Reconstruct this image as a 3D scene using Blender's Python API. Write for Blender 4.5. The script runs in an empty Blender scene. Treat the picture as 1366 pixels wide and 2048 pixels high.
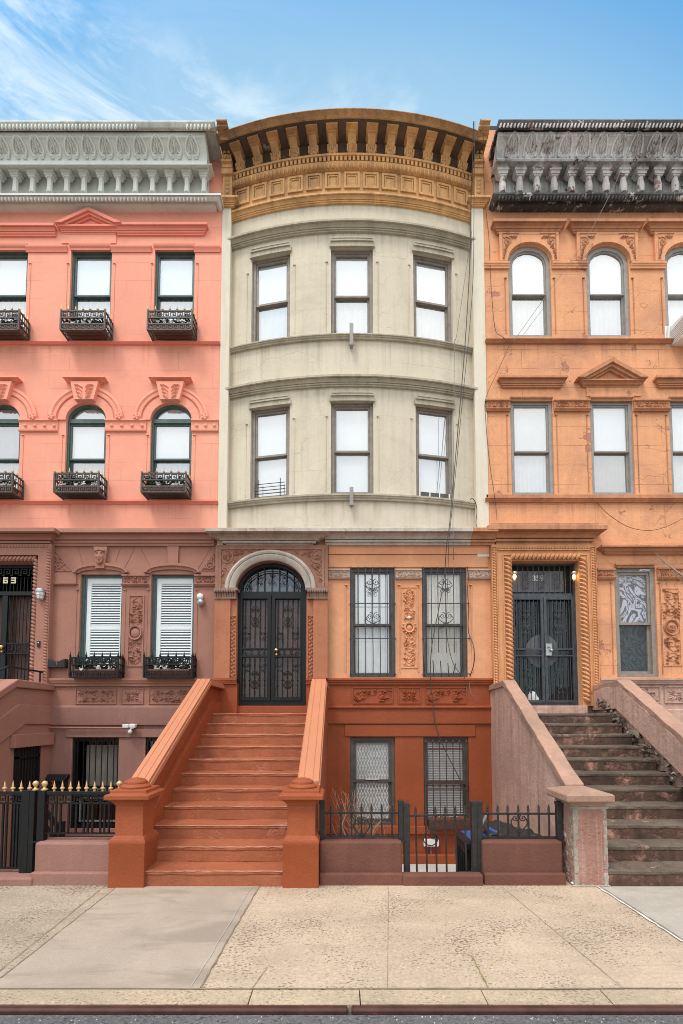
import bpy, bmesh, math, random
from mathutils import Vector, Matrix, Quaternion
from mathutils.geometry import tessellate_polygon
RN = random.Random(11)
sc = bpy.context.scene
COL = sc.collection
PI = math.pi
sin, cos, rad = math.sin, math.cos, math.radians

# ---------------------------------------------------------------- camera survey
# The facades stand in the plane Y = 0; the camera stands D metres in front of it.
F, D, HC, TT, YH = 950.0, 9.63, 1.91, 0.0578, 1432.0
TH = math.atan(TT)
YP = YH - F * TT
def pz(py, Y=0.0):
    v = (YP - py) / F
    return HC + (Y + D) * (v + TT) / (1 - v * TT)
def px(x, py, Y=0.0):
    return (x - 683.0) / F * ((Y + D) * cos(TH) + (pz(py, Y) - HC) * sin(TH))
def gy(py, z=0.0):            # depth of a point at height z seen at row py
    v = (YP - py) / F
    return (z - HC) * (1 - v * TT) / (v + TT) - D

# ---------------------------------------------------------------- mesh builder
SPLIT = {'string_course','window_head','window_hood','impost_band','joint','window_surround','carved_spandrel','portal_base','stringer','window_head','rope_molding','crumbling_edge','bead_molding'}
class MB:
    def __init__(s, xf=None):
        s.bm = bmesh.new(); s.xf = xf
    def v(s, p):
        if s.xf: p = s.xf(*p)
        return s.bm.verts.new(p)
    def face(s, vs):
        try: return s.bm.faces.new(vs)
        except ValueError: return None
    def poly(s, pts):
        return s.face([s.v(p) for p in pts])
    def hexa(s, a, b):        # two quads a (4 pts), b (4 pts)
        A = [s.v(p) for p in a]; B = [s.v(p) for p in b]
        s.face(A[::-1]); s.face(B)
        for i in range(4): s.face([A[i], A[(i+1) % 4], B[(i+1) % 4], B[i]])
    def box(s, x0, x1, y0, y1, z0, z1):
        s.hexa([(x0,y0,z0),(x1,y0,z0),(x1,y1,z0),(x0,y1,z0)], [(x0,y0,z1),(x1,y0,z1),(x1,y1,z1),(x0,y1,z1)])
    def boxn(s, x0, x1, y0, y1, z0, z1, n):   # box cut along x so that it can bend
        for_f = []
        rows = []
        for i in range(n+1):
            x = x0 + (x1-x0)*i/n
            rows.append([s.v((x,y0,z0)), s.v((x,y0,z1)), s.v((x,y1,z1)), s.v((x,y1,z0))])
        for a, b in zip(rows, rows[1:]):
            for k in range(4): s.face([a[k], b[k], b[(k+1)%4], a[(k+1)%4]])
        s.face(rows[0]); s.face(rows[-1][::-1])
    def prism(s, poly, y0, y1):               # polygon in (x, z), thickness in y
        A = [s.v((x, y0, z)) for x, z in poly]; B = [s.v((x, y1, z)) for x, z in poly]
        s.face(A); s.face(B[::-1]); n = len(poly)
        for i in range(n): s.face([A[i], B[i], B[(i+1) % n], A[(i+1) % n]])
    def side(s, poly, x0, x1):                # polygon in (y, z), thickness in x
        A = [s.v((x0, y, z)) for y, z in poly]; B = [s.v((x1, y, z)) for y, z in poly]
        s.face(A); s.face(B[::-1]); n = len(poly)
        for i in range(n): s.face([A[i], B[i], B[(i+1) % n], A[(i+1) % n]])
    def mold(s, x0, x1, prof, z, y=0.0, L=True, R=True, n=1):
        rows = []
        for p, dz in prof:
            a = x0 - p if L else x0
            b = x1 + p if R else x1
            pts = []
            if L: pts.append((a, y, z+dz))
            for i in range(n+1): pts.append((a + (b-a)*i/n, y-p, z+dz))
            if R: pts.append((b, y, z+dz))
            rows.append([s.v(q) for q in pts])
        for a, b in zip(rows, rows[1:]):
            for i in range(len(a)-1): s.face([a[i], a[i+1], b[i+1], b[i]])
        if not L: s.face([r[0] for r in rows])
        if not R: s.face([r[-1] for r in rows][::-1])
    def arch(s, cx, cz, rx, rz, prof, a0=0.0, a1=PI, n=20, y=0.0):
        rows = []
        for dr, p in prof:
            rows.append([s.v((cx+(rx+dr)*cos(a0+(a1-a0)*i/n), y-p, cz+(rz+dr)*sin(a0+(a1-a0)*i/n))) for i in range(n+1)])
        for a, b in zip(rows, rows[1:]):
            for i in range(n): s.face([a[i], a[i+1], b[i+1], b[i]])
        s.face([r[0] for r in rows]); s.face([r[-1] for r in rows][::-1])
    def tube(s, pts, r, n=6, cap=True):
        P = [Vector(p) for p in pts]; m = len(P)
        rr = r if isinstance(r, (list, tuple)) else [r]*m
        up = None; rings = []
        for i in range(m):
            t = (P[min(i+1, m-1)] - P[max(i-1, 0)])
            if t.length < 1e-9: t = Vector((0,0,1))
            t.normalize()
            if up is None:
                up = Vector((0,1,0)) if abs(t.y) < .9 else Vector((1,0,0))
            u = (up - t*up.dot(t))
            if u.length < 1e-6: u = t.orthogonal()
            u.normalize(); w = t.cross(u); up = u
            rings.append([s.v(tuple(P[i] + (u*cos(2*PI*k/n) + w*sin(2*PI*k/n))*rr[i])) for k in range(n)])
        for a, b in zip(rings, rings[1:]):
            for k in range(n): s.face([a[k], a[(k+1)%n], b[(k+1)%n], b[k]])
        if cap: s.face(rings[0][::-1]); s.face(rings[-1])
    def lathe(s, prof, c, n=12, sx=1.0, sy=1.0):      # prof [(r, z)]
        rings = [[s.v((c[0]+r*sx*cos(2*PI*k/n), c[1]+r*sy*sin(2*PI*k/n), c[2]+z)) for k in range(n)] for r, z in prof]
        for a, b in zip(rings, rings[1:]):
            for k in range(n): s.face([a[k], a[(k+1)%n], b[(k+1)%n], b[k]])
        s.face(rings[0][::-1]); s.face(rings[-1])
    def sqlathe(s, prof, c, ax=1.0, ay=1.0):          # square section, prof [(half, z)]
        rings = [[s.v((c[0]+i*h*ax, c[1]+j*h*ay, c[2]+z)) for i, j in ((-1,-1),(1,-1),(1,1),(-1,1))] for h, z in prof]
        for a, b in zip(rings, rings[1:]):
            for k in range(4): s.face([a[k], a[(k+1)%4], b[(k+1)%4], b[k]])
        s.face(rings[0][::-1]); s.face(rings[-1])
    def ell(s, c, a, b, e, rot=0.0, nu=8, nv=5):      # ellipsoid, half axes x=a y=b z=e, rotated about Y
        cr, sr = cos(rot), sin(rot)
        def P(x, y, z): return (c[0]+x*cr+z*sr, c[1]+y, c[2]-x*sr+z*cr)
        top = s.v(P(0,0,e)); bot = s.v(P(0,0,-e)); rings = []
        for j in range(1, nv):
            t = PI*j/nv
            rings.append([s.v(P(a*sin(t)*cos(2*PI*k/nu), b*sin(t)*sin(2*PI*k/nu), e*cos(t))) for k in range(nu)])
        for k in range(nu):
            s.face([top, rings[0][k], rings[0][(k+1)%nu]]); s.face([bot, rings[-1][(k+1)%nu], rings[-1][k]])
        for r0, r1 in zip(rings, rings[1:]):
            for k in range(nu): s.face([r0[k], r1[k], r1[(k+1)%nu], r0[(k+1)%nu]])
    def leaf(s, cx, cz, L, W, ang, y, th):            # a carved leaf lying on a wall
        out = [(-.5,0),(-.25,.36),(.05,.5),(.3,.3),(.5,0),(.3,-.3),(.05,-.5),(-.25,-.36)]
        ca, sa = cos(ang), sin(ang)
        o = [s.v((cx+(u*L)*ca-(v*W)*sa, y, cz+(u*L)*sa+(v*W)*ca)) for u, v in out]
        m = [s.v((cx+(u*L)*ca, y-t, cz+(u*L)*sa)) for u, t in ((-.3,th*.6),(.05,th),(.35,th*.5))]
        for a, b, cc in ((0,1,0),(1,2,1),(2,3,1),(3,4,2),(4,5,2),(5,6,1),(6,7,1),(7,0,0)):
            s.face([o[a], o[b], m[cc]])
        s.face([o[1], m[1], m[0]]); s.face([o[3], m[2], m[1]]); s.face([o[5], m[1], m[2]]); s.face([o[7], m[0], m[1]])
    def spiral(s, cx, cz, r, turns, a0, dr, y, t, n=16, r1=.12, flat=1.0):
        pts = []; rr = []
        for i in range(n+1):
            f = i/n; q = r*(1-f*(1-r1)); a = a0 + dr*turns*2*PI*f
            pts.append((cx+q*cos(a), y, cz+q*sin(a))); rr.append(t*(1-.35*f))
        s.tube(pts, rr, 5)
        s.ell((pts[-1][0], y, pts[-1][2]), t*1.5, t*1.5, t*1.5, nu=6, nv=4)
    def mesh(s, name, off=(0,0,0), smooth=None):
        bm = s.bm
        bmesh.ops.recalc_face_normals(bm, faces=bm.faces)
        if any(off): bmesh.ops.translate(bm, verts=bm.verts, vec=(-off[0], -off[1], -off[2]))
        me = bpy.data.meshes.new(name); bm.to_mesh(me); bm.free()
        if smooth:
            for p in me.polygons: p.use_smooth = True
            me.set_sharp_from_angle(angle=rad(smooth))
        return me
    def build(s, name, mat, par=None, smooth=40, bevel=0.0):
        if name in SPLIT: 
            parts = s.islands()
            if len(parts) > 1:
                return [q.build_one(name, mat, par, smooth, bevel) for q in parts]
        return s.build_one(name, mat, par, smooth, bevel)
    def islands(s, gap=.015):
        bm = s.bm; bm.verts.ensure_lookup_table(); bm.verts.index_update(); P = list(range(len(bm.verts)))
        def f(i):
            while P[i] != i: P[i] = P[P[i]]; i = P[i]
            return i
        for e in bm.edges: P[f(e.verts[0].index)] = f(e.verts[1].index)
        G = {}
        for v in bm.verts: G.setdefault(f(v.index), []).append(v)
        I = sorted(([min(v.co.x for v in g), max(v.co.x for v in g), g] for g in G.values()), key=lambda q: q[:2])
        C = []
        for a, b_, g in I:
            if C and a <= C[-1][1]+gap: C[-1][1] = max(C[-1][1], b_); C[-1][2].extend(g)
            else: C.append([a, b_, list(g)])
        out = []
        for a, b_, g in C:
            q = MB(); mp = {v: q.bm.verts.new(v.co) for v in g}
            for fc in {fc for v in g for fc in v.link_faces}: q.face([mp[v] for v in fc.verts])
            out.append(q)
        return out
    def build_one(s, name, mat, par=None, smooth=40, bevel=0.0):
        off = origin(par) if par else (0,0,0)
        o = bpy.data.objects.new(name, s.mesh(name, off, smooth)); COL.objects.link(o)
        o.data.materials.append(mat)
        if par: o.parent = par
        if bevel:
            b = o.modifiers.new('bevel', 'BEVEL'); b.width = bevel; b.segments = 2; b.limit_method = 'ANGLE'; b.angle_limit = rad(50)
        return o
def origin(o):
    x = y = z = 0.0
    while o:
        x += o.location.x; y += o.location.y; z += o.location.z; o = o.parent
    return (x, y, z)
def inst(name, me, par, at, rotz=0.0):                # a part that shares its mesh
    o = bpy.data.objects.new(name, me); COL.objects.link(o)
    off = origin(par) if par else (0,0,0)
    o.parent = par; o.location = (at[0]-off[0], at[1]-off[1], at[2]-off[2]); o.rotation_euler.z = rotz
    return o
def tag(o, label=None, cat=None, group=None, kind=None):
    for k, w in (('label',label),('category',cat),('group',group),('kind',kind)):
        if w: o[k] = w
    return o
def thing(name, label, cat, loc=(0,0,0), group=None):
    o = bpy.data.objects.new(name, None); COL.objects.link(o); o.location = loc; o.empty_display_size = .2
    return tag(o, label, cat, group)
def copy_tree(o, par=None):
    c = o.copy(); COL.objects.link(c)
    if par: c.parent = par
    for ch in list(o.children): copy_tree(ch, c)
    return c
def struct(o): o['kind'] = 'structure'; return o

# ---------------------------------------------------------------- materials
class NT:
    def __init__(s, name):
        s.m = bpy.data.materials.new(name); s.m.use_nodes = True
        s.t = s.m.node_tree; s.t.nodes.clear()
        s.out = s.t.nodes.new('ShaderNodeOutputMaterial')
    def n(s, typ, **k):
        nd = s.t.nodes.new('ShaderNode'+typ)
        for a, b in k.items():
            if a in ('loc',): continue
            setattr(nd, a, b)
        return nd
    def lk(s, a, b): s.t.links.new(a, b)
    def val(s, sock, v):
        if hasattr(v, 'bl_idname') or isinstance(v, bpy.types.NodeSocket): s.lk(v, sock)
        else: sock.default_value = v
    def pos(s, sx=1, sy=1, sz=1):
        g = s.n('NewGeometry'); m = s.n('Mapping'); m.inputs['Scale'].default_value = (sx, sy, sz)
        s.lk(g.outputs['Position'], m.inputs['Vector']); return m.outputs[0]
    def noise(s, vec, scale, det=5, rough=.6, dist=0.0):
        q = s.n('TexNoise'); s.lk(vec, q.inputs['Vector']); q.inputs['Scale'].default_value = scale
        q.inputs['Detail'].default_value = det; q.inputs['Roughness'].default_value = rough; q.inputs['Distortion'].default_value = dist
        return q.outputs['Fac']
    def rng(s, v, a, b, c=0.0, d=1.0):
        q = s.n('MapRange'); s.lk(v, q.inputs[0])
        for i, w in enumerate((a,b,c,d)): q.inputs[i+1].default_value = w
        return q.outputs[0]
    def math(s, op, a, b=None):
        q = s.n('Math', operation=op); s.val(q.inputs[0], a)
        if b is not None: s.val(q.inputs[1], b)
        return q.outputs[0]
    def mix(s, f, a, b, bt='MIX'):
        q = s.n('Mix', data_type='RGBA', blend_type=bt)
        s.val(q.inputs[0], f)
        for sk, w in ((q.inputs[6], a), (q.inputs[7], b)):
            if isinstance(w, (tuple, list)): sk.default_value = (w[0], w[1], w[2], 1)
            else: s.lk(w, sk)
        return q.outputs[2]
    def bump(s, h, st, dist=.02, nrm=None):
        q = s.n('Bump'); q.inputs['Strength'].default_value = st; q.inputs['Distance'].default_value = dist
        s.lk(h, q.inputs['Height'])
        if nrm: s.lk(nrm, q.inputs['Normal'])
        return q.outputs[0]
    def bsdf(s, col, rough=.7, nrm=None, metal=0.0, spec=.3):
        b = s.n('BsdfPrincipled')
        if isinstance(col, (tuple, list)): b.inputs['Base Color'].default_value = (col[0], col[1], col[2], 1)
        else: s.lk(col, b.inputs['Base Color'])
        s.val(b.inputs['Roughness'], rough); b.inputs['Metallic'].default_value = metal; b.inputs['Specular IOR Level'].default_value = spec
        if nrm: s.lk(nrm, b.inputs['Normal'])
        s.lk(b.outputs[0], s.out.inputs[0]); return b
def sc3(c, k): return (c[0]*k, c[1]*k, c[2]*k)

def stucco(name, base, var=.14, stain=None, stain_amt=.0, streak=.25, patch=None, thr=.62, pscale=1.6, joints=None, psoft=.025, cracks=0, drips=(), dcol=None, bump=.35, rough=.8, spec=.2, speck=None, fine=45):
    t = NT(name); P = t.pos()
    n1 = t.noise(P, .9, 6, .6)
    n2 = t.noise(P, 7, 5, .65)
    c = t.mix(t.rng(n1, .32, .68), sc3(base, 1-var), sc3(base, 1+var*.75))
    c = t.mix(t.math('MULTIPLY', t.rng(n2, .40, .72), .5), c, sc3(base, 1-var*1.5))
    n3 = t.noise(P, 38, 4, .7)
    c = t.mix(t.math('MULTIPLY', t.rng(n3, .45, .75), .5), c, sc3(base, 1-min(.3, var*1.6)))
    c = t.mix(t.math('MULTIPLY', t.rng(n3, .42, .25), .4), c, sc3(base, 1+var*.9))
    st = t.noise(t.pos(5, 5, .35), 1.3, 5, .6)
    if stain is None: stain = sc3(base, .55)
    c = t.mix(t.math('MULTIPLY', t.rng(st, .48, .74), streak), c, stain)
    st2 = t.noise(t.pos(24, 24, .7), 1.1, 4, .65)
    c = t.mix(t.math('MULTIPLY', t.rng(st2, .5, .72), streak*.6), c, stain)
    if stain_amt:
        n4 = t.noise(P, .55, 7, .68, .6)
        c = t.mix(t.math('MULTIPLY', t.rng(n4, .5, .66), stain_amt), c, stain)
    hs = t.math('ADD', t.math('MULTIPLY', n2, .6), t.math('MULTIPLY', t.noise(P, fine, 3, .6), .35))
    if patch:
        n5 = t.noise(P, pscale, 8, .7, .15)
        f = t.rng(n5, thr, thr+psoft)
        c = t.mix(f, c, patch)
        hs = t.math('SUBTRACT', hs, t.math('MULTIPLY', f, .8))
        e = t.math('MULTIPLY', t.rng(n5, thr-.03, thr), t.math('SUBTRACT', 1.0, f))
        c = t.mix(t.math('MULTIPLY', e, .45), c, sc3(base, 1.12))
    if speck:
        n6 = t.noise(P, 9, 6, .75)
        c = t.mix(t.rng(n6, .66, .69), c, speck)
    if drips:
        gd = t.n('NewGeometry'); sd = t.n('SeparateXYZ'); t.lk(gd.outputs['Position'], sd.inputs[0])
        run = t.rng(t.noise(t.pos(9, 9, .25), 1.0, 4, .6), .50, .70)
        for zd, ln in drips:
            m_ = t.math('MULTIPLY', t.rng(sd.outputs[2], zd-ln, zd-.02), t.rng(sd.outputs[2], zd+.01, zd))
            c = t.mix(t.math('MULTIPLY', t.math('MULTIPLY', run, m_), .6), c, dcol or stain)
    if cracks:
        vo = t.n('TexVoronoi', feature='DISTANCE_TO_EDGE'); vo.inputs['Scale'].default_value = 1.15
        wn = t.n('TexNoise'); t.lk(P, wn.inputs['Vector']); wn.inputs['Scale'].default_value = 2.6; wn.inputs['Detail'].default_value = 5
        wm = t.n('Mix', data_type='RGBA', blend_type='ADD'); wm.inputs[0].default_value = .42; t.lk(P, wm.inputs[6]); t.lk(wn.outputs['Color'], wm.inputs[7]); t.lk(wm.outputs[2], vo.inputs['Vector'])
        cf = t.math('MULTIPLY', t.rng(vo.outputs['Distance'], .011, .003), t.rng(t.noise(P, .8, 3, .6), .48, .6))
        cf = t.math('MULTIPLY', cf, cracks)
        c = t.mix(cf, c, sc3(base, .42)); hs = t.math('SUBTRACT', hs, cf)
    if joints:
        g = t.n('NewGeometry'); sp = t.n('SeparateXYZ'); t.lk(g.outputs['Position'], sp.inputs[0])
        cb = t.n('CombineXYZ'); t.lk(sp.outputs[0], cb.inputs[0]); t.lk(sp.outputs[2], cb.inputs[1])
        b = t.n('TexBrick'); t.lk(cb.outputs[0], b.inputs['Vector']); b.inputs['Scale'].default_value = 1.0
        b.inputs['Brick Width'].default_value = joints[0]; b.inputs['Row Height'].default_value = joints[1]
        b.inputs['Mortar Size'].default_value = .006; b.inputs['Mortar Smooth'].default_value = .2; b.offset = .37
        wob = t.rng(t.noise(P, 1.1, 3, .5), .42, .58)
        jf = t.math('MULTIPLY', t.math('MULTIPLY', b.outputs['Fac'], wob), joints[2])
        c = t.mix(jf, c, sc3(base, .5))
        hs = t.math('SUBTRACT', hs, jf)
    t.bsdf(c, rough, t.bump(hs, min(1, bump*1.3), .028), 0, spec)
    return t.m

def plain(name, col, rough=.5, metal=0.0, spec=.4, var=.12, scale=9, bump=.1, dirt=None, dthr=.6):
    t = NT(name); P = t.pos(); n = t.noise(P, scale, 5, .65)
    c = t.mix(t.rng(n, .3, .7), sc3(col, 1-var), sc3(col, 1+var))
    if dirt: c = t.mix(t.rng(t.noise(P, scale*.7, 7, .72), dthr, dthr+.08), c, dirt)
    t.bsdf(c, rough, t.bump(n, bump, .004), metal, spec); return t.m

def glassm(name, refl, wav=.02, tint=(.93,.96,.96), wscale=2.5):
    t = NT(name); P = t.pos()
    nr = t.bump(t.noise(P, wscale, 2, .5), wav, .1)
    gl = t.n('BsdfGlossy'); gl.inputs['Roughness'].default_value = .02; t.lk(nr, gl.inputs['Normal'])
    tr = t.n('BsdfTransparent'); tr.inputs[0].default_value = (*tint, 1)
    mx = t.n('MixShader'); mx.inputs[0].default_value = refl; t.lk(tr.outputs[0], mx.inputs[1]); t.lk(gl.outputs[0], mx.inputs[2])
    t.lk(mx.outputs[0], t.out.inputs[0]); return t.m

M = {}
M['pink'] = stucco('pink_stucco', (.85,.35,.245), .06, streak=.10, bump=.25, stain=(.84,.40,.27), stain_amt=.6, cracks=.12, drips=((pz(689),.55),(pz(1007),.4),(pz(414),.3)), dcol=(.62,.20,.15), joints=(1.15,.4,.35))
M['pinktrim'] = stucco('pink_trim', (.80,.275,.195), .06, streak=.1, bump=.15)
M['brown'] = stucco('brown_stucco', (.375,.18,.132), .10, streak=.2, bump=.3, stain=(.30,.14,.105), stain_amt=.4)
M['brownlow'] = stucco('brown_stucco_low', (.31,.16,.128), .10, streak=.25, bump=.3)
M['cream'] = stucco('cream_stone', (.66,.575,.45), .07, streak=.30, bump=.28, stain=(.42,.36,.26), stain_amt=.5, joints=(2.2,1.15,.25), cracks=.22, drips=((pz(678,-.26),.7),(pz(1000,-.26),.5),(pz(771,-.26),.5),(pz(461,-.26),.5),(pz(405,-.26),.3)), dcol=(.30,.25,.18))
M['creamtrim'] = stucco('cream_trim', (.50,.44,.335), .14, streak=.55, bump=.25, stain=(.20,.175,.13), stain_amt=.5)
M['strip'] = stucco('cream_pilaster', (.72,.645,.52), .06, streak=.3, bump=.25, stain=(.45,.39,.28))
M['ochre'] = stucco('ochre_cornice', (.74,.42,.18), .2, streak=.6, bump=.3, stain=(.26,.135,.07), stain_amt=.7, rough=.65)
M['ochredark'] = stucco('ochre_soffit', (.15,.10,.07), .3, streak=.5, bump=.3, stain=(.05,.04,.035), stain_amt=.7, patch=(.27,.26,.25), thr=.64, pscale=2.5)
M['ochrecrown'] = stucco('ochre_crown', (.60,.35,.17), .25, streak=.8, bump=.4, stain=(.16,.10,.065), stain_amt=.6, rough=.7, speck=(.35,.3,.25))
M['sage'] = stucco('sage_cornice', (.68,.70,.65), .07, streak=.2, bump=.12, stain=(.36,.37,.33), rough=.6)
M['sagedark'] = stucco('sage_gutter', (.55,.56,.51), .15, streak=.5, bump=.2, stain=(.18,.18,.16), stain_amt=.5)
M['peel'] = stucco('peeling_cornice', (.70,.685,.665), .3, streak=.7, bump=.7, stain=(.09,.082,.078), stain_amt=.75, patch=(.06,.055,.052), thr=.60, pscale=3.2, speck=(.60,.55,.52), rough=.75)
M['peelcol'] = stucco('peeling_colonnette', (.76,.71,.69), .2, streak=.45, bump=.6, stain=(.16,.13,.12), stain_amt=.5, patch=(.33,.20,.16), thr=.57, pscale=4)
M['peeldark'] = stucco('blackened_molding', (.13,.12,.115), .5, streak=.6, bump=.8, stain=(.03,.027,.025), stain_amt=.8, patch=(.50,.46,.42), thr=.56, pscale=6, speck=(.62,.55,.48))
M['orange'] = stucco('orange_stucco', (.78,.37,.19), .13, streak=.35, bump=.45, stain=(.52,.25,.155), stain_amt=.9, patch=(.46,.20,.145), thr=.60, pscale=1.6, speck=(.36,.16,.12), cracks=.4, drips=((pz(686),.7),(pz(1004),.6),(pz(411),.35),(pz(774),.3)), dcol=(.36,.17,.115), joints=(1.45,.42,.75))
M['orangetrim'] = stucco('orange_trim', (.56,.26,.14), .15, streak=.6, bump=.4, stain=(.27,.115,.065), stain_amt=.55, patch=(.30,.10,.075), thr=.66, pscale=3)
M['orangeportal'] = stucco('orange_portal', (.68,.33,.155), .12, streak=.4, bump=.4, stain=(.36,.15,.075), stain_amt=.45)
M['parlor'] = stucco('salmon_parlour_stucco', (.74,.36,.195), .15, streak=.3, bump=.3, stain=(.62,.26,.13), stain_amt=.6)
M['whiteledge'] = stucco('weathered_ledge', (.56,.50,.44), .2, streak=.5, bump=.45, stain=(.28,.17,.12), stain_amt=.5, patch=(.34,.17,.11), thr=.56, pscale=2.2, psoft=.16)
M['carvelight'] = stucco('pale_carved_band', (.56,.42,.34), .2, streak=.4, bump=.3, stain=(.24,.14,.10))
M['portalbrown'] = stucco('portal_brownstone', (.36,.18,.125), .16, streak=.5, bump=.35, stain=(.15,.07,.05), stain_amt=.4, speck=(.42,.3,.25))
M['archstone'] = stucco('arch_stone', (.52,.45,.385), .16, streak=.5, bump=.35, stain=(.20,.15,.12), stain_amt=.45)
M['capital'] = stucco('capital_stone', (.32,.21,.165), .3, streak=.5, bump=.4, stain=(.09,.05,.04), stain_amt=.5, speck=(.5,.42,.36))
M['portalred'] = stucco('portal_pilaster_paint', (.44,.175,.095), .14, streak=.35, bump=.35, stain=(.28,.10,.055), stain_amt=.45)
M['rust'] = stucco('rust_paint', (.33,.078,.027), .15, streak=.35, bump=.35, stain=(.25,.060,.022), stain_amt=.4, rough=.55, spec=.3)
M['ruststep'] = stucco('rust_step_paint', (.38,.12,.055), .18, streak=.25, bump=.45, stain=(.22,.065,.032), stain_amt=.9, rough=.48, spec=.35, patch=(.44,.22,.15), thr=.60, psoft=.10, pscale=2.4)
M['rustedge'] = stucco('worn_step_edge', (.60,.30,.19), .2, streak=.2, bump=.3, stain=(.36,.13,.07), stain_amt=.8)
M['rustcap'] = stucco('rust_cap_paint', (.50,.20,.105), .07, streak=.08, bump=.2, stain=(.6,.2,.08), rough=.5, spec=.3)
M['wallred'] = stucco('worn_low_wall', (.17,.072,.052), .18, streak=.6, bump=.5, stain=(.13,.055,.042), stain_amt=.5)
M['oldstone'] = stucco('worn_pink_stone', (.62,.405,.325), .22, streak=.8, bump=.8, stain=(.33,.20,.155), stain_amt=.5, fine=22)
M['oldcap'] = stucco('worn_stone_coping', (.45,.265,.195), .2, streak=.2, bump=.8, stain=(.24,.17,.12), stain_amt=.7, speck=(.60,.5,.42), fine=20)
M['oldred'] = stucco('worn_red_newel', (.33,.165,.125), .2, streak=.8, bump=.9, stain=(.50,.36,.30), stain_amt=.2, fine=28)
M['mortar'] = stucco('crumbling_mortar', (.42,.375,.31), .25, streak=.3, bump=1.0, stain=(.2,.17,.13), stain_amt=.6, fine=16)
M['oldstep'] = stucco('weathered_steps', (.12,.07,.052), .35, streak=.5, bump=.9, stain=(.026,.020,.015), stain_amt=.9, patch=(.42,.225,.17), thr=.50, pscale=2.8, psoft=.13, speck=(.30,.25,.19), fine=24)
M['rubble'] = stucco('broken_stone', (.22,.175,.135), .5, streak=.3, bump=.9, stain=(.07,.055,.04), stain_amt=.8, patch=(.50,.45,.38), thr=.58, pscale=7, fine=24)
M['oldtread'] = stucco('weathered_treads', (.17,.13,.10), .35, streak=.2, bump=.9, stain=(.045,.038,.03), stain_amt=.8, patch=(.36,.24,.185), thr=.54, pscale=4, psoft=.1, fine=24)
M['iron'] = plain('black_iron', (.010,.010,.011), .42, 0, .3, .3, 20, .15)
M['ironold'] = plain('old_black_iron', (.025,.023,.022), .5, 0, .4, .4, 16, .3, (.09,.045,.03), .66)
M['irongrey'] = plain('worn_grey_iron', (.055,.062,.072), .45, .2, .5, .35, 12, .3, (.17,.16,.15), .62)
M['rustiron'] = plain('rusty_iron', (.085,.042,.032), .7, 0, .3, .4, 16, .4)
M['boxiron'] = plain('weathered_planter_iron', (.075,.065,.058), .5, .2, .4, .4, 20, .3, (.2,.15,.11), .6)
M['gold'] = plain('gold_paint', (.62,.42,.19), .35, .3, .5, .12, 14, .1)
M['brass'] = plain('brass', (.72,.55,.22), .22, .9, .5, .1, 14, .05)
M['green'] = plain('green_window_paint', (.07,.11,.10), .45, 0, .4, .2, 10, .15)
M['taupe'] = plain('taupe_window_paint', (.26,.22,.185), .5, 0, .35, .2, 9, .2, (.14,.115,.095), .62)
M['taupedark'] = plain('dark_window_paint', (.10,.086,.075), .5, 0, .35, .25, 9, .2)
M['greyframe'] = plain('grey_window_paint', (.30,.275,.25), .5, 0, .35, .15, 9, .2, (.16,.14,.125), .64)
M['bars'] = plain('barred_window_frame', (.085,.076,.07), .5, 0, .35, .3, 9, .2)
M['blind'] = plain('white_blind', (.86,.87,.885), .8, 0, .2, .02, 3, .02)
M['curtain'] = plain('white_curtain', (.70,.71,.715), .9, 0, .1, .04, 5, .02)
M['greycurtain'] = plain('grey_curtain', (.40,.40,.40), .9, 0, .1, .1, 4, .05)
M['dullcurtain'] = plain('yellowed_curtain', (.50,.46,.40), .9, 0, .1, .15, 3, .2, (.38,.30,.22), .6)
M['palecurtain'] = plain('pale_curtain', (.68,.64,.57), .9, 0, .1, .12, 3, .2, (.55,.45,.34), .62)
M['slat'] = plain('white_slat', (.82,.84,.82), .5, 0, .3, .03, 8, .02)
M['interior'] = plain('dark_interior', (.03,.027,.025), .9, 0, .1, .2, 2, 0)
M['wood'] = plain('dark_red_door_wood', (.10,.042,.03), .4, 0, .4, .3, 5, .1)
M['white'] = plain('white_plastic', (.78,.78,.77), .4, 0, .4, .04, 8, .03)
M['galv'] = plain('galvanised_metal', (.42,.43,.43), .35, .6, .5, .12, 10, .08)
M['black'] = plain('black_plastic', (.014,.014,.015), .4, 0, .4, .2, 9, .1)
M['bluebin'] = plain('blue_plastic', (.03,.08,.24), .4, 0, .4, .15, 6, .08)
M['tarp'] = plain('black_rubber_sheet', (.02,.021,.023), .5, 0, .4, .3, 7, .4)
M['terra'] = plain('terracotta_trough', (.26,.10,.065), .8, 0, .2, .2, 12, .2)
M['plant'] = plain('planter_leaves', (.035,.055,.03), .6, 0, .3, .5, 6, .1)
M['petal'] = plain('white_petals', (.75,.74,.72), .7, 0, .2, .05, 6, .05)
M['twig'] = plain('dry_twigs', (.36,.24,.16), .8, 0, .2, .25, 8, .3)
M['bark'] = plain('pale_bark', (.34,.25,.19), .85, 0, .2, .25, 8, .4)
M['cable'] = plain('black_cable', (.06,.056,.053), .6, 0, .3, .2, 9, .05)
M['cablebrown'] = plain('brown_cable', (.16,.085,.055), .7, 0, .3, .2, 9, .05)
M['cablegrey'] = plain('grey_cable', (.20,.19,.18), .6, 0, .3, .2, 9, .05)
M['red'] = plain('red_paint', (.6,.05,.03), .5, 0, .3, .05, 9, .02)
M['digit'] = plain('cream_digits', (.78,.68,.48), .5, 0, .3, .05, 9, .02)
M['digitw'] = plain('white_digits', (.75,.74,.70), .6, 0, .3, .05, 9, .02)
M['roof'] = plain('tar_roof', (.06,.06,.06), .9, 0, .2, .2, 3, .3)
M['party'] = plain('plain_brick_rear', (.22,.12,.09), .9, 0, .2, .2, 3, .3)
M['glass'] = glassm('window_glass', .42, .02)
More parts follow.
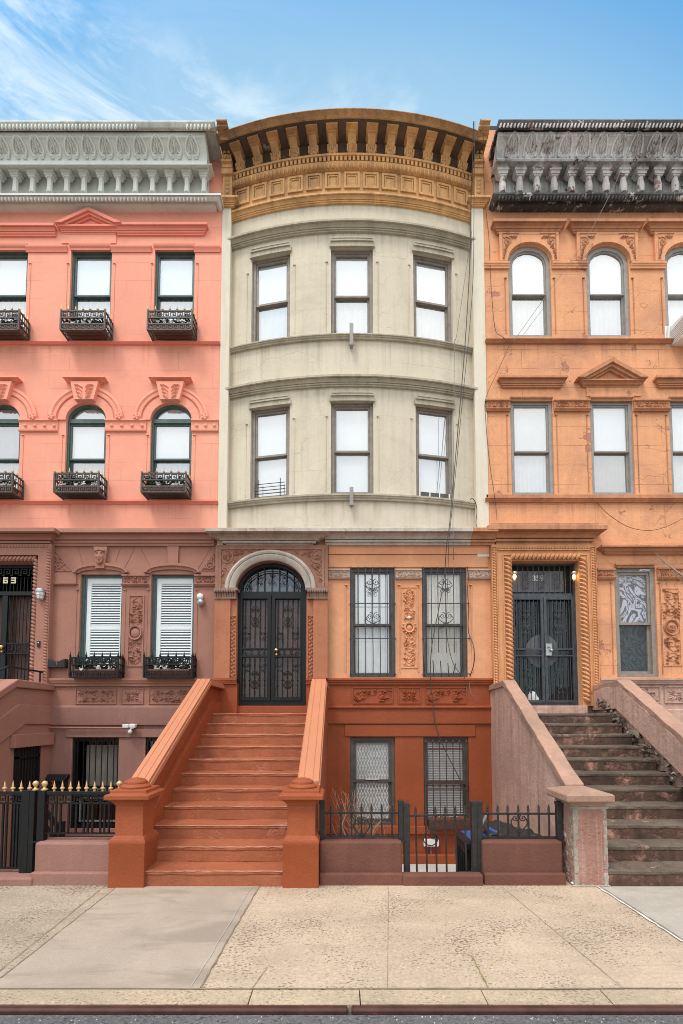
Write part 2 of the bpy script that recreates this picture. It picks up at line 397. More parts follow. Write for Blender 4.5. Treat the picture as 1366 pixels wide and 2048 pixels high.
M['glasslow'] = glassm('dark_window_glass', .13, .03, (.62,.64,.64))
M['glassclear'] = glassm('clear_glass', .10, .03, (.97,.98,.98))
M['glassdoor'] = glassm('door_glass', .05, .05)
M['steel'] = plain('rusty_kerb_steel', (.085,.036,.027), .38, .25, .5, .3, 7, .2, (.20,.09,.06), .63)
M['litter'] = plain('white_paper', (.75,.74,.71), .8, 0, .2, .05, 9, .05)

def branch_reflection(name, a, b):     # window reflection of bare branches, painted as black veins on pale ground
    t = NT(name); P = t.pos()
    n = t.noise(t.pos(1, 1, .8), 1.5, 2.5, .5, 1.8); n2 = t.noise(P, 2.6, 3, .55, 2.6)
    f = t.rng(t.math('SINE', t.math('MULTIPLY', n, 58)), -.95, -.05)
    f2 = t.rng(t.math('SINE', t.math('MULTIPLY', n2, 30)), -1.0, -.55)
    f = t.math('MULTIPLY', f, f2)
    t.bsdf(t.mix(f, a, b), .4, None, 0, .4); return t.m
M['disc'] = plain('smoky_disc', (.13,.13,.13), .4, 0, .3, .15, 5, .05)
M['branchrefl'] = branch_reflection('painted_branch_reflection', (.04,.036,.05), (.47,.455,.53))
M['branchrefldark'] = branch_reflection('painted_branch_reflection_dark', (.008,.008,.009), (.05,.05,.05))
def lampm():
    t = NT('lit_bulb'); e = t.n('Emission'); e.inputs[0].default_value = (1,.62,.22,1); e.inputs[1].default_value = 9
    t.lk(e.outputs[0], t.out.inputs[0]); return t.m
M['bulb'] = lampm()
M['lampglass'] = glassm('lamp_glass', .08, .01, (.95,.93,.88))

def pavem(name, base, dark, lite, dens, pebble=38, wear=.0, warm=None, fleck=.5):
    t = NT(name); P = t.pos()
    v = t.n('TexVoronoi'); t.lk(P, v.inputs['Vector']); v.inputs['Scale'].default_value = pebble
    hs = t.n('SeparateColor'); t.lk(v.outputs['Color'], hs.inputs[0])
    big = t.noise(P, .9, 6, .65)
    c = t.mix(t.rng(big, .35, .68), sc3(base, .84), sc3(base, 1.12))
    if warm: c = t.mix(t.rng(t.noise(P, .6, 4, .6), .4, .65), c, warm)
    c = t.mix(t.math('MULTIPLY', t.rng(hs.outputs[1], .0, 1.0), .35), c, lite)
    mo = t.noise(P, 34, 4, .75)
    c = t.mix(t.math('MULTIPLY', t.rng(mo, .48, .70), fleck*1.6), c, sc3(base, .62))
    c = t.mix(t.math('MULTIPLY', t.rng(mo, .46, .30), fleck*1.3), c, sc3(lite, 1.08))
    loose = t.noise(P, 1.6, 5, .65)
    pit = t.noise(t.pos(.75, 1.2, 1), pebble*.62, 3, .7)
    f = t.rng(t.math('ADD', pit, t.math('MULTIPLY', t.math('SUBTRACT', loose, .5), dens[1])), dens[0], dens[0]+.05)
    c = t.mix(t.math('MULTIPLY', f, .85), c, dark)
    sp = t.rng(hs.outputs[0], .955, .965)
    c = t.mix(t.math('MULTIPLY', sp, fleck), c, sc3(lite, 1.25))
    gv = t.n('TexVoronoi'); t.lk(P, gv.inputs['Vector']); gv.inputs['Scale'].default_value = 3.1
    gs = t.n('SeparateColor'); t.lk(gv.outputs['Color'], gs.inputs[0])
    gum = t.math('MULTIPLY', t.rng(gv.outputs['Distance'], .085, .065), t.rng(gs.outputs[0], .60, .62))
    c = t.mix(t.math('MULTIPLY', gum, .45), c, sc3(base, .45))
    if wear: c = t.mix(t.math('MULTIPLY', t.rng(t.noise(t.pos(.5,1.6,1), 1.7, 6, .65, .5), .47, .62), wear), c, sc3(base, .68))
    h = t.math('SUBTRACT', t.math('MULTIPLY', v.outputs['Distance'], .5), f)
    t.bsdf(c, .85, t.bump(h, .45, .008), 0, .2); return t.m
M['aggregate'] = pavem('exposed_aggregate', (.46,.35,.25), (.15,.105,.075), (.60,.48,.36), (.585,.55), 72, .35, None, .3)
M['aggregateleft'] = pavem('grey_aggregate', (.35,.28,.20), (.13,.10,.08), (.52,.43,.33), (.58,.55), 66, .35, None, .3)
M['concrete'] = pavem('smooth_concrete', (.40,.32,.248), (.22,.165,.125), (.36,.295,.235), (.69,.25), 80, .75, None, .12)
M['concretegrey'] = pavem('grey_concrete', (.40,.35,.29), (.25,.22,.18), (.48,.44,.38), (.70,.2), 60, .4, None, .12)
M['kerb'] = pavem('granite_kerb', (.43,.335,.23), (.21,.15,.095), (.60,.47,.33), (.59,.45), 80, .5, None, .25)
M['asphalt'] = pavem('asphalt', (.115,.108,.108), (.05,.05,.05), (.17,.165,.16), (.58,.3), 70)
M['areafloor'] = pavem('areaway_concrete', (.56,.54,.51), (.33,.3,.27), (.60,.58,.55), (.70,.2), 50, .25)
M['joint'] = plain('joint_dirt', (.25,.19,.135), .95, 0, .1, .3, 12, .2)
M['jointmoss'] = plain('mossy_joint', (.26,.22,.09), .95, 0, .1, .3, 12, .2)
M['jointwhite'] = plain('pale_joint', (.60,.57,.52), .9, 0, .1, .2, 12, .2)
M['earth'] = plain('bare_ground', (.34,.30,.255), .95, 0, .1, .3, 2, .3)
# ---------------------------------------------------------------- building helpers
def rect(xa, xb, ya, yb, Y=0.0):                # picture rectangle -> x0, x1, z0, z1 on the plane Y
    ym = (ya+yb)/2
    return px(xa, ym, Y), px(xb, ym, Y), pz(yb, Y), pz(ya, Y)
def rpoly(x0, x1, z0, z1): return [(x0,z0),(x1,z0),(x1,z1),(x0,z1)]
def apoly(x0, x1, z0, zs, rise, n=14):          # arched opening
    c, r = (x0+x1)/2, (x1-x0)/2
    return [(x0,z0),(x1,z0)] + [(c+r*cos(PI*i/n), zs+rise*sin(PI*i/n)) for i in range(n+1)]
def wall(name, mat, par, outer, holes, y=0.0, depth=.2):
    b = MB(); loops = [outer]+holes
    tris = tessellate_polygon([[Vector((x, z, 0)) for x, z in L] for L in loops])
    vs = [b.v((x, y, z)) for L in loops for x, z in L]
    for t in tris: b.face([vs[i] for i in t])
    k = 0
    for j, L in enumerate(loops):
        n = len(L); back = [b.v((x, y+depth, z)) for x, z in L]
        for i in range(n): b.face([vs[k+i], vs[k+(i+1) % n], back[(i+1) % n], back[i]])
        k += n
    return b.build(name, mat, par, smooth=None)
def notch(x0,x1,z0,z1,*holes):          # outline of a wall standing on z0 with doorways cut up from its foot
    o=[(x0,z0)]
    for h in holes: o += h
    return o+[(x1,z0),(x1,z1),(x0,z1)]
def hoodprof(h, p):
    return [(0,0),(.30*p,0),(.30*p,.15*h),(.44*p,.17*h),(.44*p,.31*h),(.27*p,.325*h),(.27*p,.35*h),(.52*p,.365*h),(.56*p,.47*h),(.68*p,.58*h),(.84*p,.63*h),(.68*p,.64*h),(.68*p,.665*h),(.92*p,.675*h),(.92*p,.71*h),(p,.72*h),(p,.97*h),(.97*p,h),(.0,h*1.04)]
def bandprof(h, p):
    return [(0,0),(.5*p,0),(.55*p,.3*h),(.75*p,.4*h),(.8*p,.62*h),(p,.7*h),(p,h),(0,h*1.05)]
def hood(b, xa, xb, yt, yb, p, L=True, R=True, y0=0.0, prof=hoodprof):
    z1 = pz(yt, y0-p); z0 = pz(yb, y0-.34*p); ym = yt
    x0 = px(xa, ym, y0-(p if L else 0)) + (p if L else 0)
    x1 = px(xb, ym, y0-(p if R else 0)) - (p if R else 0)
    if not L: x0 = max(x0, XL0+.005)
    if not R: x1 = min(x1, XR1-.005)
    if R: x1 = min(x1, XR1-p-.01)
    b.mold(x0, x1, prof(z1-z0, p), z0, y0, L, R)
    return x0, x1, z0, z1
def pediment(b, xa, xb, yapex, yb_t, yb_b, p):
    # raking cornices over a small base cornice
    x0, x1, z0, z1 = hood(b, xa+6, xb-6, yb_t, yb_b, p*.7)
    c = (px(xa,yb_t,-p)+px(xb,yb_t,-p))/2; hw = (px(xb,yb_t,-p)-px(xa,yb_t,-p))/2
    za = pz(yapex, -p); H = za-z1
    def tri(k0, k1, pr):
        def ch(k): return (hw*(1-k), H*(1-k))
        (w0,h0),(w1,h1) = ch(k0), ch(k1)
        zb = z1
        b.prism([(c-w0,zb),(c,zb+h0),(c,zb+h1),(c-w1,zb)], -pr, .0)
        b.prism([(c+w0,zb),(c+w1,zb),(c,zb+h1),(c,zb+h0)], -pr, .0)
    tri(0,.22,p); tri(.20,.36,p*.74); tri(.34,.48,p*.45)
    b.prism([(c-hw*.56,z1),(c+hw*.56,z1),(c,z1+H*.56)], -.03, 0)
def ringpoly(x0, x1, zs, rise, w, n=14):
    c, r = (x0+x1)/2, (x1-x0)/2
    o = [(c+r*cos(PI*i/n), zs+rise*sin(PI*i/n)) for i in range(n+1)]
    q = [(c+(r-w)*cos(PI*i/n), zs+(rise-w)*sin(PI*i/n)) for i in range(n, -1, -1)]
    return o+q
def sheet(name, mat, par, x0, x1, z0, zs, y, rise=0.0, folds=0, amp=.012, xf=None):
    b = MB(xf); n = max(6, folds*4) if folds else 1
    def col(i): return x0+(x1-x0)*i/n
    top = lambda x: zs + (rise*math.sqrt(max(0, 1-((x-(x0+x1)/2)/((x1-x0)/2))**2)) if rise else 0)
    if rise: n = max(n, 12)
    r0 = []; r1 = []
    for i in range(n+1):
        x = col(i); dy = amp*sin(2*PI*folds*i/n + .5*sin(i*1.7)) if folds else 0
        r0.append(b.v((x, y+dy, z0))); r1.append(b.v((x, y+dy*.6, top(x))))
    for i in range(n): b.face([r0[i], r0[i+1], r1[i+1], r1[i]])
    return b.build(name, mat, par, smooth=60 if folds else None)
def window(par, x0, x1, z0, z1, zm, fm, up, lo, y=.1, fw=.05, sw=.045, rise=0.0, glass=None, glo=None, xf=None, name='window', zt=None, nar=14, shade=0.0, fup=0, flo=6, sm=None):
    glass = glass or M['glass']; glo = glo or glass; sm = sm or fm
    zs = z1-rise
    b = MB(xf)
    b.box(x0, x0+fw, y, y+.14, z0, zs); b.box(x1-fw, x1, y, y+.14, z0, zs); b.box(x0+fw, x1-fw, y, y+.14, z0, z0+fw*.8)
    if rise: b.prism(ringpoly(x0, x1, zs, rise, fw, nar), y, y+.14)
    else: b.box(x0+fw, x1-fw, y, y+.14, z1-fw, z1)
    if zt: b.box(x0+fw, x1-fw, y-.01, y+.13, zt[1], zt[0])
    w = b.build(name, fm, par, smooth=None)
    a0, a1 = x0+fw, x1-fw
    ztop = zt[1] if zt else (zs if rise else z1-fw)
    ri = 0 if zt else (rise-fw if rise else 0)
    # sashes: the upper one outside, the lower one behind it
    def sash(za, zb, yy, ri=0.0, bot=sw, top=sw):
        s = MB(xf)
        s.box(a0, a0+sw, yy, yy+.045, za, zb); s.box(a1-sw, a1, yy, yy+.045, za, zb)
        s.box(a0+sw, a1-sw, yy, yy+.045, za, za+bot)
        if ri > 0: s.prism(ringpoly(a0, a1, zb, ri, sw, nar), yy, yy+.045)
        else: s.box(a0+sw, a1-sw, yy, yy+.045, zb-top, zb)
        s.build('sash', sm, w, smooth=None)
    sash(zm-sw*.5, ztop, y+.025, ri)
    sash(z0+fw*.8, zm+sw*.45, y+.072, 0, bot=sw*1.2)
    sheet('pane', glass, w, a0+sw, a1-sw, zm, ztop-(0 if ri else sw), y+.045, max(0, ri-sw), xf=xf)
    sheet('pane', glo, w, a0+sw, a1-sw, z0+fw, zm, y+.092, xf=xf)
    if zt:
        sheet('pane', glass, w, a0, a1, zt[0], zs, y+.045, rise-fw, xf=xf)
    yb = y+.079
    if up is not None:
        sheet('blind', up, w, a0, a1, zm+shade, (zs if rise else z1-fw)-.0, yb, (rise-fw if rise else 0), folds=fup, amp=.006, xf=xf)
    if lo is not None:
        sheet('curtain', lo, w, a0, a1, z0, zm+shade-.01, y+.133, folds=flo, xf=xf)
    if up is None or lo is None:
        pass
    return w
def lintelstep(b, xa, xb, yt, yb, p=.05, y0=0.0):       # small stepped head moulding above an opening
    x0 = px(xa, yt, y0-p); x1 = px(xb, yt, y0-p); z1 = pz(yt, y0-p); z0 = pz(yb, y0-p*.5); h = z1-z0
    b.mold(x0+p, x1-p, [(0,0),(.4*p,0),(.45*p,.35*h),(.75*p,.45*h),(p,.65*h),(p,h),(0,h*1.1)], z0, y0)
def stops(b, x0, x1, z0, z1, y0=0.0, d=.075, t=.05, p=.014):   # chamfer beads beside an opening with a small hooked stop
    for s, x in ((-1, x0), (1, x1)):
        xo = x+s*d
        b.box(min(xo, xo-s*.014), max(xo, xo-s*.014), y0-p*.8, y0, z0+.06, z1-.33)
        b.box(min(xo+s*.008, xo-s*.045), max(xo+s*.008, xo-s*.045), y0-p*1.8, y0, z1-.33, z1-.314)
def carve(b, x0, x1, z0, z1, y, seed=1, t=.0, vert=None, dens=1.0, spir=True):
    r = random.Random(seed); w, h = x1-x0, z1-z0
    v = (h > w) if vert is None else vert
    Ln, S = (h, w) if v else (w, h)
    def P(u, q): return (x0+w/2+q, z0+u) if v else (x0+u, z0+h/2+q)
    def ang(a): return PI/2-a if v else a
    t = t or S*.065
    n = max(1, round(Ln/S*.95)); st = Ln/n
    if spir:
        for i in range(n):
            d = 1 if i % 2 else -1
            cx, cz = P(st*(i+.5), 0)
            b.spiral(cx, cz, S*.40, 1.35, r.uniform(0, 6), d*(-1 if v else 1), y, t, 18, .2)
        pts = []
        for k in range(n*8+1):
            u = Ln*k/(n*8); cx, cz = P(u, S*.40*sin(PI*u/st)); pts.append((cx, y, cz))
        b.tube(pts, t*.8, 5)
    for k in range(int(n*13*dens)):
        u = r.uniform(.05, .95)*Ln; q = r.choice((-1,1))*r.uniform(.12, .44)*S
        cx, cz = P(u, q)
        b.leaf(cx, cz, S*r.uniform(.2,.34), S*r.uniform(.10,.18), r.uniform(0, 2*PI), y-.004, S*r.uniform(.13,.2))
def rosette(b, cx, cz, w, h, y):
    for k in range(8):
        a = PI*k/4+PI/8*0; L = (.34 if k % 2 == 0 else .46)*min(w, h)
        for s in (-.16, .16):
            b.leaf(cx+cos(a+s)*L*.62*(w/min(w,h))**.7, cz+sin(a+s)*L*.62, L*.85, L*.3, a+s*1.8, y-.004, L*.24)
    b.ell((cx, y, cz), min(w,h)*.09, .03, min(w,h)*.09)
    for i in (-1,1):
        for j in (-1,1): b.spiral(cx+i*w*.33, cz+j*h*.3, min(w,h)*.14, 1.1, 0, i*j, y, min(w,h)*.03, 10)
def frame4(b, x0, x1, z0, z1, w, y, p):
    b.box(x0, x1, y-p, y, z0, z0+w); b.box(x0, x1, y-p, y, z1-w, z1)
    b.box(x0, x0+w, y-p, y, z0+w, z1-w); b.box(x1-w, x1, y-p, y, z0+w, z1-w)
def rope(b, p0, p1, r, y, pitch):
    (xa, za), (xb, zb) = p0, p1; L = math.hypot(xb-xa, zb-za); n = max(2, int(L/pitch))
    ux, uz = (xb-xa)/L, (zb-za)/L; a = math.atan2(uz, ux)
    for i in range(n):
        f = (i+.5)/n
        b.ell((xa+(xb-xa)*f, y, za+(zb-za)*f), r*1.25, r*.95, pitch*.52, -(a+PI/2-.62), 7, 5)
def heart(b, cx, cz, w, h, y, t):                       # wrought scroll heart
    for s in (-1, 1):
        pts = []
        for i in range(15):
            f = i/14
            pts.append((cx+s*w*.5*sin(PI*f*.78)*(1 if f<.75 else 1), y, cz-h*.5+h*.8*f))
        b.tube(pts, t, 5)
        b.spiral(cx+s*w*.24, cz+h*.25, w*.25, 1.35, PI*.5 if s>0 else PI*.5, s, y, t, 14, .2)
        b.spiral(cx+s*w*.12, cz-h*.45, w*.13, 1.1, -PI/2, -s, y, t*.8, 10, .3)
def keyband(b, x0, x1, z0, z1, y, t=.01, n=None):       # Greek key of flat bars
    h = z1-z0; n = n or max(2, int((x1-x0)/(h*1.15))); u = (x1-x0)/n; q = t
    for i in range(n):
        a = x0+u*i
        def bx(fa, fb, ga, gb): b.box(a+u*fa, a+u*fb, y-q, y+q, z0+h*ga, z0+h*gb)
        bx(.06,.18,.0,1); bx(.18,.86,.86,1); bx(.74,.86,.22,.86); bx(.38,.74,.22,.36); bx(.38,.5,.36,.64); bx(.5,.62,.52,.64); bx(.86,1.06,0,.12)
def text(name, s, size, x, z, y, mat, par, ext=.006, vert=False, gap=1.0, bold=.0):
    chars = s if vert else [s]; meshes = []
    for i, ch in enumerate(chars):
        cu = bpy.data.curves.new('t', 'FONT'); cu.body = ch; cu.size = size; cu.extrude = ext; cu.align_x = 'CENTER'; cu.align_y = 'CENTER'; cu.offset = bold
        o = bpy.data.objects.new('t', cu); COL.objects.link(o)
        o.rotation_euler = (PI/2, 0, 0); o.location = (x, y, z - i*size*gap)
        meshes.append((o, cu))
    bpy.context.view_layer.update(); dg = bpy.context.evaluated_depsgraph_get(); bm = bmesh.new()
    for o, cu in meshes:
        me = bpy.data.meshes.new_from_object(o.evaluated_get(dg)); me.transform(o.matrix_world); bm.from_mesh(me); bpy.data.meshes.remove(me)
    for o, cu in meshes: bpy.data.objects.remove(o); bpy.data.curves.remove(cu)
    b = MB(); b.bm.free(); b.bm = bm
    return b.build(name, mat, par, smooth=None)
def house_body(par, x0, x1, ztop, yfront=.22):
    b = MB()
    for x in (x0+.01, x1-.01):
        b.poly([(x,yfront,-1.05),(x,11,-1.05),(x,11,ztop),(x,yfront,ztop)])
    b.poly([(x0,11,-1.05),(x1,11,-1.05),(x1,11,ztop),(x0,11,ztop)])
    b.build('side_wall', M['party'], par, smooth=None)
    b = MB(); b.box(x0, x1, .02, 11, ztop-.02, ztop+.12); b.build('roof', M['roof'], par, smooth=None)
    b = MB(); b.poly([(x0+.02,1.6,-1.05),(x1-.02,1.6,-1.05),(x1-.02,1.6,ztop-.1),(x0+.02,1.6,ztop-.1)])
    for z in (2.0, 5.9, 9.2): b.box(x0+.02, x1-.02, .23, 1.6, z-.1, z)
    b.build('room_wall', M['interior'], par, smooth=None)
# ================================================================= PINK HOUSE
XL0, XL1, XC1, XR1 = -8.2, -2.566, 3.055, 8.70
pink = thing('row_house', 'coral pink row house with sage green cornice and dark brown ground storeys', 'house', ((XL0+XL1)/2, 0, 0), 'attached row houses')
ZB = pz(1058)                                   # where the brown storeys end
ztopL = pz(262, 0)
wtop = []                                       # openings of the two pink storeys
for xa, xb in ((-28, 53), (139.5, 222), (308, 388.5)):
    x0, x1, z0, z1 = rect(xa, xb, 499, 672); wtop.append((x0, x1, z0, z1))
warc = []
for xa, xb in ((-42, 39.5), (130.5, 211.5), (300, 383)):
    x0 = px(xa, 900); x1 = px(xb, 900); warc.append((x0, x1, pz(998), pz(841), pz(806.5)))
wall('wall', M['pink'], pink, rpoly(XL0, XL1, ZB-.05, ztopL),
     [rpoly(*w) for w in wtop] + [apoly(a, b, c, d, e-d) for a, b, c, d, e in warc])
house_body(pink, XL0, XL1, ztopL)
# -- brown storeys
wlow = [rect(159, 243.5, 1149, 1350), rect(301, 387.5, 1149, 1350)]
wbas = [rect(142, 235.5, 1475, 1656), rect(289, 372, 1475, 1656)]
dx1 = px(68, 1250); dx0 = dx1-1.36; dz0 = pz(1411); dz1 = pz(1127)
wall('brown_wall', M['brown'], pink, notch(XL0, XL1, pz(1414), ZB-.05, [(dx0,pz(1414)),(dx0,dz1),(dx1,dz1),(dx1,pz(1414))]), [rpoly(*w) for w in wlow], y=-.012)
wall('basement_wall', M['brownlow'], pink, rpoly(XL0, XL1, -1.05, pz(1414)), [rpoly(*w) for w in wbas], y=.0)
b = MB(); b.mold(XL0, XL1, [(0,0),(.055,0),(.06,.02),(.06,pz(1413)-pz(1450)-.02),(.03,pz(1413)-pz(1450)+.01),(0,pz(1413)-pz(1450)+.03)], pz(1450), -.002, False, False)
b.build('plinth_band', M['brownlow'], pink)
b = MB(); x0, x1, z0, z1 = rect(132, 420, 1458, 1474); b.box(x0, x1+.3, -.03, .1, z0, z1); b.build('lintel', M['brownlow'], pink)
b = MB(); x0, x1, z0, z1 = rect(102, 400, 1656, 1670); b.box(x0, x1, -.06, .1, z0, z1); b.build('sill_band', M['brownlow'], pink)
# -- upper windows
for i, (x0, x1, z0, z1) in enumerate(wtop):
    window(pink, x0, x1, z0, z1, pz(595, .13), M['green'], M['blind'], M['curtain'], y=.06, fw=.042, sw=.036, flo=7)
for i, (x0, x1, z0, zs, za) in enumerate(warc):
    window(pink, x0, x1, z0, za, pz(921, .13), M['green'], M['greycurtain'] if i == 0 else M['blind'], M['curtain'], y=.06, fw=.045, sw=.036, rise=za-zs, zt=(pz(840,.08), pz(848,.08)), flo=7, fup=0 if i != 0 else 5)
# -- trim of the upper storeys
b = MB()
for xa, xb in ((53.5,135.5),(223,304),(388.5,441)): hood(b, xa, xb, 489.5, 504, .05, False, False, prof=bandprof)
hood(b, -140, -27, 489.5, 504, .05, False, False, prof=bandprof)
b.build('string_course', M['pinktrim'], pink)
b = MB()
for xa, xb in ((-33,53.5),(137,222),(306,389)): lintelstep(b, xa, xb, 486, 499)
b.build('window_head', M['pinktrim'], pink)
b = MB(); hood(b, -160, 114, 445, 471, .12, False, False); hood(b, 236, 414, 443.5, 469, .12, False, True); b.build('window_hood', M['pinktrim'], pink)
b = MB(); pediment(b, 108, 242, 413, 448, 467, .15); b.build('pediment', M['pinktrim'], pink)
b = MB(); x0, x1, z0, z1 = rect(124, 233, 467, 488); b.box(x0, x1, -.02, 0, z0, z1)
b.build('pediment_apron', M['pink'], pink)
for w in wtop+warc:
    b = MB(); stops(b, w[0], w[1], w[2], w[3]); b.build('window_surround', M['pink'], pink)
for yt, yb in ((681.5, 689), (1000.5, 1007.5)):
    b = MB(); hood(b, -160, 441 if yt < 700 else 436.5, yt, yb, .07, False, False, prof=bandprof); b.build('sill_course', M['pinktrim'], pink)
# arches with keystones
for i, (x0, x1, z0, zs, za) in enumerate(warc):
    c, r, q = (x0+x1)/2, (x1-x0)/2, za-zs
    k = (px(242,836)-px(93,836))/2
    b = MB()
    b.arch(c, zs, r, q, [(.0,0),(.0,.03),(.16,.035),(.17,.012),(.19,.012),(.2,.05),(.25,.055),(.27,.035),(.30,.06),(k-r,.05),(k-r,0)], n=26)
    for s in (-1, 1): b.ell((c+s*(k-.075), -.05, zs+.05), .075, .035, .07, nu=8, nv=4)
    for s in (-1, 1):
        for j in range(5): b.ell((c+s*(k-.075)+.05*cos(j*1.26), -.07, zs+.05+.05*sin(j*1.26)), .025, .02, .025, nu=6, nv=4)
    b.build('window_arch', M['pinktrim' if False else 'pink'], pink)
    b = MB(); zt, zb = pz(764, -.1), pz(800, -.1); h = zt-zb
    b.hexa([(c-.20,-.13,zb),(c+.20,-.13,zb),(c+.20,0,zb),(c-.20,0,zb)], [(c-.29,-.13,zt),(c+.29,-.13,zt),(c+.29,0,zt),(c-.29,0,zt)])
    b.mold(c-.27, c+.27, hoodprof(pz(750,-.2)-zt, .17), zt+.002, 0)
    for s in (-1, 1):
        for j in range(4):
            b.leaf(c+s*(.06+.012*j), zb+.05+h*.20*j, .13+.015*j, .075, PI/2-s*(.25+.3*j), -.131, .05); b.leaf(c+s*(.10+.02*j), zb+.06+h*.2*j, .10, .05, PI/2-s*(1.0+.15*j), -.131, .04)
    b.build('keystone', M['pink'], pink)
b = MB(); bb = []
for xa, xb in ((40,117),(212,293.5),(383.5,437)):
    hood(b, xa, xb, 837, 863, .06, False, False, prof=lambda h,p: [(0,0),(p*.6,0),(p*.8,.1*h),(p*.4,.12*h),(p*.4,.8*h),(p*.7,.84*h),(p,.88*h),(p,h),(0,h*1.04)])
    n = 4 if xb < 400 else 3
    for j in range(n):
        X = px(xa+(xb-xa)*(j+.55)/n, 851, -.03); b.ell((X, -.025, pz(851, -.03)), .04, .035, .04)
b.build('impost_band', M['pink'], pink)
# -- ledge between pink and brown, with the heavier hood over the door
b = MB(); hood(b, 108, 431, 1056, 1091, .22, False, False); b.build('ledge', M['brown'], pink)
b = MB(); hood(b, -160, 109, 1054.5, 1092, .38, False, True); b.build('door_hood', M['brown'], pink)
# -- parlour windows with louvred shutters
for i, (x0, x1, z0, z1) in enumerate(wlow):
    b = MB(); y = .06; fw = .05
    b.box(x0,x0+fw,y,y+.12,z0,z1); b.box(x1-fw,x1,y,y+.12,z0,z1); b.box(x0+fw,x1-fw,y,y+.12,z1-fw,z1)
    w = b.build('window', M['green'], pink, smooth=None)
    b = MB(); a0, a1 = x0+fw+.03, x1-fw-.0; s = .085; yy = y+.05
    b.box(a0,a0+s,yy,yy+.04,z0,z1-fw); b.box(a1-s*.5,a1,yy,yy+.04,z0,z1-fw)
    zt = pz(1167,.1) if i == 0 else pz(1167,.1); zm0, zm1 = pz(1259,.1), pz(1252,.1)
    b.box(a0+s,a1-s*.5,yy,yy+.04,zt,z1-fw); b.box(a0+s,a1-s*.5,yy,yy+.04,zm0,zm1)
    b.build('shutter_frame', M['slat'], w, smooth=None)
    b = MB(); n1 = 17
    for za, zb, n in ((zm1, zt, 17), (z0, zm0, 17)):
        for k in range(n):
            zc = za+(zb-za)*(k+.5)/n; h = (zb-za)/n
            b.hexa([(a0+s,yy+.004,zc-h*.26),(a1-s*.5,yy+.004,zc-h*.26),(a1-s*.5,yy+.012,zc-h*.28),(a0+s,yy+.012,zc-h*.28)],
                   [(a0+s,yy+.020,zc+h*.24),(a1-s*.5,yy+.020,zc+h*.24),(a1-s*.5,yy+.028,zc+h*.22),(a0+s,yy+.028,zc+h*.22)])
    b.build('louvre', M['slat'], w, smooth=None)
    sheet('pane', M['glassclear'], w, x0+fw, x1-fw, z0, z1-fw, y+.02)
    # segmental head with drip mould
    c, r = (x0+x1)/2, (x1-x0)/2+.03
    b = MB(); b.arch(c, pz(1147), r, pz(1138)-pz(1147), [(-.02,0),(-.02,.05),(.03,.055),(.05,.09),(.10,.09),(.11,0)], n=12); b.build('window_hood', M['brown'], pink)
for w in wlow:
    b = MB(); stops(b, *w[:4], y0=-.012); b.build('window_surround', M['brown'], pink)
# keystones: one with a bearded mask, one plain
b = MB(); x0, x1, z0, z1 = rect(188, 212, 1093, 1136, -.1); c = (x0+x1)/2; h = z1-z0
b.hexa([(c-.085,-.10,z0),(c+.085,-.10,z0),(c+.085,-.012,z0),(c-.085,-.012,z0)], [(c-.14,-.10,z1),(c+.14,-.10,z1),(c+.14,-.012,z1),(c-.14,-.012,z1)])
zc = z0+h*.55
b.ell((c,-.10,zc), .095, .055, h*.30, nu=12, nv=8)                    # face
b.hexa([(c-.02,-.165,zc-.03),(c+.02,-.165,zc-.03),(c+.02,-.12,zc-.03),(c-.02,-.12,zc-.03)], [(c-.008,-.145,zc+.06),(c+.008,-.145,zc+.06),(c+.008,-.12,zc+.06),(c-.008,-.12,zc+.06)])
for s in (-1,1):
    b.ell((c+s*.04,-.145,zc+.045), .022, .012, .009); b.ell((c+s*.042,-.15,zc+.072), .03, .012, .008, s*.25)
    b.ell((c+s*.05,-.135,zc-.02), .025, .02, .02)
b.ell((c,-.15,zc-.065), .03, .014, .012)
for j in range(-2,3): b.ell((c+.025*j,-.13,zc-.115-.012*(2-abs(j))), .014, .02, .045, j*.12)   # beard
for j in range(-3,4): b.ell((c+.03*j,-.13,zc+.125-.006*abs(j)), .02, .025, .026)              # curls
b.build('mask_keystone', M['brown'], pink)
b = MB(); x0, x1, z0, z1 = rect(334, 358, 1093, 1133, -.05); c=(x0+x1)/2
b.hexa([(c-.10,-.06,z0),(c+.10,-.06,z0),(c+.10,-.012,z0),(c-.10,-.012,z0)], [(c-.115,-.06,z1),(c+.115,-.06,z1),(c+.115,-.012,z1),(c-.115,-.012,z1)])
b.build('keystone', M['brown'], pink)
# carved corner triangles, joints of the flat arches, bands and panels
for tri, sd in (([(107,1098),(107,1142),(142,1142)],3), ([(428,1106),(428,1141),(403,1141)],4)):
    P = [(px(a,c_,-.02), pz(c_,-.02)) for a, c_ in tri]; b = MB()
    for i in range(3):
        q0, q1 = P[i], P[(i+1)%3]; b.tube([(q0[0],-.015,q0[1]),(q1[0],-.015,q1[1])], .014, 4)
    gx = sum(p[0] for p in P)/3; gz = sum(p[1] for p in P)/3
    b.spiral(gx, gz-.03, .10, 1.4, 0, 1, -.02, .018); r = random.Random(sd)
    for k in range(12):
        u, w_ = sorted((r.random(), r.random())); x = P[0][0]*u+P[1][0]*(w_-u)+P[2][0]*(1-w_); z = P[0][1]*u+P[1][1]*(w_-u)+P[2][1]*(1-w_)
        b.leaf(gx+(x-gx)*.8, gz+(z-gz)*.8, .11, .06, r.uniform(0,6), -.013, .035)
    b.build('carved_corner', M['brown'], pink)
b = MB()
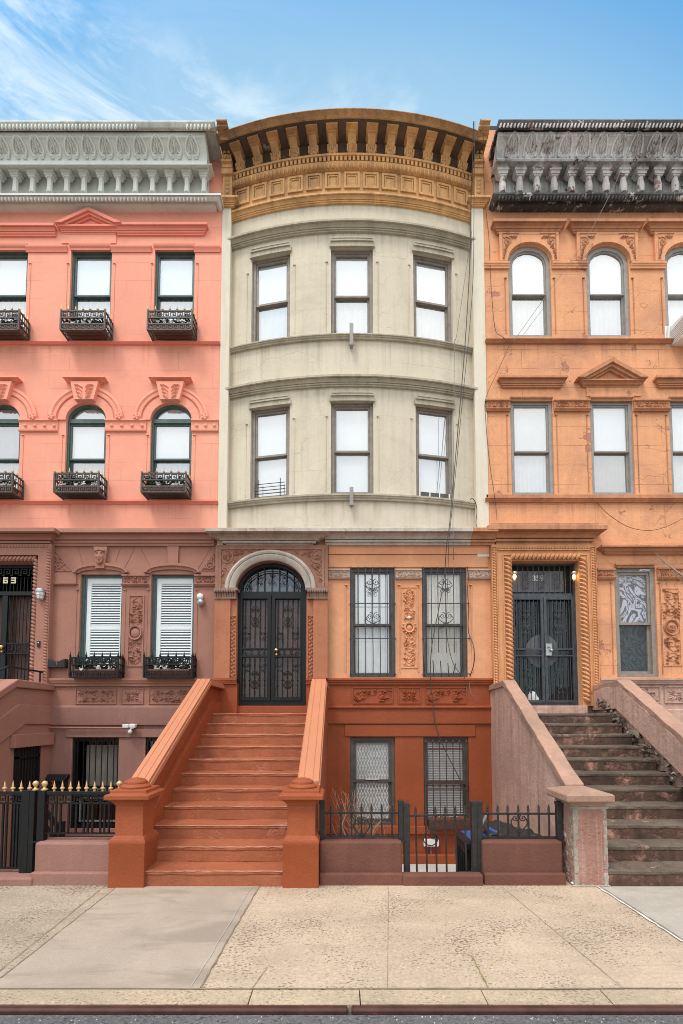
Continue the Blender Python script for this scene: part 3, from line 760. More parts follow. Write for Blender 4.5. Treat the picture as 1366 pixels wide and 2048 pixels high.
for xa, ya, xb, yb in ((157,1094,168,1136),(230,1094,232,1092),(242,1095,232,1124),(270,1096,248,1140),(282,1096,302,1136),(316,1094,300,1094),(422,1096,395,1140)):
    p0 = (px(xa,ya), pz(ya)); p1 = (px(xb,yb), pz(yb)); b.tube([(p0[0],-.014,p0[1]),(p1[0],-.014,p1[1])], .006, 4)
b.build('joint', M['brownlow'], pink)
for (xa,xb,ya,yb,sd) in ((243.5,298,1150,1171,5),(388,430,1150,1171,6)):
    b = MB(); x0,x1,z0,z1 = rect(xa,xb,ya,yb,-.03); carve(b, x0+.02, x1-.02, z0+.05, z1-.02, -.02, sd, dens=1.3); b.mold(x0, x1, bandprof(.05,.06), z0-.02, -.012, False, False); b.box(x0,x1,-.05,-.012,z1-.02,z1+.01); b.build('carved_band', M['brown'], pink)
b = MB(); x0,x1,z0,z1 = rect(98,152.5,1146.5,1171,-.03); b.box(x0,x1,-.045,-.012,z0+.03,z1); b.mold(x0,x1-.03,bandprof(.04,.06),z0,-.012,False,True); b.build('impost_block', M['brown'], pink)
x0,x1,z0,z1 = rect(257.5,285.5,1190,1333,-.02); b = MB(); frame4(b,x0-.02,x1+.02,z0,z1,.025,-.012,.018); b.build('panel_frame', M['brown'], pink)
b = MB(); zc = (z0+z1)/2-.05; carve(b,x0+.01,x1-.01,zc+.16,z1-.05,-.012,8,dens=1.2); carve(b,x0+.01,x1-.01,z0+.05,zc-.16,-.012,9,dens=1.2)
b.ell(((x0+x1)/2,-.012,zc),.115,.05,.12,nu=14); b.arch((x0+x1)/2,zc,.11,.12,[(0,0),(0,.05),(.025,.06),(.04,0)],0,2*PI,20,-.012); b.build('carved_panel', M['brown'], pink)
b = MB(); hood(b, 92, 431, 1356, 1372.5, .09, False, False, y0=-.012, prof=bandprof); b.build('sill_course', M['brown'], pink)
for k,(xa,xb) in enumerate(((152,232),(243.5,286),(299,379.5))):
    x0,x1,z0,z1 = rect(xa,xb,1377,1407,-.02); b = MB(); frame4(b,x0-.012,x1+.012,z0-.012,z1+.012,.014,-.012,.02)
    if k == 1: rosette(b,(x0+x1)/2,(z0+z1)/2,x1-x0,z1-z0,-.012)
    else: carve(b,x0+.02,x1-.02,z0+.02,z1-.02,-.012,20+k,dens=1.1)
    b.build('carved_panel', M['brown'], pink)
# -- basement windows behind bars
for (x0,x1,z0,z1) in wbas:
    b = MB(); y=.04; fw=.045
    b.box(x0,x0+fw,y,y+.12,z0,z1); b.box(x1-fw,x1,y,y+.12,z0,z1); b.box(x0+fw,x1-fw,y,y+.12,z1-fw*1.6,z1); b.box(x0+fw,x1-fw,y,y+.12,z0,z0+fw)
    w = b.build('window', M['iron'], pink, smooth=None)
    b = MB(); n = 7
    for k in range(n): X = x0+fw+(x1-x0-2*fw)*(k+.5)/n; b.tube([(X,y-.02,z0),(X,y-.02,z1-.02)], .011, 5)
    zk = z0+(z1-z0)*.37; b.box(x0,x1,y-.035,y-.01,zk+.14,zk+.17); b.box(x0,x1,y-.035,y-.01,zk-.05,zk-.02); keyband(b,x0+.03,x1-.03,zk-.02,zk+.14,y-.02,.008)
    b.build('window_bars', M['iron'], w)
    b = MB(); frame4(b, x0+.12, x1-.04, z0+.10, zk-.08, .03, y+.1, .03); b.build('air_conditioner_frame', M['slat'], w)
    sheet('pane', M['glasslow'], w, x0+fw, x1-fw, z0+fw, z1-fw, y+.06); sheet('curtain', M['dullcurtain'] if x0 < px(260,1500) else M['bluebin'], w, x0+.2, x1-fw, zk, z1-.16, y+.14, folds=5)
# -- street door, its carved surround and the number over it
b = MB(); y=.10; fw=.06
b.box(dx0,dx0+fw,y,y+.1,dz0,dz1); b.box(dx1-fw,dx1,y,y+.1,dz0,dz1); b.box(dx0+fw,dx1-fw,y,y+.1,dz1-fw,dz1)
ztr = pz(1186,.1); b.box(dx0+fw,dx1-fw,y-.01,y+.1,ztr-.05,ztr+.03)
door = b.build('door', M['iron'], pink, smooth=None)
b = MB(); n=17
for k in range(n): X = dx0+fw+(dx1-dx0-2*fw)*(k+.5)/n; b.tube([(X,y+.03,dz0+.05),(X,y+.03,dz1-.25)], .009, 5)
keyband(b, dx0+fw, dx1-fw, dz1-.22, dz1-.07, y+.03, .008); keyband(b, dx0+fw, dx1-fw, pz(1304,.1), pz(1288,.1), y+.03, .008)
b.box(dx0+fw,dx1-fw,y+.01,y+.06,pz(1308,.1),pz(1305,.1)); b.box(dx0+fw,dx1-fw,y+.01,y+.06,pz(1288,.1),pz(1285,.1)); b.box((dx0+dx1)/2-.05,(dx0+dx1)/2+.05,y,y+.06,dz0,ztr)
b.build('door_grille', M['iron'], door)
sheet('door_panel', M['wood'], door, dx0+fw, dx1-fw, dz0, ztr-.05, y+.16)
b = MB(); b.ell((px(4,1294,.06),.05,pz(1294,.05)),.045,.05,.045); b.ell((px(4,1303,.06),.06,pz(1303,.05)),.03,.04,.03); b.build('door_knob', M['brass'], door)
def digit7(b, ch, x, z, w, h, t, y):
    seg = {'3':'abcdg','6':'acdefg','9':'abcdfg','5':'acdfg'}[ch]
    B = {'a':(0,w,h-t,h),'g':(0,w,h/2-t/2,h/2+t/2),'d':(0,w,0,t),'f':(0,t,h/2,h),'e':(0,t,0,h/2),'b':(w-t,w,h/2,h),'c':(w-t,w,0,h/2)}
    for s in seg: q = B[s]; b.box(x+q[0],x+q[1],y-.008 if s in 'agd' else y-.006,y,z+q[2],z+q[3])
b = MB()
for k, ch in enumerate('363'): digit7(b, ch, px(-9+16*k,1161,.1), pz(1167,.1), .10, .13, .028, .095)
b.build('house_number', M['digit'], door, smooth=None)
b = MB()
xo = px(97.5,1250,-.15); b.box(dx1+.13, xo, -.15, .0, pz(1414), dz1+.13); b.box(dx0-.5, xo, -.15, .0, dz1+.13, pz(1093)-.001); b.box(dx0-.5,dx0-.13,-.15,0,pz(1414),dz1+.13)
b.build('door_surround', M['brown'], pink, smooth=None)
b = MB()
rope(b,(dx0,pz(1098)),(xo-.08,pz(1098)),.03,-.15,.06); b.build('rope_molding', M['brown'], pink)
b = MB(); rope(b,(dx0,dz1+.065),(dx1+.06,dz1+.065),.062,-.09,.075)
b.build('rope_molding', M['brown'], pink)
b = MB(); rope(b,(dx1+.065,pz(1405)),(dx1+.065,dz1+.06),.062,-.09,.075); rope(b,(xo-.05,pz(1375)),(xo-.05,pz(1100)),.035,-.15,.06)
b.build('rope_molding', M['brown'], pink)
# -- cornice
cor = MB()
p_top, p_fr, p_bs = .62, .40, .30
xr = lambda p: -p
def zz(y, p): return pz(y, -p)
XE = px(411, 330, -.3)
zf1, zf0 = zz(275,.56), zz(321,.40)
prof = [(0,zz(326,.3)),(.30,zz(335,.3)),(.40,zz(329,.4)),(.40,zz(323,.4)),(.36,zz(321,.36))]
for k in range(7):
    f = k/6; prof.append((.36+.18*(1-math.cos(f*PI/2)), zf0+(zf1-zf0)*f))
prof += [(.56,zf1+.005),(.57,zz(265,.57)),(.50,zz(264,.5))]
xend = px(412,300,-.4)
cor.mold(XL0, xend+.02, [(p, z) for p, z in prof], 0, 0, False, False)
cornice = cor.build('cornice', M['sage'], pink)
b = MB(); # crown gutter
cz = [(0,zz(266,.5)),(.50,zz(264,.5)),(.60,zz(262,.6)),(.66,zz(255,.66)),(.69,zz(247,.69)),(.70,zz(243,.7)),(.66,zz(241,.66)),(0,zz(241,.66)+.06)]
b.mold(XL0, XL1-.02, cz, 0, 0, False, False)
b.build('gutter', M['sagedark'], cornice)
b = MB(); X = XL0+.05; xg0, xg1 = px(273,252,-.68), px(370,252,-.68)
while X < XL1-.05:
    if not (xg0 < X < xg1): b.ell((X,-.665,zz(252,.67)), .028, .03, .075, .25, 6, 4)
    X += .075
b.build('egg_molding', M['sage'], cornice)
b = MB(); b.mold(XL0, px(414,396,-.26)-.0, [(0,zz(412,.14)),(.14,zz(411,.14)),(.15,zz(405,.15)),(.22,zz(402,.22)),(.26,zz(396,.26)),(.27,zz(391,.27)),(.30,zz(390,.3)),(.30,zz(386,.3)),(0,zz(385,.3))], 0, 0, False, True)
X = XL0+.05
while X < px(414,396,-.26): b.ell((X,-.245,zz(397.5,.25)), .03, .035, .06, .2, 6, 4); X += .078
b.build('base_molding', M['sage'], cornice)
pitch = 34.45; xs = [408 - pitch*k for k in range(-0, 18)]
b = MB(); b.box(XL0, XE, -.05, 0, zz(387,.1), zz(328,.1)); b.build('frieze_back', M['sage'], cornice, smooth=None)
# colonnette with capital (shared mesh)
c = MB(); zc0, zc1 = zz(386,.20), zz(358,.20); H = zc1-zc0
c.lathe([(.058,0),(.066,.02),(.056,.05),(.052,H)], (0,0,0), 8)
c.sqlathe([(.07,H),(.07,H+.03),(.086,H+.033),(.086,H+.10),(.108,H+.104),(.108,H+.16)], (0,0,0), 1, .85)
cm_ = c.mesh('colonnette', smooth=40); cm_.materials.append(M['sage'])
# spandrel between arches with a small fleur
zs0 = zc0+H+.16; zs1 = zz(331,.26); P_ = pitch/F*(9.63-.25)*1.075
c = MB(); n=8; hw=P_/2; ar=hw-.085
ar_h = min(ar*.62, (zs1-zs0)*.72)
pl = [(-.085,0),(.085,0)]+[(hw-ar*cos(PI/2*i/n), ar_h*sin(PI/2*i/n)) for i in range(1,n+1)]+[(hw,zs1-zs0),(-hw,zs1-zs0)]+[(-hw+ar*cos(PI/2*i/n), ar_h*sin(PI/2*i/n)) for i in range(n,0,-1)]
c.prism(pl, -.05, .17)
for a in (-.6,0,.6): c.leaf(.045*sin(a), (zs1-zs0)*.55+.03*cos(a), .10, .035, PI/2-a, -.046, .02)
c.leaf(0,(zs1-zs0)*.42,.07,.03,PI/2,-.046,.02)
sp_ = c.mesh('arcade_arch', smooth=None); sp_.materials.append(M['sage'])
# leaf ornament
def leaf_mesh(name, w, h, mat, gothic=False):
    c = MB(); out=[]
    for s in (1,-1):
        side=[]
        for i in range(9):
            f=i/8; 
            x = w*.5*(sin(PI*(f*.82+.18))**.8)*(1.05-.2*f) if not gothic else w*.5*min(1,(1-f)*1.9)**.7
            side.append((s*x, h*f))
        out.append(side)
    for s in out: c.tube([(x,-.02,z) for x,z in s], w*.075, 5)
    for s in (-1,1):
        c.spiral(s*w*.24, h*.06, w*.2, 1.1, PI/2, -s, -.015, w*.06, 10)
        for k,(fx,fz,a) in enumerate(((.2,.32,1.0),(.16,.52,1.15),(.09,.70,1.3))): c.leaf(s*w*fx, h*fz, h*.26, w*.17, a if s>0 else PI-a, -.012, .055)
    c.leaf(0,h*.5,h*.62,w*.18,PI/2,-.012,.06)
    me = c.mesh(name, smooth=40); me.materials.append(mat); return me
lm = leaf_mesh('leaf_ornament', .27, zz(283,.5)-zz(314,.45), M['sage'])
zl0 = zz(314,.40)
# tilt the leaf to the cove
for v_ in lm.vertices: f = (zl0+v_.co.z-zf0)/(zf1-zf0); v_.co.y -= .18*(1-math.cos(min(1,max(0,f))*PI/2))
for k, x in enumerate(xs):
    X = px(x-1, 350, -.25)
    if X < XL0+.25: continue
    inst('colonnette', cm_, cornice, (X,-.19,zc0)); inst('arcade_arch', sp_, cornice, (X,-.245,zs0))
    inst('leaf_ornament', lm, cornice, (px(x-24, 300, -.45),-.362,zl0))
# -- conduit under the plinth band
b = MB(); b.tube([(px(98,1456,-.06),-.085,pz(1455,-.06)),(px(248,1456,-.06),-.085,pz(1456,-.06))], .018, 8); b.build('conduit', M['brown'], pink)
# -- stoop of the pink house: its right flank closes the view on the left
XS = -5.86
def stoop_steps(name, mat, par, xl, xr, n=11, run=.329, r=.178, y0=-4.19, skew=0.0, tread=None, seed=1, nose=.007, edge=None):
    rr = random.Random(seed)
    for k in range(1, n+1):
        ya = y0+run*(k-1); yb = y0+run*k+.03 if k < n else .06
        b = MB((lambda x,y,z: (x+skew*y, y, z)) if skew else None)
        b.boxn(xl, xr, ya+nose, yb, r*(k-1)-(.0 if k>1 else .25), r*k-.05, 12)
        s = b.build('step', mat, par, smooth=None)
        b = MB((lambda x,y,z: (x+skew*y, y, z)) if skew else None)
        b.boxn(xl-.001, xr+.001, ya, yb, r*k-.05, r*k, 12)
        for v in b.bm.verts:
            v.co.z += rr.uniform(-.006,.006) if v.co.z > r*k-.01 else 0; v.co.y += rr.uniform(-.008,.006) if v.co.y < ya+.01 else 0
        b.build('tread', tread or mat, par, smooth=None, bevel=.012)
        if edge:
            b = MB(); m_ = 40; x_ = [xl+.01+(xr-xl-.02)*i/m_ for i in range(m_+1)]
            b.tube([(q, ya-.001+rr.uniform(-.004,.003), r*k-.007+rr.uniform(-.003,.002)) for q in x_], [rr.uniform(.003,.0075) for q in x_], 5); b.build('worn_edge', edge, par)
st = MB(); st.side([(0.05,-1.0),(0.05,2.42),(-1.15,2.42),(-5.0,.36),(-5.0,-1.0)], XS-.22, XS); stp = st.build('stoop', M['brown'], pink, smooth=None, bevel=.01)
b = MB(); b.side([(0.0,2.42),(0.0,2.55),(-1.13,2.57),(-5.0,.49),(-5.0,.36),(-1.15,2.42)], XS-.28, XS+.06); b.build('coping', M['brown'], stp, smooth=None, bevel=.02)
b = MB(); b.side([(0.0,1.74),(0.0,2.10),(-1.02,2.13),(-4.6,.20),(-4.6,-.14),(-.85,1.76)], XS-.01, XS+.035); b.build('stringer', M['brown'], stp, smooth=None, bevel=.01)
stoop_steps('step', M['brown'], stp, XS-1.9, XS-.2)
b = MB(); b.side([(-.05,1.34),(-.05,1.58),(-1.20,1.58),(-1.20,1.34)], XS, XS+.10); b.build('lintel', M['brown'], stp, smooth=None, bevel=.01)
# the low door under the stoop
b = MB(); ya, yb, za, zb = -1.08, -.42, -1.0, 1.34
b.box(XS-.0,XS+.02,ya,yb,za,zb)
dr = b.build('basement_door', M['interior'], pink, smooth=None)
b = MB()
b.box(XS+.015,XS+.06,ya,ya+.05,za,zb); b.box(XS+.015,XS+.06,yb-.05,yb,za,zb); b.box(XS+.015,XS+.06,ya,yb,zb-.2,zb-.16)
for k in range(7): Y = ya+.08+(yb-ya-.16)*k/6; b.tube([(XS+.04,Y,za),(XS+.04,Y,zb)], .011, 5)
b.build('door_grille', M['iron'], dr)
# ================================================================= CREAM BOW-FRONTED HOUSE
cream = thing('row_house', 'cream bow-fronted row house with ochre bracketed cornice and rust red stoop', 'house', ((XL1+XC1)/2, 0, 0), 'attached row houses')
ZL = pz(1056, -.3)                              # top of the ledge over the parlour storey
XB0, XB1 = px(453, 1010, .12), px(954, 1010, .12)
BXC, HB = (XB0+XB1)/2, (XB1-XB0)/2
E0, SAG = .14, .40
RB = (HB*HB+SAG*SAG)/(2*SAG); AM = math.asin(HB/RB); YBC = E0+RB*cos(AM); SM = RB*AM
def bay(s, y, z):                               # (arc length, depth from the wall, height)
    a = s/RB; q = RB-y
    return (BXC+q*sin(a), YBC-q*cos(a), z)
def bsz(x, y, p=0.0):                           # picture point -> arc length and height on the bow
    lo, hi = -SM, SM
    for _ in range(40):
        m = (lo+hi)/2; X, Y, _z = bay(m, -p, 0)
        if px(x, y, Y) > X: lo = m
        else: hi = m
    return m, pz(y, bay(m, -p, 0)[1])
def bz(y, p=0.0): return pz(y, E0-SAG-p)        # height of a row on the bow's centre line
ztopC = bz(250)
house_body(cream, XL1, XC1, ztopC-.1, .35)
# windows of the bow: (arc centre from pixels)
def bw(xa, xb, yt, yb, ym):
    s0, z = bsz(xa, (yt+yb)/2); s1, _ = bsz(xb, (yt+yb)/2)
    return s0, s1
W4 = [bw(503,580,500,680,0), bw(662,746,490,665,0), bw(827,905,500,680,0)]
W3 = [bw(501,579,800,1000,0), bw(662,747,800,990,0), bw(832,907,800,1000,0)]
z4 = (bz(666), bz(494)); z3 = (bz(987), bz(802))
# bow wall with its openings
b = MB(bay)
xs_ = sorted({-SM, SM, *[q for w in W4+W3 for q in w]} | {-SM+2*SM*i/36 for i in range(37)})
zs_ = sorted({ZL-.015, z3[0], z3[1], z4[0], z4[1], bz(395)})
V = {(i,j): b.v((x,0,z)) for i, x in enumerate(xs_) for j, z in enumerate(zs_)}
def hole(x, z):
    return any(a < x < c for a, c in W4) and z4[0] < z < z4[1] or any(a < x < c for a, c in W3) and z3[0] < z < z3[1]
for i in range(len(xs_)-1):
    for j in range(len(zs_)-1):
        if not hole((xs_[i]+xs_[i+1])/2, (zs_[j]+zs_[j+1])/2): b.face([V[i,j],V[i+1,j],V[i+1,j+1],V[i,j+1]])
for W, zr in ((W4, z4), (W3, z3)):
    for a, c in W:
        P = [(a,zr[0]),(c,zr[0]),(c,zr[1]),(a,zr[1])]
        for k in range(4):
            (x0,q0),(x1,q1) = P[k], P[(k+1)%4]; b.poly([(x0,0,q0),(x1,0,q1),(x1,.24,q1),(x0,.24,q0)])
b.build('bow_wall', M['cream'], cream, smooth=30)
for W, zr, ym in ((W4, z4, 593), (W3, z3, 903)):
    for i, (a, c) in enumerate(W):
        w = window(cream, a, c, zr[0], zr[1], bz(ym, -.1), M['taupe'], M['blind'], M['blind'] if W is W3 else M['curtain'], y=.07, fw=.065, sw=.040, xf=bay, sm=M['taupedark'] if False else M['taupe'], flo=6 if W is W4 else 0)
        if W is W3 and i == 0:                  # child guard
            g = MB(bay); za = zr[0]+.1
            for k in range(4): g.tube([(a+.1,.03,za+.07*k),(c-.1,.03,za+.07*k)], .007, 5)
            for x in (a+.17, c-.2): g.tube([(x,.025,zr[0]),(x,.025,za+.30)], .009, 5)
            g.build('window_guard', M['iron'], w)
        if W is W3 and i == 2:                  # vent panel under the raised sash
            g = MB(bay); g.box(a+.09, c-.09, .05, .065, zr[0], zr[0]+.12)
            g.build('vent_panel', M['bars'], w, smooth=None)
            g = MB(bay)
            for k in range(4): X = a+.09+(c-a-.18)*k/3; g.box(X-.01, X+.01, .04, .05, zr[0], zr[0]+.12)
            g.build('vent_slat', M['slat'], w, smooth=None)
    b = MB(bay)
    for a, c in W:
        zt = zr[1]
        b.boxn(a-.03, c+.03, -.05, .0, zt-.02, zt+.075, 4); b.boxn(a-.005, c+.005, -.075, .0, zt+.075, zt+.12, 4); b.boxn(a+.02, c-.02, -.085, 0, zt+.12, zt+.15, 4)
        g = MB(bay); stops(g, a-.02, c+.02, zr[0], zr[1], d=.09); g.build('window_surround', M['cream'], cream)
    b.build('window_head', M['creamtrim'], cream)
def bowmold(name, ytop, ybot, p, mat, par=cream, prof=hoodprof, s0=-SM, s1=SM, y0=0.0):
    zt, zb = bz(ytop, p), bz(ybot, p*.34); b = MB(bay)
    b.mold(s0, s1, prof(zt-zb, p), zb, y0, False, False, 40); return b.build(name, mat, par, smooth=35)
bowmold('string_course', 436, 461, .17, M['creamtrim'])
bowmold('string_course', 747, 771, .17, M['creamtrim'])
bowmold('sill_course', 665.5, 678, .10, M['creamtrim'], prof=bandprof)
bowmold('sill_course', 986.5, 1000.5, .10, M['creamtrim'], prof=bandprof)
# side pilaster strips (flat, in the plane of the neighbours)
b = MB(); b.box(XL1+.002, px(458,720,-.03), -.03, .30, ZL-.5, pz(405)); b.build('pilaster', M['strip'], cream, smooth=None, bevel=.015)
b = MB(); b.box(px(948,720,-.03), XC1-.002, -.03, .30, ZL-.5, pz(405)); b.build('pilaster', M['strip'], cream, smooth=None, bevel=.015)
# -- ochre cornice on the bow
bc = bowmold('cornice', 382, 405, .13, M['ochre'], prof=hoodprof)
b = MB(bay); b.boxn(-SM, SM, -.05, .1, bz(384,.05), bz(338,.05), 40); b.build('frieze', M['ochre'], bc, smooth=35)
b = MB(bay); za, zb = bz(338,.1), bz(326,.12)
b.mold(-SM, SM, [(.05,za),(.08,za),(.14,za+(zb-za)*.4),(.16,zb),(.05,zb)], 0, 0, False, False, 40)
n = 62
for k in range(n): b.ell((-SM+2*SM*(k+.5)/n,-.13,(za+zb)/2), .028, .035, (zb-za)*.62, 0, 6, 4)
b.build('egg_molding', M['ochre'], bc)
b = MB(bay); zc_, zd = bz(325.5,.12), bz(313,.12)
b.boxn(-SM, SM, -.09, 0, zb, zd+.0, 40)
for k in range(n): s = -SM+2*SM*(k+.5)/n; b.box(s-.024, s+.024, -.155, -.09, zc_+.02, zd-.02)
b.boxn(-SM, SM, -.17, 0, zd-.02, zd+.025, 40)
b.build('dentil', M['ochre'], bc, smooth=30)
zs0_, zs1_ = zd+.025, bz(248,.42)
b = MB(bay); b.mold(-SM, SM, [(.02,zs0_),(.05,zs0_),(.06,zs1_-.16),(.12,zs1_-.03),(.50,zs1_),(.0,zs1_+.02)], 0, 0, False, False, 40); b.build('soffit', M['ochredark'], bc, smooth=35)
pf = 0.50
b = MB(bay); zf = bz(246,pf); zt = bz(216.5,.62)
b.mold(-SM, SM, [(0,zs1_+.02),(.48,zs1_),(.48,zs1_+.03),(.51,zs1_+.035),(.51,bz(236,.51)),(.49,bz(236,.51)+.005)], 0, 0, False, False, 40); b.build('fascia', M['ochre'], bc, smooth=35)
z0 = bz(236,.51)+.005
b = MB(bay); h = zt-z0
b.mold(-SM, SM, [(.49,z0),(.49,z0+.06*h),(.52,z0+.08*h),(.525,z0+.2*h),(.545,z0+.42*h),(.59,z0+.60*h),(.61,z0+.66*h),(.61,z0+.70*h),(.63,z0+.72*h),(.63,z0+.97*h),(.60,z0+h),(0,z0+h*1.15)], 0, 0, False, False, 40)
b.build('crown_molding', M['ochrecrown'], bc, smooth=35)
# thirteen brackets and thirteen panels
m = MB(); zbt, ztp = bz(311,.12), zs1_; H = ztp-zbt
side = [(0,.0)]
for k in range(11):
    f = k/10; p = .13+.05*sin(PI*min(1,f*2.2))*(f<.45)+(.20*((f-.25)/.75)**1.6 if f > .25 else 0)
    side.append((-p, H*.80*f))
side += [(0,H*.80)]
m.side(side, -.078, .078)
m.box(-.095,.095,-.36,0,H*.80,H*.91); m.box(-.118,.118,-.46,0,H*.91,H*.985)
for k in range(5):
    f=.08+.13*k; p=.13+.05*sin(PI*min(1,f*2.2))*(f<.45)+(.20*((f-.25)/.75)**1.6 if f>.25 else 0)
    for s in (-1,1): m.leaf(s*.04, H*.8*f+.05, .13, .07, PI/2+s*.5, -p-.0, .045)
    m.ell((0,-p-.01,H*.8*f+.05),.02,.03,.05)
for s in (-1,1): m.tube([(s*.086,-.06,.05),(s*.09,-.16,H*.2),(s*.09,-.2,H*.5)], .02, 5)
brm = m.mesh('bracket', smooth=40); brm.materials.append(M['ochre'])
m = MB(); ph0, ph1 = bz(378,.05), bz(346,.05); w = .165; hh = (ph1-ph0)/2
frame4(m,-w,w,-hh,hh,.045,0,.03); frame4(m,-w+.06,w-.06,-hh+.06,hh-.06,.02,0,.018)
pnm = m.mesh('frieze_panel', smooth=None); pnm.materials.append(M['ochre'])
bx = [491,525,559,595,631,668,706,744,781,818,854,889,922]
for k in range(13):
    s = -SM*.885+2*SM*.885*k/12
    P = bay(s, 0, zbt); inst('bracket', brm, bc, P, s/RB)
    P = bay(s*1.0, -.05, (ph0+ph1)/2); inst('frieze_panel', pnm, bc, P, s/RB)
# end consoles on the party lines
for xa, xb in ((437,458),(944,966)):
    x0, x1 = px(xa,330,-.2), px(xb,330,-.2)
    if xa < 500: x0 = XL1+.004; x1 = x0+.235
    else: x1 = XC1-.004; x0 = x1-.235
    b = MB(); z = lambda y, p: pz(y, -p)
    b.mold(x0+.02, x1-.02, hoodprof(z(391,.16)-z(413,.06), .14), z(413,.06), -.03, True, True)
    b.box(x0+.02, x1-.02, -.10, .3, z(392,.1), z(352,.1)); b.box(x0, x1, -.15, .3, z(352,.1), z(336,.15))
    b.box(x0+.015, x1-.015, -.17, .3, z(336,.15), z(327,.17)); b.box(x0-.0, x1+.0, -.22, .3, z(327,.17), z(318,.22))
    b.side([(.3,z(318,.2)),(-.16,z(318,.2)),(-.19,z(310,.2)),(-.17,z(300,.2)),(-.26,z(288,.26)),(-.42,z(280,.42)),(-.44,z(272,.44)),(.3,z(272,.44))], x0+.025, x1-.025)
    b.box(x0, x1, -.50, .3, z(272,.44), z(262,.5)); b.box(x0-.0, x1+.0, -.58, .3, z(262,.5), z(248,.58)); b.box(x0+.01, x1-.01, -.64, .3, z(248,.58), z(238,.64))
    c = (x0+x1)/2
    for k in range(4): b.ell((c,-.10,z(384,.1)+.09*k), .05, .03, .05)
    for k in range(4):
        for s in (-1,1): b.leaf(c+s*.035, z(312,.2)+.10*k, .13, .07, PI/2+s*.5, -.19-.02*k, .04)
    b.build('console', M['ochre'], bc)
# -- parlour storey
WP = [rect(700,790.5,1135,1355), rect(844.5,934.5,1135,1355)]
WB = [rect(700,790.5,1474.5,1652), rect(847.5,938,1474.5,1652)]
cxa = px(543.5,1185); ra = px(612,1185,-.03)-cxa; zspr = pz(1184,-.03); raz = pz(1126,-.03)-zspr
zsill = pz(1411, 0)
arch_hole = [(cxa-ra,zsill)]+[(cxa+ra,zsill)]+[(cxa+ra*cos(PI*i/24), zspr+raz*sin(PI*i/24)) for i in range(25)]
YP_ = -.16                                      # face of the portal
wall('parlour_wall', M['parlor'], cream, notch(XL1, XC1, pz(1357), ZL-.02, [(cxa-ra,pz(1357))]+arch_hole[2:][::-1]+[(cxa+ra,pz(1357))]), [rpoly(*w) for w in WP], y=.004)
wall('basement_wall', M['rust'], cream, [(XL1,-1.05),(XC1,-1.05),(XC1,pz(1357)),(cxa+ra,pz(1357)),(cxa+ra,1.9),(cxa-ra,1.9),(cxa-ra,pz(1357)),(XL1,pz(1357))], [rpoly(*w) for w in WB], y=.002)
xpl, xpr = XL1+.01, px(656,1250,YP_)
b = MB(); ld = hood(b, 651, 937, 1054.5, 1089, .33, False, False); b.build('ledge', M['whiteledge'], cream)
b = MB(); hood(b, 937, 986, 1054.5, 1089, .33, False, False); b.build('ledge', M['orangetrim'], cream)
b = MB(); hood(b, 411, 657, 1055, 1091, .47, True, True); b.build('door_hood', M['whiteledge'], cream)
# portal: spandrel slab with an arched opening, ring, capitals, pilasters
zpt = pz(1090,YP_); zcap = pz(1180,YP_)
ro = px(634,1180,-.2)-cxa-.02; roz = pz(1098,-.2)-zspr
wall('portal', M['portalbrown'], cream, notch(xpl, xpr, zspr-.02, zpt, [(cxa-ra,zspr-.02)]+[(cxa-ra*cos(PI*i/24), zspr+raz*sin(PI*i/24)) for i in range(25)]+[(cxa+ra,zspr-.02)]), [], y=YP_, depth=.17)
b = MB(); b.box(xpl+.08, xpr-.08, YP_-.025, YP_, zpt-.10, zpt-.06); b.box(xpl+.08, xpl+.12, YP_-.025, YP_, zspr+.03, zpt-.10); b.box(xpr-.12, xpr-.08, YP_-.025, YP_, zspr+.03, zpt-.10); b.build('portal_frame', M['portalbrown'], cream, smooth=None)
b = MB(); w_ = ro-ra
b.arch(cxa, zspr, ra, raz, [(.0,.0),(0,.05),(.04,.085),(.10,.10),(.125,.075),(.13,.10),(w_*.75,.115),(w_-.02,.10),(w_,.06),(w_,0)], n=36, y=YP_); b.build('arch_ring', M['archstone'], cream)
b = MB()
for s in (-1, 1):
    c = cxa+s*(ro+.0); r = random.Random(3+s)
    xc_ = (xpl+.22) if s < 0 else (xpr-.22); zc_2 = zpt-.26
    b.spiral(xc_, zc_2, .15, 1.3, PI/2, s, YP_, .024, 18, .25); b.spiral(xc_-s*.17, zc_2+.08, .07, 1.1, 0, -s, YP_, .018, 12)
    b.spiral(xc_+s*.04, zc_2-.28, .085, 1.2, 0, -s, YP_, .018, 12); b.spiral(xc_+s*.06, zc_2-.48, .05, 1.1, 0, s, YP_, .014, 10)
    for k in range(46):
        x = r.uniform(xpl+.13, cxa-.2) if s < 0 else r.uniform(cxa+.2, xpr-.13); z = r.uniform(zspr+.08, zpt-.12)
        if ((x-cxa)/(ro+.05))**2+((z-zspr)/(roz+.06))**2 > 1: b.leaf(x, z, .13, .065, r.uniform(0, 6), YP_+.001, .05)
b.build('carved_spandrel', M['portalbrown'], cream)
pil = [(xpl, px(472,1280,YP_-.03)), (px(614,1280,YP_-.03), xpr)]
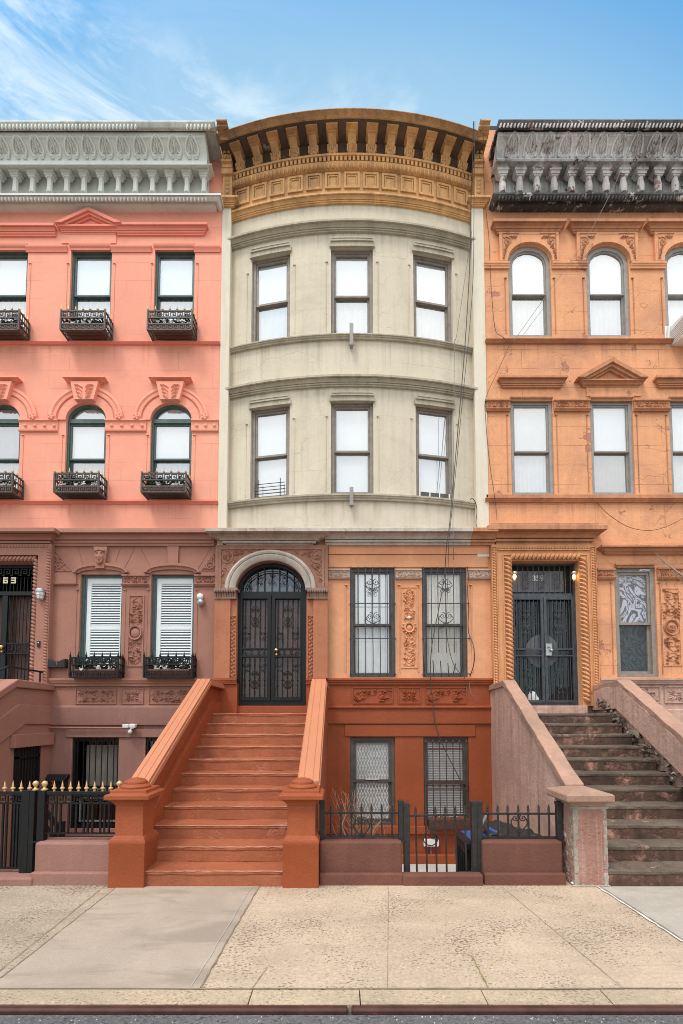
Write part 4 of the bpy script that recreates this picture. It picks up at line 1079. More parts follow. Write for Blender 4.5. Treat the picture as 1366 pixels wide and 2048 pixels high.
for s, (x0, x1) in zip((-1,1), pil):
    b = MB(); zb_ = pz(1357,YP_); b.box(x0+(.0 if s<0 else .12), x1-(.12 if s<0 else 0), YP_-.03, .0, zb_, zcap-.19); b.box(x0+.0, x1-.0, YP_+.02, -.0, zb_, zcap-.19)
    pl = b.build('pilaster', M['portalred'], cream, smooth=None, bevel=.012)
    b = MB(); xs0, xs1 = (x1-.125, x1-.02) if s < 0 else (x0+.02, x0+.125)
    zz0, zz1 = pz(1355,YP_), pz(1231,YP_)
    frame4(b, xs0-.012, xs1+.012, zz0, zz1, .012, YP_+.02, .02)
    n_ = 17
    for k in range(n_):
        zc = zz0+(zz1-zz0)*(k+.5)/n_; L = (zz1-zz0)/n_
        b.leaf((xs0+xs1)/2-.02, zc, L*1.5, .05, .8 if k%2 else 2.3, YP_+.02, .03); b.leaf((xs0+xs1)/2+.025, zc+.02, L*1.2, .045, 2.3 if k%2 else .8, YP_+.02, .03)
    b.build('carved_strip', M['portalred'], pl)
    b = MB(); H = .30; zc0 = zcap-.19
    x0_, x1_ = x0, x1
    b.box(x0_-.0, x1_+.0, YP_-.06, 0, zc0, zc0+.03); b.box(x0_+.015, x1_-.015, YP_-.04, 0, zc0+.03, zc0+.16); b.box(x0_-(.0 if s<0 else .03), x1_+(.03 if s<0 else .0), YP_-.11, 0, zc0+.16, zc0+.21)
    nn = 9
    for k in range(nn):
        X = x0_+(x1_-x0_)*(k+.5)/nn
        b.hexa([(X-.02,YP_-.06,zc0+.03),(X+.02,YP_-.06,zc0+.03),(X+.02,YP_-.03,zc0+.03),(X-.02,YP_-.03,zc0+.03)],[(X-.02,YP_-.10,zc0+.15),(X+.02,YP_-.10,zc0+.15),(X+.02,YP_-.03,zc0+.15),(X-.02,YP_-.03,zc0+.15)])
        b.ell((X,YP_-.10,zc0+.135), .024, .035, .03)
    b.build('capital', M['capital'], cream)
b = MB()
hood(b, 429, 474, 1356.5, 1368, .06, False, False, y0=YP_-.02, prof=bandprof); hood(b, 612, 652, 1356.5, 1368, .06, False, False, y0=YP_-.02, prof=bandprof)
b.box(xpl, px(474,1390,YP_), YP_-.01, 0, 1.6, pz(1367,YP_)); b.box(px(613,1390,YP_), xpr, YP_-.01, 0, 1.6, pz(1367,YP_))
b.build('portal_base', M['rust'], cream, smooth=None)
# the double iron door in the arch
YD = -.02
b = MB(); x0, x1 = cxa-ra+.0, cxa+ra-.0; z0 = zsill; ztr = pz(1186,YD); fw=.085
b.box(x0,x0+fw,YD,YD+.09,z0,ztr+.03); b.box(x1-fw,x1,YD,YD+.09,z0,ztr+.03); b.box(x0+fw,x1-fw,YD,YD+.09,ztr-.05,ztr+.03); b.box(x0+fw,x1-fw,YD,YD+.09,z0,z0+.10)
b.prism(ringpoly(x0,x1,zspr,raz,.07,24), YD, YD+.09)
door = b.build('door', M['iron'], cream, smooth=None)
zl0, zl1 = pz(1314.5,YD), pz(1296,YD)
for s in (-1,1):
    b = MB(); a0, a1 = (x0+fw, cxa-.008) if s < 0 else (cxa+.008, x1-fw)
    sm_ = .055; yy = YD-.025
    ia, ib = (a0+.03, a1-.07) if s < 0 else (a0+.07, a1-.03)
    b.box(a0,ia,yy,yy+.06,z0+.10,ztr-.05); b.box(ib,a1,yy,yy+.06,z0+.10,ztr-.05); b.box(ia,ib,yy,yy+.06,z0+.10,z0+.17); b.box(ia,ib,yy,yy+.06,ztr-.12,ztr-.05)
    b.box(ia,ib,yy,yy+.05,zl0,zl0+.035); b.box(ia,ib,yy,yy+.05,zl1-.035,zl1)
    lf = b.build('door_leaf', M['iron'], door, smooth=None)
    b = MB(); n_=5; c_ = (ia+ib)/2; yb = yy+.03
    for k in range(n_):
        X = ia+(ib-ia)*(k+.5)/n_
        for za_, zb_ in ((z0+.17,zl0),(zl1,ztr-.12)):
            b.tube([(X,yb,za_),(X,yb,zb_)], .009, 5)
            for q in range(int((zb_-za_)/.055)): b.ell((X,yb,za_+.055*q), .012, .012, .012, 0, 5, 3)
        for fz in (.22,.5,.78) if k == 2 else (.3,.42):
            for za_, zb_ in ((z0+.17,zl0),(zl1,ztr-.12)): b.ell((X,yb-.01,za_+(zb_-za_)*fz), .022, .018, .012, 0, 6, 3)
    for zc_, hh_ in ((z0+.58,.30),(zl1+.72,.36)):
        heart(b, c_, zc_, .20, hh_, yb-.008, .006); heart(b, c_, zc_-hh_*.55, .15, -hh_*.6, yb-.008, .006)
        b.spiral(c_-.05, zc_+.05, .045, 1.2, 0, 1, yb-.01, .006, 10); b.spiral(c_+.05, zc_+.05, .045, 1.2, PI, -1, yb-.01, .006, 10)
    for k in (-1,1):
        for zc_, t_ in ((zl1+.20,1),(zl0-.17,-1)):
            for e in (-1,1): b.spiral(c_+k*(ib-ia)*.31+e*.04, zc_, .045, 1.2, 0, e, yb-.01, .006, 10); b.spiral(c_+k*(ib-ia)*.31+e*.03, zc_+t_*.1, .03, 1.2, 0, -e, yb-.01, .006, 8)
    for k in range(4): b.spiral(ia+(ib-ia)*(k+.5)/4, (zl0+zl1)/2, .045, 1.3, k, 1 if k%2 else -1, yb-.008, .007, 10)
    b.build('door_scrollwork', M['iron'], door)
b = MB()
for k in range(9):
    X = x0+.1+(x1-x0-.2)*k/8; top = zspr+(raz-.05)*math.sqrt(max(0,1-((X-cxa)/(ra-.05))**2)); b.tube([(X,YD+.03,ztr),(X,YD+.03,top)], .009, 5)
for k in range(5):
    X = x0+.2+(x1-x0-.4)*k/4
    for e in (-1,1): b.spiral(X+e*.05, ztr+.14+.09*sin(PI*k/4), .05, 1.25, PI/2, e, YD+.02, .007, 12); b.spiral(X+e*.035, ztr+.28+.12*sin(PI*k/4), .035, 1.2, -PI/2, -e, YD+.02, .006, 10)
b.arch(cxa, zspr, ra-.16, raz-.16, [(-.006,.0),(-.006,.02),(.008,.02),(.008,0)], n=24, y=YD+.04)
b.build('fanlight_grille', M['iron'], door)
sheet('fanlight', M['glasslow'], door, x0+.05, x1-.05, ztr, zspr, YD+.1, raz-.05)
sheet('fanlight_curtain', M['greycurtain'], door, x0+.25, x1-.25, ztr, zspr, YD+.2, raz-.3, folds=12, amp=.02)
sheet('door_glass', M['glassdoor'], door, x0+.06, x1-.06, z0+.1, ztr, YD+.055)
b = MB(); b.box(x0+.02, x1-.02, YD+.12, YD+.16, z0, ztr)
for s in (-1,1):
    for za_, zb_ in ((z0+.15,z0+.85),(z0+1.05,ztr-.15)): b.box(cxa+s*.32-.17, cxa+s*.32+.17, YD+.105, YD+.12, za_, zb_)
b.build('door_panel', M['wood'], door, smooth=None, bevel=.01)
b = MB(); X = px(552.5,1300,YD-.06); b.ell((X,YD-.07,pz(1300,YD-.06)), .04, .035, .036, nu=12, nv=8); b.ell((X,YD-.04,pz(1308.7,YD-.06)), .026, .02, .026, nu=10, nv=6); b.build('door_knob', M['brass'], door)
# courses, carved bands, windows of the parlour storey
xr0, xr1 = px(657,1110), XC1-.01
b = MB(); b.box(xr0, xr1, -.035, .0, pz(1108.5,-.03), pz(1088,-.03)); b.build('frieze_course', M['parlor'], cream, smooth=None, bevel=.008)
b = MB(); b.box(xr0, xr1-.03, -.02, .0, pz(1134.5,-.02), pz(1110,-.02)); b.build('lintel_course', M['parlor'], cream, smooth=None, bevel=.008)
for xa, xb, sd in ((657,699.5,31),(791,844,32),(935,986,33)):
    x0,x1,z0,z1 = rect(xa,xb,1138,1156.5,-.05); b = MB(); b.box(x0,x1,-.035,.0,z0,z1); b.mold(x0,x1,bandprof(.03,.03),z0-.005,-.034,False,False); b.box(x0,x1,-.06,-.034,z1-.03,z1)
    carve(b, x0+.01, x1-.01, z0+.04, z1-.035, -.036, sd, dens=1.3, t=.012); b.build('carved_band', M['carvelight'], cream)
for i, (x0,x1,z0,z1) in enumerate(WP):
    w = window(cream, x0, x1, z0, z1, pz(1251,.15), M['bars'], M['blind'] if i==0 else M['palecurtain'], M['curtain'] if i==0 else M['dullcurtain'], y=.05, fw=.075, sw=.04, glass=M['glassclear'] if i else M['glass'], glo=M['glassclear'], flo=5, fup=0 if i==0 else 4)
    b = MB(); n_=7; g0, g1 = x0-.0, x1+(.0 if i==0 else .03); yb=-.06
    bel = (lambda z: -.06-(.05 if i==0 else .17)*sin(PI*min(1,max(0,(pz(1270)-z)/(pz(1270)-z0))))**1.4)
    bx_ = lambda k,z: (0 if i == 0 else (.075 if k == n_-1 else (-.03 if k == 0 else 0)))*sin(PI*min(1,max(0,(pz(1270)-z)/(pz(1270)-z0))))
    for k in range(n_):
        X = g0+.02+(g1-g0-.04)*k/(n_-1)
        if i == 1 and 0 < k < n_-1:             # bars cut short and bent
            pts = [(X+.01*sin(k*2),yb,z1-(z1-z0)*.78*j/9) for j in range(10)]; b.tube(pts,.009,5)
            zt_ = z0+.30+.04*sin(k*1.3); b.tube([(X+.05*(1-j/5)*(1 if k<4 else -.5),bel(z0+(zt_-z0)*j/5)+.02,z0+(zt_-z0)*j/5) for j in range(6)],.009,5)
        else:
            b.tube([(X+bx_(k,z1+(z0-z1)*j/24)+(.01*sin(j*.9+k) if i else 0),bel(z1+(z0-z1)*j/24),z1+(z0-z1)*j/24) for j in range(25)],.010,5)
    for yy in (1207,1277,1348):
        Z = pz(yy,-.06); y_ = bel(Z)-.012; b.tube([(g0,0.0,Z),(g0,y_,Z),(g1,y_,Z),(g1,0.0,Z)],.011,5)
    c_ = (x0+x1)/2
    heart(b, c_, pz(1170,-.07), .29, .22, -.075, .008)
    for e in (-1,1): b.spiral(c_+e*.07, pz(1181,-.07), .06, 1.3, PI/2, e, -.075, .008, 14)
    heart(b, c_+.01, pz(1237,-.07), .29, .22, -.075, .008)
    b.build('window_bars', M['irongrey'], w)
b = MB()
for w_2 in WP:
    b = MB(); stops(b, w_2[0], w_2[1], w_2[2]+.05, w_2[3]-.05, d=.10, p=.022); b.build('window_surround', M['parlor'], cream)
x0,x1,z0,z1 = rect(807,830.5,1176,1333,-.02); b = MB(); xm = (x0+x1)/2; frame4(b,x0-.06,x1+.06,z0-.03,z1+.03,.02,0,.012); b.build('panel_frame', M['parlor'], cream, smooth=None)
b = MB(); zc = pz(1255); carve(b,x0,x1,zc+.15,z1,0,41,dens=1.3,t=.014); carve(b,x0,x1,z0,zc-.15,0,42,dens=1.3,t=.014); b.arch(xm,zc,.07,.075,[(0,0),(0,.04),(.03,.05),(.05,.02),(.05,0)],0,2*PI,20,0); b.ell((xm,0,zc),.07,.03,.07)
for k in range(12): b.ell((xm+.13*cos(k*.524),-.01,zc+.135*sin(k*.524)),.022,.03,.022,0,6,4)
b.build('carved_panel', M['parlor'], cream)
b = MB(); b.ell((px(818,1236,-.05),-.05,pz(1235,-.05)),.035,.03,.035); b.build('medallion_plug', M['litter'], cream)
b = MB(); hood(b, 654, 984.5, 1356.5, 1369, .09, False, False, prof=bandprof); b.build('sill_course', M['rust'], cream)
for k,(xa,xb) in enumerate(((706,785),(797.5,840.5),(853,932.5))):
    x0,x1,z0,z1 = rect(xa,xb,1375.5,1406,-.02); b = MB(); frame4(b,x0-.012,x1+.012,z0-.012,z1+.012,.014,.002,.022)
    if k == 1: rosette(b,(x0+x1)/2,(z0+z1)/2,x1-x0,z1-z0,.002)
    else:
        xm = (x0+x1)/2; carve(b,x0+.02,xm,z0+.02,z1-.02,.002,50,dens=1.2); carve(b,xm,x1-.02,z0+.02,z1-.02,.002,51,dens=1.2)
    b.build('carved_panel', M['rust'], cream)
b = MB(); za, zb = pz(1447,-.04), pz(1418,-.04)
b.mold(px(652,1430,-.04), XC1-.012, [(0,za),(.04,za),(.042,zb),(.02,zb+.005),(.075,zb+.012),(.08,zb+.045),(.03,zb+.065),(0,zb+.07)], 0, 0, False, False); b.build('plinth_band', M['rust'], cream)
b = MB(); x0,x1,z0,z1 = rect(689.5,951,1450,1473,-.02); b.box(x0,x1,-.022,.0,z0,z1); b.build('lintel', M['rust'], cream, smooth=None, bevel=.006)
b = MB(); x0,x1,z0,z1 = rect(646,925,1653,1668,-.06); b.box(x0,x1,-.07,.1,z0,z1); b.box(x1,XC1-.3,-.05,.1,z0,z1-.02); b.build('sill_band', M['rust'], cream, smooth=None, bevel=.01)
b = MB(); b.box(XL1+2.3, XC1, -.10, 0, -1.05, -.82); b.build('footing', M['rust'], cream, smooth=None, bevel=.02)
# basement windows
x0,x1,z0,z1 = WB[0]
w = window(cream,x0,x1,z0,z1,pz(1561,.12),M['taupedark'],M['greycurtain'],M['greycurtain'],y=.05,fw=.07,sw=.05,glass=M['glassclear'],flo=6,fup=6,sm=M['bars'])
b = MB(); X0,X1,Z0,Z1 = x0+.14,x1-.13,z0+.12,z1-.16; nx=10; nz=8; dx=(X1-X0)/nx; dz=(Z1-Z0)/nz/1.0
for i in range(nx):
    for j in range(nz):
        xa,za = X0+dx*i, Z0+dz*j
        for (p,q) in (((0,.5),(.5,1)),((.5,1),(1,.5)),((1,.5),(.5,0)),((.5,0),(0,.5))):
            b.tube([(xa+dx*p[0],.118,za+dz*p[1]),(xa+dx*q[0],.118,za+dz*q[1])],.005,3)
b.build('security_mesh', M['slat'], w, smooth=None)
b = MB(); b.box(px(732,1560,.1),px(757,1560,.1),.075,.085,pz(1561,.1),pz(1557,.1)); b.build('paper_strip', M['litter'], w, smooth=None)
x0,x1,z0,z1 = WB[1]
w = window(cream,x0,x1,z0,z1,pz(1565,.12),M['taupedark'],M['greycurtain'],M['greycurtain'],y=.05,fw=.05,sw=.05,glass=M['glassclear'],sm=M['bars'],flo=0)
b = MB()
for k in range(46): Z = z0+.05+(z1-z0-.2)*k/46; b.box(x0+.1,x1-.1,.112,.118,Z,Z+.012)
b.build('venetian_blind', M['curtain'], w, smooth=None)
b = MB(); n_=7; yb=-.03
for k in range(n_):
    X = x0+.05+(x1-x0-.1)*k/(n_-1); b.tube([(X,yb,z0+.02),(X,yb,z1-.09)],.010,5)
    b.ell((X,yb-.01,z1-.09),.032,.015,.032,0,8,5)
    b.spiral(X,pz(1571,yb),.035,1.2,k,1,yb-.01,.007,8)
for yy in (1498,1562,1578): b.box(x0+.02,x1-.02,yb-.012,yb+.012,pz(yy,yb)-.012,pz(yy,yb)+.012)
b.build('window_bars', M['rustiron'], w)
b = MB(); b.box(x0+.06,x1-.04,-.20,.02,z0-.02,z0+.17); 
for k in range(9): b.box(x0+.09+.09*k,x0+.15+.09*k,-.205,-.2,z0+.01,z0+.13)
b.build('window_trough', M['rustiron'], w, smooth=None, bevel=.012)
b = MB(); r = random.Random(4)
for k in range(14):
    X = r.uniform(x0+.12,x1-.15); b.box(X,X+r.uniform(.02,.07),-.17+.1*r.random(),-.02,z0+.17,z0+.17+r.uniform(.01,.05))
b.build('trough_contents', M['terra'], w, smooth=None)
# -- stoop
stp = MB(); stp.side([(0.02,-.3),(0.02,2.47),(-1.13,2.48),(-3.80,1.04),(-3.80,-.3)], -2.555, -2.445)
stoop = stp.build('stoop', M['rust'], cream, smooth=None, bevel=.008)
b = MB(); b.side([(0.02,-.3),(0.02,2.47),(-1.13,2.48),(-3.80,1.04),(-3.80,-.3)], -.50, -.285); b.build('cheek_wall', M['rust'], stoop, smooth=None, bevel=.008)
def coping(xa, xb, mat, par, ya=0.0, yl=-1.13, ye=-3.80, z=2.50, zl=2.51, ze=1.05, th=.075, grooves=True, skew=0.0):
    xf = (lambda x,y,z_: (x+skew*y, y, z_)) if skew else None
    b = MB(xf); b.side([(ya,z-.05),(ya,z+.02),(yl,zl+.025),(ye,ze+.025),(ye,ze-.05),(yl-.02,zl-.05)], xa, xb)
    b.side([(ya,z+.02),(ya,z+.055),(yl,zl+.06),(ye,ze+.06),(ye,ze+.025),(yl,zl+.025)], xa+.02, xb-.02)
    if grooves:
        w3 = (xb-xa)
        for q0, q1 in ((.06,.29),(.32,.68),(.71,.94)):
            b.side([(ya,z+.055),(ya,z+.063),(yl,zl+.068),(ye,ze+.068),(ye,ze+.06),(yl,zl+.06)], xa+w3*q0, xa+w3*q1)
    return b.build('coping', mat, par, smooth=None, bevel=.008)
coping(-2.60,-2.33,M['rustcap'],stoop); coping(-.545,-.26,M['rustcap'],stoop)
b = MB(); b.side([(0.0,1.6),(0.0,2.17),(-.88,2.19),(-4.05,.46),(-4.05,-.1)], -2.45, -2.371); b.side([(0.0,1.6),(0.0,2.17),(-.88,2.19),(-4.05,.46),(-4.05,-.1)], -.52, -.49); b.build('stringer', M['rust'], stoop, smooth=None, bevel=.01)
stoop_steps('step', M['ruststep'], stoop, -2.375, -.495, edge=M['rustedge'])
b = MB(); b.box(-2.39, -.5, -.09, .03, 1.9, pz(1411.5,-.05)); b.build('threshold', M['rust'], stoop, smooth=None, bevel=.012)
def newel(cx, cy, mat, par, s=1.0):
    b = MB()
    b.sqlathe([(.20*s,-.02),(.20*s,.46),(.205*s,.475),(.205*s,.51),(.19*s,.53),(.185*s,.545),(.162*s,.56),(.157*s,.575),(.157*s,.90),(.165*s,.905),(.17*s,.925),(.19*s,.945),(.215*s,.965),(.245*s,.975),(.25*s,.98),(.25*s,1.02),(.235*s,1.03),(.205*s,1.04),(.20*s,1.075),(.17*s,1.08)], (cx,cy,0))
    b.lathe([(.16,1.07),(.165,1.085),(.165,1.10),(.135,1.125),(.125,1.13),(.13,1.135),(.125,1.155),(.095,1.175),(.05,1.188),(0.002,1.19)], (cx,cy,0), 24)
    return b.build('newel_post', mat, par, smooth=38, bevel=.012)
newel(-2.40,-4.03,M['rust'],stoop); newel(-.455,-4.03,M['rust'],stoop)
# ================================================================= ORANGE HOUSE
orange = thing('row_house', 'peeling orange row house with blackened cornice and crumbling brown stone steps', 'house', ((XC1+XR1)/2, 0, 0), 'attached row houses')
ztopR = pz(260)
WT = []
for xa, xb in ((1017.5,1102),(1173.5,1259),(1330,1416)):
    WT.append((px(xa,580), px(xb,580), pz(673), pz(524), pz(490.5)))
WM = [rect(1022,1107,801,989), rect(1182.5,1268,801,989), rect(1341,1426,801,989)]
WPR = [rect(1231.5,1314,1134.5,1354.5), rect(1388,1470,1134.5,1354.5)]
ox0, ox1 = px(1021.5,1270,.0), px(1155.5,1270,.0); oz0, oz1 = pz(1411), pz(1125.5)
wall('wall', M['orange'], orange, notch(XC1, XR1, pz(1357), ztopR, [(ox0,pz(1357)),(ox0,oz1),(ox1,oz1),(ox1,pz(1357))]),
     [apoly(a,b_,c,d,e-d) for a,b_,c,d,e in WT]+[rpoly(*w) for w in WM+WPR], y=.003)
house_body(orange, XC1, XR1, ztopR)
WBR = [rect(1260,1345,1478,1652)]
wall('basement_wall', M['oldstone'], orange, [(XC1,-1.05),(XR1,-1.05),(XR1,pz(1357)),(ox1,pz(1357)),(ox1,1.9),(ox0,1.9),(ox0,pz(1357)),(XC1,pz(1357))], [rpoly(*w) for w in WBR], y=.0)
for w_ in WBR: window(orange,*w_,pz(1565),M['taupedark'],M['greycurtain'],M['greycurtain'],y=.05,glass=M['glasslow'])
# windows
for i,(x0,x1,z0,zs,za) in enumerate(WT):
    w = window(orange,x0,x1,z0,za,pz(592,.1),M['greyframe'],M['blind'],M['curtain'] if i < 2 else M['blind'],y=.04,fw=.08,sw=.03,rise=za-zs,nar=7,flo=8 if i<2 else 0,sm=M['greyframe'])
for i,(x0,x1,z0,z1) in enumerate(WM):
    w = window(orange,x0,x1,z0,z1,pz(905,.1),M['greyframe'],M['curtain'] if i==0 else M['blind'],M['curtain'] if i!=1 else M['greycurtain'],y=.04,fw=.07,sw=.035,flo=9,fup=0 if i else 3,glo=M['glass'])
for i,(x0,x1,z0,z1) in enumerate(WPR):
    w = window(orange,x0,x1,z0,z1,pz(1248,.1),M['taupe'],M['branchrefl'],M['branchrefldark'],y=.04,fw=.09,sw=.05,glass=M['glassclear'],glo=M['glassdoor'],flo=3,fup=3)  # blind and curtain sheets here carry the painted branch reflections
    if i == 0:
        b = MB(); r = random.Random(2)
        for k in range(7): X = px(1279,1138,.03)+.03*k; b.box(X,X+.024,.025,.04,z1-.055-.01*r.random(),z1-.03)
        b.build('peeled_paint', M['litter'], w, smooth=None)
# hoods
for i,(xa,xb) in enumerate(((986,1134),(1141,1292),(1297,1447))):
    b = MB(); hood(b,xa,xb,436.5,466,.17); b.build('window_hood', M['orangetrim'], orange)
    x0,x1,z0,zs,za = WT[i]; c=(x0+x1)/2; r_=(x1-x0)/2
    X0,X1 = px(xa+13,500,-.05),px(xb-16,500,-.05); Z0,Z1 = pz(522,-.05),pz(464,-.05)
    pts = [(c+(r_+.02)*cos(PI*k/16), zs+(za-zs+.02)*sin(PI*k/16)) for k in range(17)]
    wall('window_surround', M['orange'], orange, [(X0,Z0),(pts[-1][0],Z0)]+pts[::-1]+[(pts[0][0],Z0),(X1,Z0),(X1,Z1),(X0,Z1)], [], y=-.06, depth=.06)
    b = MB()
    for s in (-1,1):
        xc = (X0+.16) if s<0 else (X1-.16); zc = Z1-.22
        b.spiral(xc,zc,.10,1.4,PI*.75 if s<0 else PI*.25,s,-.06,.022,16,.2)
        for k in range(5): b.leaf(xc+s*-.08-s*.05*k if k<3 else xc, zc+.09 if k<3 else zc-.1, .11,.06,.3*k,-.061,.04)
        for k in range(6): b.leaf(xc+s*(.02+.012*k), zc-.10-.055*k, .10-.008*k,.06,PI/2+s*.6*(1 if k%2 else -1),-.061,.04)
        b.tube([(xc-s*.25,-.06,Z1-.05),(xc+s*.09,-.06,Z1-.05),(xc+s*.09,-.06,Z0+.08)],.014,4)
    b.build('carved_spandrel', M['orangetrim'], orange)
b = MB()
for xa,xb in ((967,1017),(1102.5,1173),(1259.5,1329.5),(1417,1500)): hood(b,xa,xb,522,537,.07,False,False,prof=bandprof)
b.build('impost_band', M['orange'], orange)
for yt,yb in ((675.5,686),(994,1004)):
    b = MB(); hood(b,969,1600,yt,yb,.10,False,False,prof=bandprof); b.build('sill_course', M['orangetrim'], orange)
b = MB(); x0,x1,z0,z1 = rect(973,1600,989,994.5,-.03); b.box(x0,XR1,-.03,0,z0,z1); b.build('sill', M['orangetrim'], orange, smooth=None)
for xa,xb in ((998.5,1136),(1314,1460)):
    b = MB(); hood(b,xa,xb,749,774,.14); b.build('window_hood', M['orangetrim'], orange)
b = MB(); pediment(b,1156,1298,714,757,773,.18); b.build('pediment', M['orangetrim'], orange)
b = MB(); x0,x1,z0,z1 = rect(1172,1281,774,793); b.box(x0,x1,-.02,0,z0,z1)
b.build('pediment_apron', M['orange'], orange)
for w in WM+[(q[0],q[1],q[2],q[3]-.05) for q in WT]+WPR:
    b = MB(); stops(b,*w,d=.085); b.build('window_surround', M['orangetrim'], orange)
b = MB()
for xa,xb,y0_,y1_ in ((1021,1107,792,801),(1181,1268,791.5,801),(1340,1427,791.5,801),(1232,1311,1126.5,1135),(1389,1468,1126.5,1135)): lintelstep(b,xa,xb,y0_,y1_,.06)
b.build('window_head', M['orangetrim'], orange)
for xa,xb,yt,yb,sd in ((971,1021,799,821,61),(1108.5,1181,799,821,62),(1269,1340.5,799,821,63),(1195,1230.5,1137,1158,64),(1316,1387,1135,1158,65)):
    x0,x1,z0,z1 = rect(xa,xb,yt,yb,-.04); b = MB(); b.box(x0,x1,-.03,0,z0,z1); b.mold(x0,x1,bandprof(.05,.05),z0-.01,-.029,False,False); b.box(x0,x1,-.06,-.029,z1-.03,z1+.005)
    carve(b,x0+.01,x1-.01,z0+.055,z1-.035,-.03,sd,dens=1.5,t=.012); b.build('carved_band', M['orangetrim'], orange)
x0,x1,z0,z1 = rect(1329,1358.5,1177,1330,-.02); xm=(x0+x1)/2; zc=pz(1255)
b = MB(); frame4(b,x0-.04,x1+.04,z0-.02,z1+.02,.02,.003,.015); b.build('panel_frame', M['orange'], orange, smooth=None)
b = MB(); carve(b,x0,x1,zc+.18,z1,.003,71,dens=1.3,t=.014); carve(b,x0,x1,z0,zc-.18,.003,72,dens=1.3,t=.014)
b.ell((xm,.0,zc),.10,.045,.11,nu=14); b.arch(xm,zc,.125,.135,[(0,0),(0,.03),(.02,.045),(.04,.0)],0,2*PI,20,.003)
b.box(xm-.008,xm+.008,-.065,-.03,zc-.03,zc+.04); b.box(xm-.045,xm+.045,-.055,-.035,zc-.06,zc-.047)
for s in (-1,1): b.box(xm+s*.035-.018,xm+s*.035+.018,-.055,-.03,zc+.02,zc+.032)
for s in (-1,1):
    for k in range(6): b.leaf(xm+s*(.16+.005*k),zc+.2+.06*k,.09,.05,PI/2+s*.7,.003,.035)
b.build('carved_panel', M['orangetrim'], orange)
# -- portal
yp = -.13
X0,X1 = px(986,1250,yp),px(1195,1250,yp)
wall('portal', M['orangeportal'], orange, notch(X0,X1,pz(1412,yp),pz(1089,yp), [(ox0,pz(1412,yp)),(ox0,oz1),(ox1,oz1),(ox1,pz(1412,yp))]), [], y=yp, depth=.13)
b = MB(); hood(b,1204,1600,1089,1108,.20,True,False); b.build('window_hood', M['orangetrim'], orange)
b = MB(); hood(b,976,1216,1049,1088.5,.34); x0,x1,z0,z1 = rect(984,1198,1046,1050,-.3); b.box(x0,x1,-.3,0,z0,z1); b.build('door_hood', M['orangetrim'], orange)
b = MB(); zr=oz1+.06
for s,x in ((-1,ox0-.075),(1,ox1+.075)): rope(b,(x,pz(1404,yp)),(x,zr),.075,yp-.01,.085)
b.build('rope_molding', M['orangeportal'], orange); b = MB()
rope(b,(ox0-.02,zr+.02),(ox1+.02,zr+.02),.07,yp-.01,.085)
b.build('rope_molding', M['orangeportal'], orange)
b = MB()
for x in (X0+.05,X1-.05):
    frame4(b,x-.055,x+.055,pz(1370,yp),pz(1094,yp),.014,yp,.025)
    rope(b,(x,pz(1368,yp)),(x,pz(1096,yp)),.035,yp,.055)
rope(b,(X0+.1,pz(1095.5,yp)),(X1-.1,pz(1095.5,yp)),.03,yp,.055)
b.box(X0+.12,X1-.12,yp-.03,yp,pz(1101,yp),pz(1099,yp)); b.box(ox0-.18,ox1+.18,yp-.02,yp,pz(1111,yp),pz(1109.5,yp))
for s,x in ((-1,ox0-.175),(1,ox1+.175)): b.box(x-.012,x+.012,yp-.02,yp,pz(1385,yp),pz(1110,yp))
b.build('bead_molding', M['orangeportal'], orange)
b = MB(); r = random.Random(8)
for k in range(9): b.leaf(X1-.05+.02*r.uniform(-1,1),pz(1372+3.6*k,yp),.13,.07,r.uniform(.6,2.4),yp-.002,.05)
b.build('carved_strip', M['mortar'], orange)
